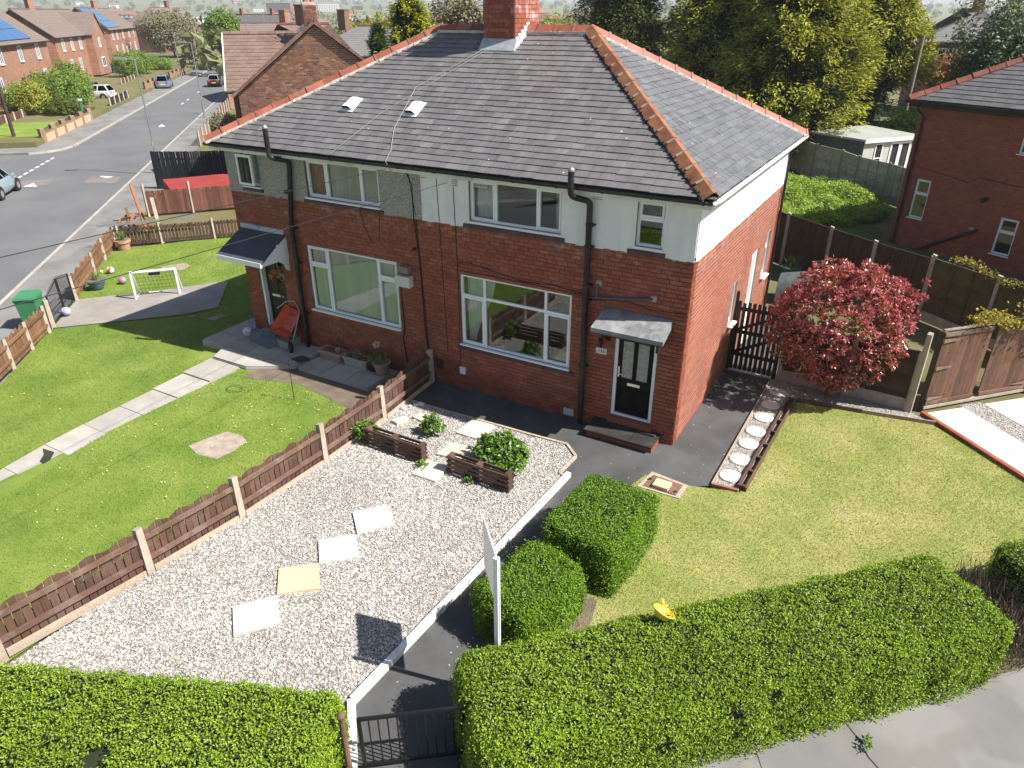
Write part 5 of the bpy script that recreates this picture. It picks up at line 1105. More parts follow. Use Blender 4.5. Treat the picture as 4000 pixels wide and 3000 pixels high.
def pot(x,y,z,prof,mat,label,soil=True,name='plant_pot',n=22):
    t=thing(name,label,'plant pot',(x,y,z)); m=MB(); m.lathe(prof,(x,y,z),n); m.build('pot',mat,t,smooth='auto')
    r=prof[-1][0]*.86; MB().cyl((x,y,z+prof[-1][1]-.05),(x,y,z+prof[-1][1]+.004),r,r,16).build('soil',SOIL,t); return t
SLAT=pm('blue_grey_plastic',(.085,.12,.15),.45,.1)
pot1=pot(-24.55,4.05,-.5,[(.22,0),(.27,.30),(.31,.31),(.31,.40)],TERRAP,'large terracotta pot with spiky green plant by the corner of the fences')
pot2=pot(-21.0,.62,-.5,[(.16,0),(.20,.08),(.21,.085),(.24,.18),(.25,.185),(.28,.30),(.31,.31),(.31,.345)],SLAT,'ribbed blue grey pot with green shoots on the lawn')
PINKP=pm('pinkish_plastic',(.36,.24,.20),.5,.08); STONEP=pm('stone_trough',(.36,.33,.28),.85,.15,9,90,.5,.006)
pot3=pot(-7.42,-.42,.02,[(.14,0),(.19,.22),(.20,.225),(.21,.30),(.23,.305),(.23,.34)],PINKP,'round pinkish pot with a pale flower at the end of the slabs')
pot4=pot(-7.75,-.34,.02,[(.12,0),(.15,.20),(.165,.21)],pm('dark_green_pot',(.02,.035,.03),.5,.1),'small dark pot with a leafy plant behind the round pinkish pot')
def trough(x0,x1,y0,y1,h,mat,label,tap=.04):
    t=thing('trough_planter',label,'planter',((x0+x1)/2,(y0+y1)/2,.02)); m=MB(); z=.02
    m.hexa([(x0+tap,y0+tap,z),(x1-tap,y0+tap,z),(x1-tap,y1-tap,z),(x0+tap,y1-tap,z),(x0,y0,z+h-.06),(x1,y0,z+h-.06),(x1,y1,z+h-.06),(x0,y1,z+h-.06)])
    for q in ((x0-.025,x1+.025,y0-.025,y0+.02),(x0-.025,x1+.025,y1-.02,y1+.025),(x0-.025,x0+.02,y0+.02,y1-.02),(x1-.02,x1+.025,y0+.02,y1-.02)): m.box(*q,z+h-.0599,z+h)
    m.build('box',mat,t); MB().box(x0+.021,x1-.021,y0+.021,y1-.021,z+h-.059,z+h-.03).build('soil',SOIL,t); return t
trA=trough(-9.45,-8.72,-.52,-.20,.26,PINKP,'pinkish plastic trough with small green plants on the slabs'); trB=trough(-8.62,-7.88,-.50,-.20,.25,STONEP,'pale stone trough of rust and silver plants on the slabs',.01)
# wheelbarrow tipped up against the wall
t=thing('wheelbarrow','red wheelbarrow stood on end against the wall beside the dark door','wheelbarrow',(-10.75,-.35,.02))
REDT=pm('orange_red_tray',(.50,.065,.030),.4,.2,5,40,.2,.003,dirt=(.20,.06,.04),dirtamt=.5)
m=MB()
vo=[(-11.42,-.34,.36),(-10.50,-.56,.32),(-10.28,-.16,1.02),(-11.0,-.02,1.08)]; ct=Vector((-10.80,-.04,.58)); N=Vector((.05,.62,-.38))*.42
vi=[Vector(q)*.55+ct*.45+N*.25 for q in vo]
m.add([Vector(q) for q in vo]+vi,[(0,1,5,4),(1,2,6,5),(2,3,7,6),(3,0,4,7),(4,5,6,7)]); m.build('tray',REDT,t)
MB().tube([(-10.45,-.55,.08),(-10.32,-.40,.6),(-10.36,-.14,1.05),(-10.62,-.03,1.24),(-10.95,-.02,1.16),(-11.22,-.12,.95)],.016,8).build('handle_tube',STEEL,t,smooth='auto')
MB().tube([(-11.35,-.32,.1),(-11.0,-.35,.35),(-10.5,-.40,.30),(-10.30,-.62,.08)],.016,8).build('leg_tube',BLACKM,t,smooth='auto')
m=MB(); m.cyl((-10.42,-.62,.14),(-10.36,-.56,.14),.15,.15,16); m.build('wheel',RUBBER,t)
m=MB(); m.hexa([(-11.95,-.62,.03),(-11.1,-.78,.03),(-10.95,-.52,.03),(-11.85,-.40,.03),(-11.9,-.56,.34),(-11.2,-.7,.26),(-11.05,-.5,.30),(-11.8,-.42,.36)]); m.build('storage_sack',pm('grey_sheet',(.10,.13,.16),.6,.3,5,20,.8,.03),loc=(-11.4,-.55,.02),label='grey blue covered sack lying in front of the wheelbarrow',cat='sack')
m=MB(); m.ball((-12.22,-.42,.14),.14,10,7,sc=(1.2,.9,1)); m.ball((-12.12,-.46,.22),.09,8,6); m.build('carrier_bag',pm('crumpled_white_bag',(.58,.62,.66),.45,.1,6,25,1.0,.05),loc=(-12.2,-.42,.02),label='crumpled white carrier bag on the slabs by the dark door',cat='bag')
m=MB(); m.hexa([(-10.05,-.95,.025),(-9.72,-1.0,.025),(-9.6,-.72,.025),(-9.95,-.68,.025),(-10.05,-.95,.05),(-9.72,-1.0,.06),(-9.6,-.72,.07),(-9.95,-.68,.05)]); m.build('foot_mat',pm('dark_mat',(.05,.045,.045),.8,.2),loc=(-10.1,-.9,.02),label='dark folded mat lying between the two slab areas',cat='mat')
# hanging basket
t=thing('hanging_basket','hanging basket of orange and yellow flowers beside the dark door','hanging basket',(-10.72,-.35,1.95))
MB().tube([(-10.72,-.003,2.52),(-10.72,-.30,2.56),(-10.72,-.38,2.50)],.009,6).build('bracket',BLACKM,t)
m=MB(); m.lathe([(.03,-.16),(.10,-.12),(.15,-.04),(.16,0)],(-10.72,-.36,1.98),14); m.build('bowl',BLACKM,t,smooth='auto')
for k_ in range(3): a_=k_*2.094; MB().tube([(-10.72+.15*math.cos(a_),-.36+.15*math.sin(a_),1.98),(-10.72,-.37,2.50)],.004,4).build('chain',STEEL,t)
# bins
def bin_(x,y,z,rz,body,lid,label,group='wheelie bins'):
    t=thing('wheelie_bin',label,'wheelie bin',(x,y,z),rz,group,local=True); m=MB()
    m.hexa([(-.22,-.26,.06),(.22,-.26,.06),(.22,.22,.06),(-.22,.22,.06),(-.28,-.34,.98),(.28,-.34,.98),(.28,.34,.98),(-.28,.34,.98)]); m.box(-.295,.295,-.355,.355,.93,.985); m.build('body',body,t)
    m=MB(); m.hexa([(-.30,-.38,.99),(.30,-.38,.99),(.30,.37,.99),(-.30,.37,.99),(-.28,-.36,1.04),(.28,-.36,1.04),(.26,.30,1.09),(-.26,.30,1.09)]); m.box(-.22,.22,.371,.43,1.0,1.04); m.build('lid',lid,t)
    for s_ in (-.24,.24): m=MB(); m.cyl((s_-.03,.26,.10),(s_+.03,.26,.10),.10,.10,16); m.build('wheel',RUBBER,t)
    return t
bin_(-19.45,-2.38,-.49,.75,GREENB,GREENB,'green wheelie bin on the pavement behind the tan picket fence')
bin_(-13.4,1.5,-.45,.4,BLUEB,BLUEB,'blue wheelie bin in the shade beside the brick corner of the house')
# ladder laid along the low fence, leaning timber and a heap of planks
t=thing('ladder','pale aluminium ladder lying along the top of the low slatted fence','ladder',(-24.6,4.8,.42))
for o_ in (0,.26): MB().beam((-25.5+o_*.7,3.75-o_*.6,.44),(-22.9+o_*.7,6.55-o_*.6,.52),.025,.045).build('side_rail',STEEL,t)
for i in range(13): s_=i/13+.03; p_=Vector((-25.5,3.75,.44)).lerp(Vector((-22.9,6.55,.52)),s_); MB().beam(p_,p_+Vector((.18,-.156,0)),.02,.02).build('rung',STEEL,t)
MB().beam((-24.35,5.15,-.5),(-25.5,5.6,1.75),.12,.12).build('timber_post',pm('orange_timber',(.28,.12,.06),.8,.25,4,40,.3,.004,grain=(30,30,3)),loc=(-24.35,5.15,-.5),label='orange brown timber post leaning behind the low slatted fence',cat='post')
MB().beam((-24.0,5.45,-.5),(-24.25,5.55,1.35),.14,.14).build('timber_post',CONCP,loc=(-24.0,5.45,-.5),label='tall weathered concrete post rising above the ladder',cat='post')
t=thing('plank_heap','heap of orange brown planks and boards behind the ladder','planks',(-26.8,6.0,-.5))
for i in range(16): a_=random.uniform(0,3.1); x_,y_=-27.0+random.uniform(-.6,.6),6.1+random.uniform(-.6,.6); MB().beam((x_-.5*math.cos(a_),y_-.5*math.sin(a_),-.45+i*.035),(x_+.5*math.cos(a_),y_+.5*math.sin(a_),-.38+i*.045),.12,.04).build('plank',MATS['orange_timber'] if i%3 else WOODT,t)
# garden stake and hose ring on the lawn
t=thing('garden_stake','thin black metal stake with small hooks on the lawn edge','stake',(-8.5,-2.4,-.2))
MB().tube([(-8.5,-2.4,G(-8.5)),(-8.5,-2.4,.95),(-8.42,-2.4,1.02),(-8.34,-2.4,.94)],.008,6).build('rod',BLACKM,t)
m=MB(); pts=[(-10.12+.22*math.cos(a_),-2.75+.15*math.sin(a_),G(-10.1)+.05) for a_ in np.linspace(0,6.28,24)]; m.tube(pts,.010,5); m.build('hose_ring',pm('green_hose',(.04,.14,.03),.5,.1),loc=(-10.12,-2.75,-.28),label='thin green hoop lying on the lawn near the path',cat='hoop')
# yellow basket on the hedge
t=thing('basket','small yellow bowl shaped basket caught on top of the hedge','basket',(1.70,-5.86,1.12)); YEL=pm('yellow_plastic',(.75,.50,.05),.45,.1)
m=MB(); nn=20; rr=[(.06,.0),(.10,.02),(.145,.10)]; vs=[];fs=[]
for r_,z_ in rr+[(.140,.10),(.095,.025),(.055,.006)]:
    for k_ in range(nn): a_=6.2832*k_/nn; vs.append((r_*math.cos(a_),r_*math.sin(a_),z_))
for i in range(5):
    for k_ in range(nn): fs.append((i*nn+k_,i*nn+(k_+1)%nn,(i+1)*nn+(k_+1)%nn,(i+1)*nn+k_))
fs+=[tuple(range(nn-1,-1,-1)),tuple(range(5*nn,6*nn))]
mr=Matrix.Translation((1.70,-5.86,1.12))@Matrix.Rotation(-.5,4,'X')@Matrix.Rotation(.25,4,'Y'); m.add([mr@Vector(v) for v in vs],fs); m.build('bowl',YEL,t,smooth='auto')
m=MB(); m.tube([mr@Vector((.15*math.cos(a_),.15*math.sin(a_),.102)) for a_ in np.linspace(0,6.2832,22)],.008,6); m.build('rim',YEL,t)
m=MB()
for k_ in range(14): m.tube([mr@Vector((-.02+random.uniform(-.06,.06),.16,.05)),mr@Vector((random.uniform(-.16,.16),.24+random.uniform(0,.08),random.uniform(.04,.16)))],.006,4)
m.build('ribbon',YEL,t)
# back yard odds
bp=pot(.05,12.3,0,[(.24,0),(.30,.36),(.33,.37),(.33,.42)],pm('teal_pot',(.04,.10,.09),.5,.1),'large teal pot with a fern at the back corner of the house')
m=MB()
vs=[];fs=[]
for j in range(9):
    for i in range(13): 
        a_=math.pi*j/8; s_=i/12; vs.append((.05+s_*1.3,9.6+s_*.3+.55*-math.cos(a_)+.55,.05+.9*math.sin(a_)*(1-.25*abs(s_-.5))))
for j in range(8):
    for i in range(12): q=j*13+i; fs.append((q,q+1,q+14,q+13))
m.add(vs,fs); m.build('covered_barbecue',pm('grey_tarpaulin',(.085,.095,.10),.6,.3,6,30,.8,.02),loc=(.7,10,0),smooth=True,label='grey tarpaulin covered object behind the slatted gate',cat='covered item')
# ================================================================== OTHER HOUSES
def vec2(a,b): d=math.hypot(b[0]-a[0],b[1]-a[1]); return ((b[0]-a[0])/d,(b[1]-a[1])/d),d
# ---- shaded brick house on the right
NO=(2.55,19.0,0); NU=(.87,-.493); NN=(-.493,-.87)
nb=thing('brick_house','red brick house in shade with grey slate roof and two narrow white windows','house',(5,21,0))
NF=(NO,NU,NN); NW=9.5; ND=8.0
pc=lambda a,b,z:(NO[0]+NU[0]*a-NN[0]*b,NO[1]+NU[1]*a-NN[1]*b,z)
NS=((NO[0]-NN[0]*ND,NO[1]-NN[1]*ND,0),(NN[0],NN[1]),(-NU[0],-NU[1]))
for fr,w,ops,ni in ((NF,NW,[(.52,1.10,1.10,2.53),(3.82,4.44,.52,1.78),(3.72,4.9,3.9,5.0)],300),(NS,ND,[],0)):
    m=MB(); slabwall(m,fr,w,-.3,5.2,ops,-.26,0); w_=m.build('wall',MORTAR,nb); lay_bricks(fr,w,0,5.1,ops,w_,BRICK_N,.0876,.24,ni)
m=MB(); m.add([pc(0.27,.27,-.02),pc(NW,.27,-.02),pc(NW,ND,-.02),pc(0.27,ND,-.02),pc(0.27,1.6,5),pc(NW,1.6,5),pc(NW,1.61,-.02),pc(.27,1.61,-.02)],[(0,1,2,3),(4,5,6,7)]); m.build('room_partition',ROOM,nb)
window(nb,NF,.52,1.10,1.10,2.53,[],[(.52,1.10,1.98)],[(.56,1.06,2.02,2.49)],rec=.05,sillout=.08); window(nb,NF,3.82,4.44,.52,1.78,[],[(3.82,4.44,1.28)],[(3.86,4.40,1.32,1.74)],rec=.05,sillout=.08); window(nb,NF,3.72,4.9,3.9,5.0,[4.3],[],[],rec=.05,sillout=.08)
nr=MB(); o_=.35; E=[pc(-o_,-o_,5.28),pc(NW,-o_,5.28),pc(NW,ND+o_,5.28),pc(-o_,ND+o_,5.28),pc(4.0,ND/2,7.75),pc(NW,ND/2,7.75)]
nr.add([(x,y,z-.03) for x,y,z in E],[(0,1,5,4),(3,0,4),(2,3,4,5)]); roof=nr.build('roof',MATS['roofing_felt'],nb)
def face2(E0,E1,t0,t1,nind,mat,gauge,wd,rf,name='slate',rest='slating'):
    E0=Vector(E0);E1=Vector(E1);u=(E1-E0).normalized();Ln=(E1-E0).length;rel=Vector(t0)-E0;s=rel-u*rel.dot(u);H=s.length;s.normalize();n=u.cross(s)
    if n.z<0: n=-n
    ta,tb=rel.dot(u),(Vector(t1)-E0).dot(u); lay_slates(E0,u,s,n,H,lambda t:ta*t/H,lambda t:Ln+(tb-Ln)*t/H,rf,mat,gauge,wd,nind,name,rest=rest)
face2(E[0],E[1],E[4],E[5],160,SLATE_N,.26,.36,roof); face2(E[3],E[0],E[4],E[4],0,SLATE_N,.26,.36,roof); face2(E[2],E[3],E[5],E[4],0,SLATE_N,.26,.36,roof)
ridge_tiles(Vector(E[0])+Vector((0,0,.06)),Vector(E[4])+Vector((0,0,.08)),roof,TERRA,.5,.15,.08,bed=None); ridge_tiles(Vector(E[3])+Vector((0,0,.06)),Vector(E[4])+Vector((0,0,.08)),roof,TERRA,.5,.15,.08,bed=None); ridge_tiles(Vector(E[4])+Vector((0,0,.08)),Vector(E[5])+Vector((0,0,.08)),roof,TERRA,.5,.15,.08,bed=None)
m=MB(); m.beam(pc(-.3,-.30,5.12),pc(NW,-.30,5.12),.03,.16); m.beam(pc(-.3,-.3,5.12),pc(-.3,ND,5.12),.03,.16); m.build('fascia',BLACKG,nb); m=MB(); m.tube([pc(-.38,-.37,5.20),pc(NW,-.37,5.20)],.06,8); m.tube([pc(-.38,-.37,5.20),pc(-.38,ND,5.20)],.06,8); m.build('gutter',BLACKG,nb)
m=MB(); m.tube([pc(.05,-.35,5.15),pc(.08,-.3,4.95),pc(.22,-.08,4.7),pc(.22,-.08,0)],.04,8); m.build('downpipe',BLACKP,nb,smooth='auto')
m=MB(); m.tube([pc(3.2,-.08,1.18),pc(1.1,-.08,-.1)],.05,8); m.build('waste_pipe',BLACKP,nb); m=MB(); m.cyl(pc(3.17,-.0,2.28),pc(3.17,-.22,2.25),.07,.09,12); m.build('boiler_flue',BLACKP,nb)
m=MB(); m.tube([pc(.4,-.025,2.95),pc(2.2,-.025,2.75),pc(2.5,-.03,2.70),pc(2.7,-.03,2.95),pc(4.5,-.025,2.85),pc(6,-.025,2.9)],.01,5); m.build('cable',CABLE,nb)
MB().fbox(NF,2.9,3.05,.013,.03,1.12,1.24).build('pipe_patch',CONC,nb)
# ---- brown brick house with gable towards us and a front wing
A0=(-27.1,13.3); GE=(.7,.714); GN=(.714,-.7)
gp=lambda s,b,z:(A0[0]+GE[0]*s-GN[0]*b,A0[1]+GE[1]*s-GN[1]*b,z)
gh=thing('gable_house','brown brick house with a gable end and brown tiled roof behind the hip roof','house',(-26,18,-.6))
GF=((A0[0],A0[1],-.6),GE,GN)
m=MB(); m.extr([gp(0,.0,-.6),gp(8,.0,-.6),gp(8,.0,5.2),gp(4,.0,7.55),gp(0,.0,4.55)][:2]+[gp(8,0,4.55),gp(4,0,7.55),gp(0,0,4.55)],Vector(gp(0,12,0))-Vector(gp(0,0,0))); gw=m.build('wall',MORTAR_G,gh)
lay_bricks(GF,8,.2,8.1,[],gw,BRICK_G,.085,.24,300,lim=lambda z:(max(0,(z-5.15)/3.0*4),min(8,8-(z-5.15)/3.0*4)),depth=.012,joint=.019)
SFR=((gp(0,2.2,-.6)[0]+.0,gp(0,2.2,-.6)[1],-.6),(-GN[0],-GN[1]),(-GE[0],-GE[1]))
m=MB(); m.fbox(SFR,0,7.2,0,.42,0,5.15); m.build('wall',BRICK_G,gh)
rr=MB(); R=[gp(-.3,-.15,4.42),gp(4,-.15,7.68),gp(8.3,-.15,4.42)]; bk_=[gp(-.3,12,4.42),gp(4,12,7.68),gp(8.3,12,4.42)]
rr.add(R+bk_,[(0,1,4,3),(1,2,5,4)]); groof=rr.build('roof',MATS['roofing_felt'],gh)
face2(bk_[0],R[0],bk_[1],R[1],0,CTILE,.32,.33,groof,'tile','tiling'); face2(R[2],bk_[2],R[1],bk_[1],0,CTILE,.32,.33,groof,'tile','tiling')
wE0,wE1,wT0,wT1=gp(-.72,1.95,4.52),gp(4,1.95,4.52),gp(-.72,5.8,7.12),gp(4,5.8,7.12)
m=MB(); m.add([wE0,wE1,wT1,wT0,gp(-.72,9.6,4.52),gp(4,9.6,4.52)],[(0,1,2,3),(3,2,5,4)]); m.build('wing_roof',MATS['roofing_felt'],gh)
face2(wE0,wE1,wT0,wT1,200,CTILE,.30,.33,groof,'tile','tiling'); face2(gp(4,9.6,4.52),gp(-.72,9.6,4.52),wT1,wT0,0,CTILE,.30,.33,groof,'tile','tiling')
BT=pm('brown_verge_tile',(.19,.105,.075),.75,.2,4,60,.3,.004,piece=.3)
ridge_tiles(Vector(wT0)+Vector((0,0,.05)),Vector(wT1)+Vector((0,0,.05)),groof,BT,.45,.14,.07,bed=None,collar=False); ridge_tiles(Vector(R[1])+Vector((0,0,.06)),Vector(bk_[1])+Vector((0,0,.06)),groof,BT,.45,.14,.07,bed=None,collar=False)
for (a,b) in ((R[0],R[1]),(R[2],R[1])):
    a,b=Vector(a),Vector(b); n=14
    for i in range(n): MB().beam(a.lerp(b,i/n)+Vector((0,0,.03)),a.lerp(b,(i+.97)/n)+Vector((0,0,.03)),.16,.13).build('verge_tile',BT,groof)
m=MB(); m.beam(gp(-.72,1.95,4.5),wT0,.05,.14); m.build('bargeboard',PAINTW,gh); m=MB(); m.tube([gp(-.75,1.9,4.45),gp(.0,1.9,4.45),gp(.05,1.0,4.35)],.06,8); m.tube([gp(-.05,.15,4.35),gp(-.05,.15,-.5)],.05,8); m.build('gutter',BLACKG,gh)
cq=[gp(3.65,4.2,0),gp(4.35,4.2,0),gp(4.35,4.9,0),gp(3.65,4.9,0)]; m=MB(); m.prism([(q[0],q[1]) for q in cq],7.0,8.55); cc=m.build('chimney',MORTAR_G,gh); lay_bricks(((cq[0][0],cq[0][1],7.2),GE,GN),.7,0,1.3,[],cc,BRICK_G,.085,.235,60); lay_bricks(((cq[3][0],cq[3][1],7.2),(GN[0],GN[1]),(-GE[0],-GE[1])),.7,0,1.3,[],cc,BRICK_G,.085,.235,0)
c=gp(4,4.55,0); m=MB(); m.lathe([(.42,0),(.45,.05),(.42,.12)],(c[0],c[1],8.5),4); m.build('chimney_cap',CONCP,cc)
for s_ in (-.18,.18): m=MB(); q=gp(4+s_,4.55,8.6); m.lathe([(.13,0),(.12,.2),(.10,.55)],q,12); m.build('chimney_pot',TERRA,cc)
m=MB(); q=gp(3.6,4.4,0)
m.tube([(q[0],q[1],7.6),(q[0],q[1],9.6)],.02,5)
for i in range(6): m.tube([(q[0]-.6+.2*i,q[1]-.3+.08*i,9.0),(q[0]-.45+.2*i,q[1]-.75+.08*i,9.1)],.01,4)
m.tube([(q[0]-.7,q[1]-.55,9.05),(q[0]+.6,q[1]+.0,9.05)],.012,4); m.build('aerial',STEEL,cc)
# ---- generic smaller houses farther off
def rowmat(name,c,per=.3):
    m,nt,b,out=newmat(name); co=coords(nt,True); sx=nd(nt,'ShaderNodeSeparateXYZ'); nt.links.new(co,sx.inputs[0])
    w=mth(nt,'FRACT',mth(nt,'MULTIPLY',sx.outputs[2],1/per*1.0)); col=ramp(nt,w,[(0,sc3(c,.45)),(.12,sc3(c,.6)),(.2,c),(1,sc3(c,1.1))]); n=noise(nt,co,1.2,5); setc(nt,b,mix(nt,.5,col,ramp(nt,n,[(.3,(.75,.75,.75)),(.7,(1.2,1.2,1.2))]),'MULTIPLY')); b.inputs['Roughness'].default_value=.8; bump(nt,b,w,.5,.03); return m
ROOFB=rowmat('far_brown_tiles',(.17,.125,.105),.19); ROOFG=rowmat('far_grey_slates',(.15,.145,.145),.17); ROOFD=rowmat('far_dark_tiles',(.11,.10,.095),.19)
def bricktex(name,c1,c2,mo):
    m,nt,b,out=newmat(name); co=coords(nt,True); sx=nd(nt,'ShaderNodeSeparateXYZ'); nt.links.new(co,sx.inputs[0]); cb=nd(nt,'ShaderNodeCombineXYZ'); nt.links.new(mth(nt,'SUBTRACT',sx.outputs[1],sx.outputs[0]),cb.inputs[0]); nt.links.new(sx.outputs[2],cb.inputs[1])
    t=nd(nt,'ShaderNodeTexBrick'); nt.links.new(cb.outputs[0],t.inputs['Vector']); t.inputs['Scale'].default_value=1; t.inputs['Brick Width'].default_value=.24; t.inputs['Row Height'].default_value=.085; t.inputs['Mortar Size'].default_value=.008
    t.inputs['Color1'].default_value=(*c1,1); t.inputs['Color2'].default_value=(*c2,1); t.inputs['Mortar'].default_value=(*mo,1)
    n=noise(nt,co,.8,6,.65); setc(nt,b,mix(nt,.6,t.outputs['Color'],ramp(nt,n,[(.3,(.65,.65,.65)),(.7,(1.3,1.3,1.3))]),'MULTIPLY')); b.inputs['Roughness'].default_value=.85; return m
WB=bricktex('far_orange_brick',(.33,.145,.085),(.24,.10,.06),(.30,.24,.19)); WD=bricktex('far_brown_brick',(.15,.07,.045),(.20,.09,.055),(.20,.16,.13)); WR=bricktex('far_red_brick',(.30,.085,.055),(.24,.07,.045),(.22,.15,.12)); WC=pm('far_cream_render',(.55,.52,.46),.85,.08)
def far_house(label,A,B,depth,zb,ze,zr,wall=WB,roofm=ROOFB,roof='gable',wins=((.12,.27,.42,.85),(.1,.28,.45,.88)),doors=(.6,),ww=1.0,wh=1.15,chim=(),wing=None,solar=None,cat='house',group=None,sidewall=None,name='brick_house'):
    u,L=vec2(A,B); n=(u[1],-u[0])
    if (CAM[0]-A[0])*n[0]+(CAM[1]-A[1])*n[1]<0: n=(-n[0],-n[1])
    fr=((A[0],A[1],zb),u,n); P=lambda s,b,z:(A[0]+u[0]*s-n[0]*b,A[1]+u[1]*s-n[1]*b,z)
    t=thing(name,label,cat,(*P(L/2,depth/2,0)[:2],zb),0,group)
    m=MB(); m.fbox(fr,0,L,-depth,0,-.6,ze-zb,0)
    if roof=='gable':
        for s in (0,L): m.extr([P(s,0,ze),P(s,depth,ze),P(s,depth/2,zr-.05)],(u[0]*(.02 if s==0 else -.02),u[1]*(.02 if s==0 else -.02),0),1)
    m.build('wall',[wall,sidewall or wall],t)
    r=MB(); o=.3
    if roof=='gable':
        for sg in (0,1):
            e0,e1=(P(-o,-o,ze-.15),P(L+o,-o,ze-.15)) if sg==0 else (P(-o,depth+o,ze-.15),P(L+o,depth+o,ze-.15)); t0,t1=P(-o,depth/2,zr),P(L+o,depth/2,zr); up=Vector((0,0,.10))
            r.hexa([Vector(q) for q in (e0,e1,t1,t0)]+[Vector(q)+up for q in (e0,e1,t1,t0)])
    else:
        h=depth/2+o; e=[P(-o,-o,ze),P(L+o,-o,ze),P(L+o,depth+o,ze),P(-o,depth+o,ze)]; a,b=P(h-o,depth/2,zr),P(L-h+o,depth/2,zr); r.add(e+[a,b]+[(x,y,z-.15) for x,y,z in e],[(0,1,5,4),(1,2,5),(2,3,4,5),(3,0,4),(6,9,8,7),(0,6,7,1),(1,7,8,2),(2,8,9,3),(3,9,6,0)])
    rf=r.build('roof',roofm,t)
    m=MB(); m.beam(P(-o,depth/2,zr+.1),P(L+o,depth/2,zr+.1),.3,.16) if roof=='gable' else m.beam(P(depth/2,depth/2,zr+.04),P(L-depth/2,depth/2,zr+.04),.3,.14); m.build('ridge_tile',TERRA if roof=='hip' else roofm,rf)
    m=MB(); m.beam(P(-o,-o-.05,ze-.12),P(L+o,-o-.05,ze-.12),.10,.12); m.build('gutter',BLACKG,t)
    for row,zs in ((0,ze-zb-1.75),(1,1.0)):
        for f in wins[row]: s=f*L; window(t,fr,s-ww/2,s+ww/2,zs,zs+wh,[s],[],[],rec=-.07,fw=.11,detail=False,sillout=.13,glass=GLASS_D)
    for f in doors: s=f*L; m=MB(); m.fbox(fr,s-.5,s+.5,-.01,.05,.0,2.1); m.build('door',PLASTW if random.random()<.6 else BROWNB,t)
    for f in chim:
        c=P(f*L,depth/2,0); m=MB(); m.box(c[0]-.45,c[0]+.45,c[1]-.35,c[1]+.35,zr-.4,zr+1.3); m.box(c[0]-.5,c[0]+.5,c[1]-.4,c[1]+.4,zr+1.3,zr+1.4); cm=m.build('chimney',WD if wall is WC else wall,rf)
    if wing:
        f0,f1,zt=wing; s0,s1=f0*L,f1*L; w=MB(); w.fbox(fr,s0,s1,.0,1.1,0,ze-zb); w.extr([P(s0,-1.1,ze),P(s1,-1.1,ze),P((s0+s1)/2,-1.1,zt)],(-n[0]*1.2,-n[1]*1.2,0)); w.build('front_wing',wall,t)
        mid=(s0+s1)/2; w=MB(); up=Vector((0,0,.10))
        for a in (s0-.2,s1+.2): q=[P(a,-1.3,ze-.1),P(a,depth*.45,ze-.1),P(mid,depth*.45,zt+.05),P(mid,-1.3,zt+.05)]; w.hexa([Vector(k) for k in q]+[Vector(k)+up for k in q])
        w.build('wing_roof',roofm,rf); f2=(P(0,-1.1,zb),u,n); window(t,f2,mid-.5,mid+.5,ze-zb-1.7,ze-zb-.5,[mid],[],[],rec=-.07,fw=.11,detail=False,glass=GLASS_D); window(t,f2,mid-.9,mid+.9,1,2.3,[mid],[],[],rec=-.07,fw=.11,detail=False,glass=GLASS_D)
    if solar:
        s0,s1,nc,nr_=solar; e0=Vector(P(s0*L,-o,ze-.02));t0=Vector(P(s0*L,depth/2,zr+.13)); uu=Vector((u[0],u[1],0)); sl=(t0-e0); H=sl.length; sl.normalize(); nn=uu.cross(sl); nn=nn if nn.z>0 else -nn
        pw=(s1-s0)*L/nc; ph=H*.86/nr_
        for i in range(nc):
            for j in range(nr_):
                b=e0+uu*(pw*i+.02)+sl*(H*.08+ph*j+.02)+nn*.08; q=[b,b+uu*(pw-.06),b+uu*(pw-.06)+sl*(ph-.06),b+sl*(ph-.06)]; MB().hexa(q+[k+nn*.04 for k in q]).build('solar_panel',SOLAR,rf)
    return t
SOLAR=pm('solar_cell',(.05,.13,.30),.18,.15,3,10,0,spec=.6,coat=.6)
def shift(p,k): return (CAM[0]+(p[0]-CAM[0])*k,CAM[1]+(p[1]-CAM[1])*k)
far_house('orange brick terrace house with solar panels nearest the dark telegraph pole',(-62,12.5),(-87.3,38.8),8,.1,5.4,8.5,wins=((.25,.42,.60,.75,.90),(.3,.55,.92)),doors=(.72,),wh=1.5,solar=(.42,.88,8,3),chim=(.35,),sidewall=WD)
far_house('brown brick terrace house with a projecting front gable beside the tall hedge',(-96.4,45.1),(-113,62.6),8,.1,5.4,8.5,wins=((.12,.28,.44,.90),(.2,.36)),doors=(.08,.92),wh=1.5,wing=(.54,.80,8.1),chim=(.3,),sidewall=WD)
far_house('brown brick terrace house with solar panels, beyond the front gable house',(-132.5,76.3),(-155.5,97.8),9,.1,5.4,8.9,wins=((.10,.24,.45,.68,.88),(.15,.35,.65,.85)),doors=(.5,),wh=1.6,ww=1.2,solar=(.0,.42,6,3),chim=(.55,),sidewall=WD)
far_house('dark brown brick house with white corner windows at the bend of the street',(-158,106),(-164,122),10,.0,5.6,9.3,WD,ROOFB,'hip',((.30,.75),(.3,.7)),(.9,),2.2,1.5,(.7,))
far_house('small red brick house with hipped roof at the far end of the street',(-172,132),(-151,139),9,-.2,5.0,7.8,WR,ROOFD,'hip',((.15,.55,.88),(.35,.62)),(.85,.2),2.6,1.5,(.3,.7))
far_house('brown tiled house just behind the gable house',gp(0,20,0)[:2],gp(8,20,0)[:2],12,-.6,4.4,7.3,WD,ROOFB,'hip',((),()),(),chim=(.5,))
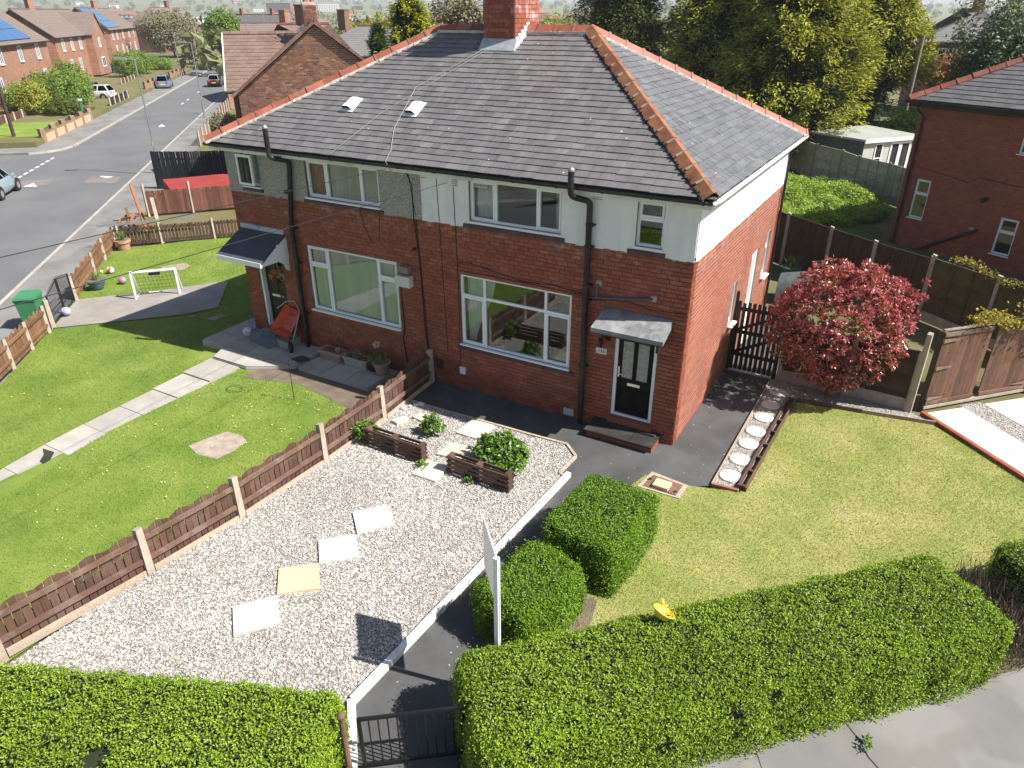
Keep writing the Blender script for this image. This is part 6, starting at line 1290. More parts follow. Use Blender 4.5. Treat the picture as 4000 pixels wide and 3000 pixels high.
far_house('brown tiled house farther down the same side of the street',gp(-2,46,0)[:2],gp(7,46,0)[:2],14,-.6,4.3,7.0,WB,ROOFB,'gable',((),()),(),chim=(.5,))
far_house('cream house with grey hipped roof and white roof vents behind the gable house',(-49,40),(-38,46.5),9,-.4,4.6,7.0,WC,ROOFG,'hip',((.2,.5,.8),()),(),1.2,1.0,(.25,))
far_house('grey hipped roof house beside the rounded golden conifer',(-38.5,41),(-31.5,46),8,-.4,4.4,6.5,WC,ROOFG,'hip',((.3,.7),()),(),1.2,1.0)
far_house('red brick house with grey roof far behind the pale summer house',(0.2,62),(7.5,63),9,-.2,5.9,8.3,WR,ROOFG,'hip',((.26,.58),(.3,.6)),(.45,),1.2,1.3,(.55,))
# ================================================================== SUMMER HOUSE AND PALE FENCE
sp=thing('summer_house','pale grey summer house with white double doors and a flat green roof','summer house',(0,31,0))
sa,sb,sc_,sdp=(-2.75,31.6),(.02,30.3),(2.4,33.0),(-.4,34.6)
GREYC=pm('dark_grey_cladding',(.045,.055,.070),.7,.15,3,60,.2,.004); PALEC=pm('pale_cladding',(.50,.48,.46),.7,.1,3,60,.2,.004)
for (a,b,mt) in ((sa,sb,GREYC),(sb,sc_,PALEC),(sc_,sdp,PALEC),(sdp,sa,GREYC)):
    for j in range(15): z=j*.14; MB().beam((*a,z+.07),(*b,z+.07),.05,.132).build('board',mt,sp)
m=MB(); k=lambda q,z:(q[0]*1.0+(q[0]+.2)*.08,q[1]+(q[1]-32.3)*.08,z); m.hexa([k(sa,2.16),k(sb,2.10),k(sc_,2.14),k(sdp,2.28),k(sa,2.26),k(sb,2.20),k(sc_,2.24),k(sdp,2.38)]); m.build('roof',pm('green_grey_felt',(.30,.32,.28),.85,.1,2,60,.2,.004),sp)
m=MB(); m.beam(Vector(k(sb,2.12))+Vector((.03,-.03,0)),Vector(k(sc_,2.16))+Vector((.03,-.03,0)),.05,.20); m.build('fascia',PAINTW,sp)
u_,L_2=vec2(sb,sc_); fr=((sb[0],sb[1],0),u_,(u_[1],-u_[0]))
window(sp,fr,.75,1.25,.4,1.95,[],[(.75,1.25,1.2)],[],rec=-.06,glass=GLASS_D); window(sp,fr,1.75,2.4,.05,1.98,[],[],[],rec=-.06,glass=GLASS_D,fw=.1,name='door'); window(sp,fr,2.42,3.1,.05,1.98,[],[],[],rec=-.06,glass=GLASS_D,fw=.1,name='door')
PALEF=pm('weathered_pale_panel',(.36,.34,.27),.85,.2,3,60,.3,.004,piece=.2,grain=(4,4,40),dirt=(.22,.23,.13),dirtamt=.6)
panel_fence('weathered grey green panel fence behind the patch of nettles',[(-5.5,34.5),(-3.6,32.2),(-2.29,30.21),(-.76,28.77),(.17,27.38),(1.64,26.11),(2.6,25.0)],1.75,.0,0,PALEF,.12,postmat=WOODG,ph=1.86)
panel_fence('black boundary fence beyond the summer house',[(-6.5,36),(-3.6,36.6),(-.8,37.2),(2.2,37.8),(6,38.6)],2.35,.0,0,pm('black_board',(.02,.022,.03),.8,.2,4,60,.2,.003,piece=.3),.15,True,postmat=BLACKM,ph=2.36)
# ================================================================== TERRACE FRONT GARDENS
WALLB=bricktex('garden_wall_brick',(.27,.14,.09),(.20,.10,.07),(.30,.25,.20)); RENDW=pm('cream_wall_render',(.46,.36,.22),.85,.15,2,60,.3,.004)
def gwall(label,t0,t1,o,h,mat,pier=True,step=2.6):
    t=thing('garden_wall',label,'garden wall',(*KL(t0,o),-.45)); a,b=KL(t0,o),KL(t1,o); MB().beam((*a,-.49+h*.32),(*b,-.49+h*.32),.22,h*.64).build('wall',mat,t)
    m=MB(); m.beam((*a,-.49+h*.66),(*b,-.49+h*.66),.28,.07); m.build('coping',WALLB,t)
    if pier:
        s=t0
        while s<=t1: c=KL(s,o); MB().box(c[0]-.18,c[0]+.18,c[1]-.18,c[1]+.18,-.5,-.49+h).build('pier',WALLB,t); s+=step
        s=t0
        while s<t1-.1:
            m=MB()
            for i in range(12): q=KL(s+.25+i*(step-.5)/11,o); m.cyl((*q,-.49+h*.68),(*q,-.49+h*.96),.012,.012,5)
            q0,q1=KL(s+.2,o),KL(min(t1,s+step-.2),o); m.beam((*q0,-.49+h*.9),(*q1,-.49+h*.9),.02,.03); m.build('railing',BLACKM,t); s+=step
    return t
gwall('low cream garden wall with brick piers and railings beside the telegraph pole',36.5,50,2.5,1.0,RENDW)
gwall('brick garden wall with square piers past the parked blue car',76,88,2.6,1.2,WALLB,True,3)
gwall('low brick garden wall at the bend opposite the white car',94,108,2.6,1.1,WALLB,True,3.4)
def tfence(label,t0,t1,o,h,mat):
    t=thing('garden_fence',label,'fence',(*KL(t0,o),-.45)); s=t0
    while s<t1: 
        a,b=KL(s,o),KL(s+.16,o); MB().beam((*a,-.49+h/2),(*b,-.49+h/2),.03,h*random.uniform(.95,1.02)).build('picket',mat,t); s+=.2
    for s in np.arange(t0,t1+.1,2.0): c=KL(s,o); MB().box(c[0]-.07,c[0]+.07,c[1]-.07,c[1]+.07,-.5,-.45+h).build('post',CONCP,t)
tfence('dark picket fence between the tall hedge and the parked white car',57.5,66,2.5,1.1,BLACKM); tfence('brown picket fence inside the nearest terrace garden',44,54,8,1.0,WOODB); tfence('grey brown picket fence in front of the solar panel terrace',84,92,7,1.0,WOODB)
def rfence(label,t0,t1,h,mat,o=2.4):
    t=thing('garden_fence',label,'fence',(*KR(t0,o),-.45)); s=t0
    while s<t1: a,b=KR(s,o),KR(s+.11,o); MB().beam((*a,-.49+h/2),(*b,-.49+h/2),.025,h*random.uniform(.93,1.03)).build('picket',mat,t); s+=.2
    for s in np.arange(t0,t1+.1,1.9): c=KR(s,o); MB().box(c[0]-.06,c[0]+.06,c[1]-.06,c[1]+.06,-.5,-.45+h).build('post',CONCP,t)
rfence('weathered picket fence along the street in front of the gable house',32,44,1.0,WOODG); rfence('brown picket fence farther along the street past the gable house',46,54,1.1,WOODR)
for i,tt in enumerate((55.5,58.5)):
    c=KR(tt,2.4); m=MB(); m.box(c[0]-.25,c[0]+.25,c[1]-.25,c[1]+.25,-.5,1.0); m.box(c[0]-.3,c[0]+.3,c[1]-.3,c[1]+.3,1.0,1.1); m.build('gate_pier',[WALLB],loc=(c[0],c[1],-.5),label=['brick gate pier with pale cap at the end of the street fence','second brick gate pier with pale cap past the street fence'][i],cat='gate pier')
for i,(tt,oo,c1,lab) in enumerate(((52.0,3.9,GREENB,'green wheelie bin with pale lid behind the cream garden wall'),(52.7,4.1,GREENB,'second green wheelie bin with pale lid beside the tall hedge'),(39.5,19.5,BLUEB,'blue wheelie bin at the wall of the nearest terrace'),(38.5,18.8,BROWNB,'brown wheelie bin at the wall of the nearest terrace'))):
    q=KL(tt,oo); b_=bin_(q[0],q[1],-.3,.8,c1,pm('pale_lid%d'%i,(.42,.50,.46),.5,.1) if i<2 else c1,lab)
    b_.scale=(1.25,1.25,1.25)
q=KL(46,5); sheet('lawn',[KL(37,2.8),KL(46,2.8),KL(46,8),KL(37,9)],0,TURF_L,z=-.10)
# street furniture
def lamp(t_or_xy,h,label,arm,z=-.49):
    x,y=t_or_xy; t=thing('street_lamp',label,'street lamp',(x,y,z)); m=MB(); m.cyl((x,y,z),(x,y,z+1.3),.085,.085,10); m.cyl((x,y,z+1.3),(x,y,z+h),.055,.04,10); m.build('pole',STEEL,t,smooth='auto')
    MB().beam((x,y,z+h-.03),(x+arm[0]*.5,y+arm[1]*.5,z+h+.02),.05,.05).build('arm',STEEL,t); a=Vector((x+arm[0]*.4,y+arm[1]*.4,z+h+.02)); b=Vector((x+arm[0]*1.05,y+arm[1]*1.05,z+h+.06)); MB().beam(a,b,.2,.10).build('head',STEEL,t); MB().beam(a-Vector((0,0,.06)),b-Vector((0,0,.06)),.15,.03).build('lens',PLASTW,t)
    MB().box(x-.06,x+.06,y-.09,y-.06,z+1.6,z+1.8).build('number_tag',pm('yellow_tag'+str(int(x)),(.6,.5,.1),.6,.05),t); return t
lamp((-37.0,14.9),6.3,'grey street lamp on the pavement behind the slatted fence',(-.72,-.69)); lamp((-56,33.7),6.3,'grey street lamp beside the weathered picket fence',(-.72,-.69)); lamp(KL(92,.8),6.0,'grey street lamp in front of the brown terrace house',(.72,.69)); lamp(KR(118,1),6.2,'slim grey street lamp in front of the big green street tree',(-.72,-.69)); lamp(KR(150,1),6.2,'far grey street lamp at the bend near the red brick house',(-.72,-.69))
TARW=pm('tarred_pole',(.055,.035,.026),.8,.25,3,40,.3,.004,grain=(20,20,1))
def tpole(x,y,z,h,label,mat=TARW,r=.13):
    t=thing('telegraph_pole',label,'telegraph pole',(x,y,z)); MB().cyl((x,y,z),(x,y,z+h),r,r*.75,12).build('pole',mat,t,smooth='auto'); m=MB()
    m.beam((x-.5,y-.2,z+h-.35),(x+.5,y+.2,z+h-.35),.06,.07); m.build('cross_arm',mat,t)
    for k in range(-2,3): MB().cyl((x+k*.2,y+k*.08,z+h-.32),(x+k*.2,y+k*.08,z+h-.2),.03,.02,8).build('insulator',PLASTW,t)
tpole(-56.8,17.2,-.5,9,'dark brown telegraph pole at the corner of the cream garden wall'); tpole(1.16,39.4,0,6.9,'grey wooden telegraph pole standing behind the summer house',WOODG,.16)
lamp((-53.0,37.5),8.3,'dark lamp column rising behind the brown tiled roofs',(.3,.3)) ; lamp((-70.0,55.5),8.6,'thin dark lamp column farther behind the brown tiled roofs',(.3,.3))
tpole(-4.9,-15.6,-.05,6.2,'telegraph pole across the front pavement carrying the house wires')
def wire(a,b,sag,label):
    a,b=Vector(a),Vector(b); m=MB(); m.tube([a.lerp(b,i/14)-Vector((0,0,sag*4*(i/14)*(1-i/14))) for i in range(15)],.006,5); m.build('overhead_wire',CABLE,loc=a,label=label,cat='wire')
wire((-6.85,-.36,5.10),(-5.3,-15.6,5.85),.0,'thin black wire from the eaves bracket out over the street'); wire((-5.45,-.06,4.9),(-4.5,-15.5,5.55),.0,'thin pale wire from the white wall over the dark canopy and goal')
wire((.34,8.3,5.1),(1.16,39.4,6.6),.25,'thin wire from the back corner of the roof to the wooden pole'); wire((-20,38,6.4),(1.16,39.4,6.5),.2,'thin wire crossing in front of the golden conifers')
m=MB(); m.tube([(-6,20,1.9),(0,21.3,1.75),(4.2,22.0,2.0)],.008,5); m.build('washing_line',pm('green_line',(.05,.3,.15),.5,.05),loc=(0,21,1.8),label='thin green washing line above the nettles',cat='washing line')
# ================================================================== CARS
CGLASS=glassmat('car_glass',(.10,.11,.12),.12); LAMPR=pm('red_tail_lamp',(.45,.02,.02),.25,.05,1,1,0); LAMPC=pm('clear_head_lamp',(.7,.72,.75),.15,.05,1,1,0); YPL=pm('yellow_number_plate',(.72,.52,.05),.5,.03,1,1,0); ALLOY=pm('alloy_wheel',(.45,.46,.47),.35,.05,metal=.7)
def car(label,x,y,z,rz,L,Wd,H,paint,est=False,roofp=None):
    t=thing('car',label,'car',(x,y,z),rz,'cars in the street',local=True); w=Wd/2
    rear=-.47 if not est else -.49
    stn=[(-.5,.36,.62,.80),(-.485,.27,.86,.92),(-.42,.2,.92,.985),(-.2,.19,.93,1),(.05,.19,.91,1),(.22,.2,.88,.99),(.36,.22,.80,.96),(.45,.25,.70,.88),(.5,.36,.56,.70)]
    vs=[];fs=[]; k=H/1.5
    for sx,zb,zt,wf in stn:
        zb*=k;zt*=k; ww=w*wf; half=[(0,zb),(.85*ww,zb),(.97*ww,zb+.12),(ww,(zb+zt)*.55),(.95*ww,zt-.05),(.82*ww,zt),(0,zt+.015)]
        ring=[(sx*L,yy,zz) for yy,zz in half]+[(sx*L,-yy,zz) for yy,zz in half[-2:0:-1]]; vs+=ring
    n=12
    for i in range(len(stn)-1):
        for j in range(n): fs.append((i*n+j,i*n+(j+1)%n,(i+1)*n+(j+1)%n,(i+1)*n+j))
    fs+=[tuple(range(n-1,-1,-1)),tuple(range((len(stn)-1)*n,len(stn)*n))]
    m=MB(); m.add(vs,fs); body=m.build('body',paint,t,smooth='auto')
    zb,zt=.90*k,H; b=[(rear*L,-.80*w),(.24*L,-.86*w),(.24*L,.86*w),(rear*L,.80*w)]; r_=[((rear+.09)*L,-.62*w),(.06*L,-.66*w),(.06*L,.66*w),((rear+.09)*L,.62*w)]
    m=MB(); m.hexa([(*q,zb-.02) for q in b]+[(*q,zt-.03) for q in r_]); m.hexa([(*q,zt-.03) for q in r_]+[((rear+.14)*L,-.5*w,zt),(.0*L,-.54*w,zt),(.0*L,.54*w,zt),((rear+.14)*L,.5*w,zt)]); m.build('cabin',roofp or paint,t,smooth='auto')
    def quad(p,ins=.10,off=.006):
        p=[Vector(q) for q in p]; c=sum(p,Vector())/4; nn=(p[1]-p[0]).cross(p[3]-p[0]).normalized(); 
        if nn.dot(c-Vector((-.1*L,0,zb)))<0: nn=-nn
        q=[v.lerp(c,ins)+nn*off for v in p]; MB().hexa(q+[v+nn*.004 for v in q]).build('window',CGLASS,t)
    lo=[Vector((*q,zb)) for q in b]; hi=[Vector((*q,zt-.04)) for q in r_]
    quad([lo[0],lo[3],hi[3],hi[0]]); quad([lo[1],lo[2],hi[2],hi[1]],.07)
    for i,j in ((0,1),(3,2)):
        for f0,f1 in ((.04,.40),(.43,.66),(.69,.95)): quad([lo[i].lerp(lo[j],f0),lo[i].lerp(lo[j],f1),hi[i].lerp(hi[j],f1),hi[i].lerp(hi[j],f0)],.08)
    for sx in (-.31,.32):
        for sg in (-1,1):
            m=MB(); m.cyl((sx*L,sg*(w-.20),.33),(sx*L,sg*(w+.004),.33),.37,.37,20); m.build('wheel_arch',RUBBER,t)
            m=MB(); m.cyl((sx*L,sg*(w-.16),.31),(sx*L,sg*(w+.018),.31),.31,.30,20); wh=m.build('wheel',RUBBER,t); m=MB(); m.cyl((sx*L,sg*(w+.0),.31),(sx*L,sg*(w+.026),.31),.20,.17,14); m.build('rim',ALLOY,wh)
    for sg in (-1,1):
        MB().box(-.502*L,-.455*L,sg*.60*w-.12*w,sg*.60*w+.16*w if sg>0 else sg*.60*w+.12*w,.62*k,.88*k).build('tail_lamp',LAMPR,t); MB().box(.43*L,.478*L,sg*.62*w-.14*w,sg*.62*w+.14*w,.56*k,.68*k).build('head_lamp',LAMPC,t)
        MB().box(.19*L,.22*L,sg*(w+.05)-.08,sg*(w+.05)+.08,.92*k,1.03*k).build('mirror',paint,t)
    MB().box(-.508*L,-.497*L,-.26,.26,.50*k,.61*k).build('number_plate',YPL,t); MB().box(.497*L,.508*L,-.26,.26,.38*k,.48*k).build('number_plate',PLASTW,t)
    return t
def paint(n,c,met=.25): return pm(n,c,.28,.04,1,1,0,spec=.5,metal=met,coat=.8)
hd_=math.atan2(RD[1],RD[0])
car('pale blue hatchback parked along the left kerb near the junction',-39.9,6.9,-.60,hd_,3.8,1.7,1.5,paint('pale_blue_paint',(.30,.42,.46)))
car('grey blue people carrier driving away along the street',*shift((-85.6,51.6),1.0),-.60,hd_+.05,4.0,1.75,1.62,paint('grey_blue_paint',(.18,.27,.38)))
car('black hatchback with silver roof parked on the right side of the street',-82.6,57.2,-.60,hd_,4.0,1.75,1.5,paint('black_paint',(.012,.013,.016)),roofp=paint('silver_roof',(.42,.44,.46)))
car('white sport utility car far along the street',-137.6,104.6,-.60,hd_,4.4,1.9,1.7,paint('white_paint',(.66,.68,.70),.05))
car('dark blue estate car on the drive behind the white one',*KL(70.5,8.5),-.3,hd_+1.4,4.6,1.8,1.5,paint('dark_blue_paint',(.03,.04,.09)),True); car('white hatchback on the drive past the dark picket fence',*KL(66.5,6),-.3,hd_+1.35,4.2,1.8,1.5,MATS['white_paint'])
car('bright blue car on the drive of the solar panel terrace',*KL(107,13.5),-.2,hd_+1.3,4.0,1.75,1.5,paint('bright_blue_paint',(.02,.08,.40))); car('dark saloon in front of the red brick house',*KL(140,5),-.2,hd_+1.2,4.5,1.8,1.5,MATS['black_paint'],True); car('silver car far off at the bend of the street',-178,137,-.5,hd_+1.0,4.5,1.8,1.5,paint('silver_paint',(.42,.44,.46)),True)
car('white van like car parked beside the weathered picket fence',*KR(52,5.5),-.4,hd_,4.4,1.8,1.6,MATS['white_paint'])
t=thing('childs_bicycle','small pink child bicycle lying by the foot of the telegraph pole','bicycle',(-57.6,14.6,-.49)); PINK=pm('pink_paint',(.6,.08,.18),.4,.05)
for dx in (-.35,.35): m=MB(); m.tube([(-57.6+dx*.7+.2*math.cos(a_)*.7,14.6+dx*.7+.2*math.cos(a_)*.7,-.28+.2*math.sin(a_)) for a_ in np.linspace(0,6.283,18)],.03,6); m.build('wheel',RUBBER,t)
MB().tube([(-57.85,14.35,-.28),(-57.7,14.5,.02),(-57.4,14.8,.05),(-57.35,14.85,-.28)],.025,6).build('frame',PINK,t); MB().tube([(-57.5,14.7,.15),(-57.3,14.9,.18)],.02,6).build('handlebar',PINK,t); MB().box(-57.85,-57.65,14.4,14.55,.02,.07).build('saddle',PINK,t)
# ================================================================== VEGETATION
def unitv(V): return V/np.maximum(1e-9,np.linalg.norm(V,axis=1,keepdims=True))
def leaves(name,P,Dr,ln,wd,mat,parent=None,loc=None,fold=.25,nrm=None,**kw):
    n=len(P); Dr=unitv(Dr); R=RNG.normal(size=(n,3)) if nrm is None else unitv(nrm)+RNG.normal(0,.38,(n,3))
    if nrm is not None: Dr=unitv(Dr-unitv(R)*(Dr*unitv(R)).sum(1,keepdims=True)*.75)
    S=unitv(np.cross(Dr,R)); N=np.cross(S,Dr)
    ln=np.broadcast_to(ln,(n,))[:,None]; wd=np.broadcast_to(wd,(n,))[:,None]
    V=np.empty((n,4,3)); V[:,0]=P; V[:,1]=P+Dr*ln*.5+S*wd*.5+N*wd*fold; V[:,2]=P+Dr*ln; V[:,3]=P+Dr*ln*.5-S*wd*.5+N*wd*fold
    return npobj(name,V.reshape(-1,3),np.arange(4*n).reshape(-1,4),mat,parent,loc,**kw)
def lump(P,f,seed=0):
    r=np.random.default_rng(seed); s=np.zeros(len(P))
    for k in range(5):
        w=r.normal(size=3)*f*(1+.5*k); s+=np.sin(P@w+r.uniform(0,6.28))/(1+.4*k)
    return s/2.6
PRIV=leafmat('privet_leaf',[(.09,.16,.008),(.16,.265,.010),(.225,.35,.016),(.29,.42,.028),(.18,.295,.012),(.37,.47,.055)],.28,.45,.4)
BOXL=leafmat('box_leaf',[(.065,.145,.006),(.11,.22,.008),(.16,.285,.012),(.22,.35,.020)],.28,.45,.4)
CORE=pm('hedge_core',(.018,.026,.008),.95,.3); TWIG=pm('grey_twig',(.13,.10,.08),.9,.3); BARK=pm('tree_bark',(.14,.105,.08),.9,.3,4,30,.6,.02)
def hedge(name,label,A,B,w,h,n,mat,z0=0,ll=.030,lw=.017,rad=.22,holes=(),group=None,amp=.045,bare=None):
    A=np.array(A);B=np.array(B);u=B-A;L=np.linalg.norm(u);u/=L;v=np.array([-u[1],u[0]])
    t=thing(name,label,'hedge',(*((A+B)/2),z0),0,group)
    m=MB(); e=.09; c=[A+u*e+v*(-w/2+e),B-u*e+v*(-w/2+e),B-u*e+v*(w/2-e),A+u*e+v*(w/2-e)]; m.prism([tuple(q) for q in c],z0,z0+h-e-.02); m.build('light_block_core',CORE,t)  # solid dark box added inside the leaves to block light through the hedge
    # points on a rounded box in local (s,q,z)
    areas=np.array([L*w,L*h,L*h,w*h,w*h]); k=RNG.choice(5,n,p=areas/areas.sum()); a=RNG.uniform(0,1,n);b=RNG.uniform(0,1,n)
    S=np.select([k==0,k==1,k==2,k==3,k==4],[a*L,a*L,a*L,0*a,0*a+L]); Q=np.select([k==0,k==1,k==2,k==3,k==4],[b*w-w/2,0*b-w/2,0*b+w/2,a*w-w/2,a*w-w/2]); Zz=np.select([k==0,k==1,k==2,k==3,k==4],[0*a+h,b*h,b*h,b*h,b*h])
    # round the edges: pull to the rounded box
    X=np.stack([S,Q,Zz],1); inn=np.stack([np.clip(S,rad,L-rad),np.clip(Q,-w/2+rad,w/2-rad),np.minimum(Zz,h-rad)],1); d=X-inn; dl=np.linalg.norm(d,axis=1,keepdims=True); nrm=d/np.maximum(dl,1e-6); X=inn+nrm*rad
    X+=nrm*(lump(X,3.2,3)*amp+lump(X,14,5)*amp*.5+np.where(RNG.uniform(size=n)<.03,RNG.uniform(.03,.10,n),RNG.uniform(-.05,.028,n)))[:,None]
    keep=np.ones(n,bool)
    for hs,hq,hz,hr in holes: keep&=((X[:,0]-hs)**2+(X[:,1]-hq)**2+(X[:,2]-hz)**2)>(hr*RNG.uniform(.7,1.2,n))**2
    keep&=~((lump(X,7,9)>.62)&(RNG.uniform(size=n)<.62)); keep&=~((lump(X,26,21)>.45)&(RNG.uniform(size=n)<.55)); X=X[keep];nrm=nrm[keep]
    Wp=np.stack([A[0]+u[0]*X[:,0]+v[0]*X[:,1],A[1]+u[1]*X[:,0]+v[1]*X[:,1],z0+X[:,2]],1); Wn=np.stack([u[0]*nrm[:,0]+v[0]*nrm[:,1],u[1]*nrm[:,0]+v[1]*nrm[:,1],nrm[:,2]],1)
    D=Wn*.55+np.array([0,0,.35])+RNG.normal(0,.55,Wn.shape); nn=len(Wp)
    o=leaves('foliage',Wp,D,ll*RNG.uniform(.7,1.3,nn),lw*RNG.uniform(.8,1.2,nn),mat,t,nrm=Wn+np.array([0,0,.25])); o['kind']='stuff'
    return t,o
u45=(.7071,.7071)
hR0=(.16,-8.17); hR1=(hR0[0]+.7071*7.2,hR0[1]+.7071*7.2)
hedge('clipped_hedge','long broad clipped green hedge along the grey pavement, with the yellow basket on it',hR0,hR1,1.55,1.10,122000,PRIV,0,.036,.020,.26,holes=((2.2,-.70,.55,.16),(3.1,-.72,.75,.13),(3.6,-.74,.9,.10)))
hedge('clipped_hedge','clipped hedge corner piece past the bare brown stems',(6.0,-2.35),(8.2,-.15),1.5,1.05,26000,PRIV,0,.036,.020,.26)
hedge('clipped_hedge','broad clipped yellowish green hedge in front of the gravel',(-6.7,-12.05),(-.88,-9.42),1.75,.98,98000,PRIV,0,.036,.020,.24,holes=((4.0,-.3,1.0,.14),(3.1,-.5,1.02,.12)))
hedge('box_bush','block shaped dark green box bush beside the tarmac path',(-.02,-4.75),(.10,-3.05),1.30,.98,40000,BOXL,0,.034,.019,.17,amp=.035)
hedge('box_bush','rounded green box bush between the sign post and the block shaped bush',(-.42,-6.45),(-.12,-5.02),1.08,.86,34000,BOXL,0,.034,.019,.22,amp=.045)
# bare stems in the gap of the hedge
t=thing('dead_hedge','bare brown dead piece of hedge in the gap of the long hedge','hedge',(5.7,-2.9,0)); V=[]
n=2600; P=np.stack([RNG.uniform(-.55,.75,n),RNG.uniform(-.72,.72,n)],1); Wx=5.42+.7071*P[:,0]-.7071*P[:,1]; Wy=-2.92+.7071*P[:,0]+.7071*P[:,1]
o=leaves('stems',np.stack([Wx,Wy,RNG.uniform(0,.55,n)],1),np.stack([RNG.normal(0,.35,n),RNG.normal(0,.35,n),np.ones(n)],1),RNG.uniform(.2,.5,n),.010,TWIG,t); o['kind']='stuff'
# photinia
t=thing('red_shrub','big rounded red leaved shrub in front of the dark panel fence','shrub',(2.5,4.0,0))
m=MB()
for k in range(7): a_=k*.9; m.tube([(2.5+.05*math.cos(a_),3.98+.05*math.sin(a_),0),(2.5+.25*math.cos(a_),3.9+.22*math.sin(a_),.5),(2.45+.6*math.cos(a_),3.75+.5*math.sin(a_),1.3)],[.035,.028,.015],6)
m.build('trunk',BARK,t)
PHO=leafmat('red_photinia_leaf',[(.34,.050,.042),(.50,.105,.090),(.60,.165,.145),(.46,.085,.085),(.28,.048,.036),(.66,.34,.32)],.2,.22,.7); PHG=leafmat('green_photinia_leaf',[(.035,.050,.012),(.06,.09,.015),(.09,.03,.02),(.10,.13,.02)],.2,.25,.6)
nc=1900; U_=unitv(RNG.normal(size=(nc,3))); rr=RNG.uniform(.45,1,nc)**.45; C=np.array([2.38,3.78,1.88])+U_*np.array([1.46,1.22,1.52])*rr[:,None]*(1+.13*lump(U_,2.6,4))[:,None]; ok_=C[:,2]>.28; C=C[ok_]; rr=rr[ok_]
def stars(C,ctr,per,ln,wd,spread,up):
    n=len(C); out=unitv(C-ctr); P=np.repeat(C,per,0)+RNG.normal(0,.02,(n*per,3)); D=np.repeat(out*.5,per,0)+np.array([0,0,up])+RNG.normal(0,spread,(n*per,3)); return P,D
P,D=stars(C,np.array([2.38,3.78,1.6]),22,.1,.03,.75,.35); k=RNG.uniform(size=len(P))<np.clip(.30+.45*(np.repeat(rr[:len(C)],22)-.55)*2+.22*(P[:,2]-1.2),.2,.9)
leaves('foliage',P[k],D[k],RNG.uniform(.055,.105,k.sum()),RNG.uniform(.022,.038,k.sum()),PHO,t,nrm=(P-np.array([2.38,3.78,1.6]))[k]*.6+np.array([0,0,.6]))['kind']='stuff'; k=~k
leaves('foliage',P[k],D[k],RNG.uniform(.055,.10,k.sum()),RNG.uniform(.024,.038,k.sum()),PHG,t)['kind']='stuff'
C2=np.array([3.62,4.0,2.75])+RNG.normal(0,.16,(26,3)); P,D=stars(C2,np.array([3.2,3.9,2.2]),16,.1,.03,.6,.3); leaves('foliage',P,D,.11,.036,PHO,t)['kind']='stuff'; MB().tube([(2.9,3.9,1.8),(3.3,3.95,2.4),(3.6,4.0,2.8)],[.02,.014,.008],6).build('branch',BARK,t)
# small leafy plants
HYD=leafmat('hydrangea_leaf',[(.07,.16,.015),(.12,.24,.022),(.18,.30,.035),(.10,.20,.02)],.3,.35,.5)
def bush(name,label,c,r,n,ll,lw,mat,cat='plant',stems=True,per=9,parent=None,up=.3):
    t=parent or thing(name,label,cat,(c[0],c[1],c[2]))
    nc=max(3,n//per); U_=unitv(RNG.normal(size=(nc,3))); U_[:,2]=np.abs(U_[:,2])*1.0-.15; C=np.array(c)+np.array([0,0,r[2]*.45])+U_*np.array(r)*np.array([1,1,.62])*(RNG.uniform(.25,1,nc)**.5*(1+.2*lump(U_,3,8)))[:,None]
    P,D=stars(C,np.array(c),per,ll,lw,.6,up); leaves('foliage',P,D,ll*RNG.uniform(.7,1.25,len(P)),lw*RNG.uniform(.8,1.2,len(P)),mat,t,nrm=(P-np.array(c))+np.array([0,0,.4]))['kind']='stuff'
    if stems:
        m=MB()
        for k in range(6): q=C[k%len(C)]; m.tube([(c[0],c[1],c[2]),((c[0]+q[0])/2,(c[1]+q[1])/2,c[2]+.4*(q[2]-c[2])),tuple(q)],[.012,.009,.005],5)
        m.build('stem',BARK,t)
    return t
bush('leafy_shrub','large bright green hydrangea behind the right pallet planter',(-2.72,-2.42,0),(.62,.5,.62),2000,.10,.065,HYD); bush('leafy_shrub','small bright green plant standing alone on the gravel',(-4.62,-2.15,0),(.26,.26,.42),420,.09,.055,HYD); bush('leafy_shrub','light green plant growing by the end of the left pallet planter',(-5.72,-3.05,0),(.24,.34,.46),500,.08,.045,HYD)
bush('weed_tuft','small weed at the right end of the left pallet planter',(-4.05,-3.3,0),(.14,.1,.14),90,.06,.035,HYD); bush('weed_tuft','small weed with orange flower under the right pallet planter',(-2.95,-3.3,0),(.14,.08,.12),80,.05,.03,HYD)
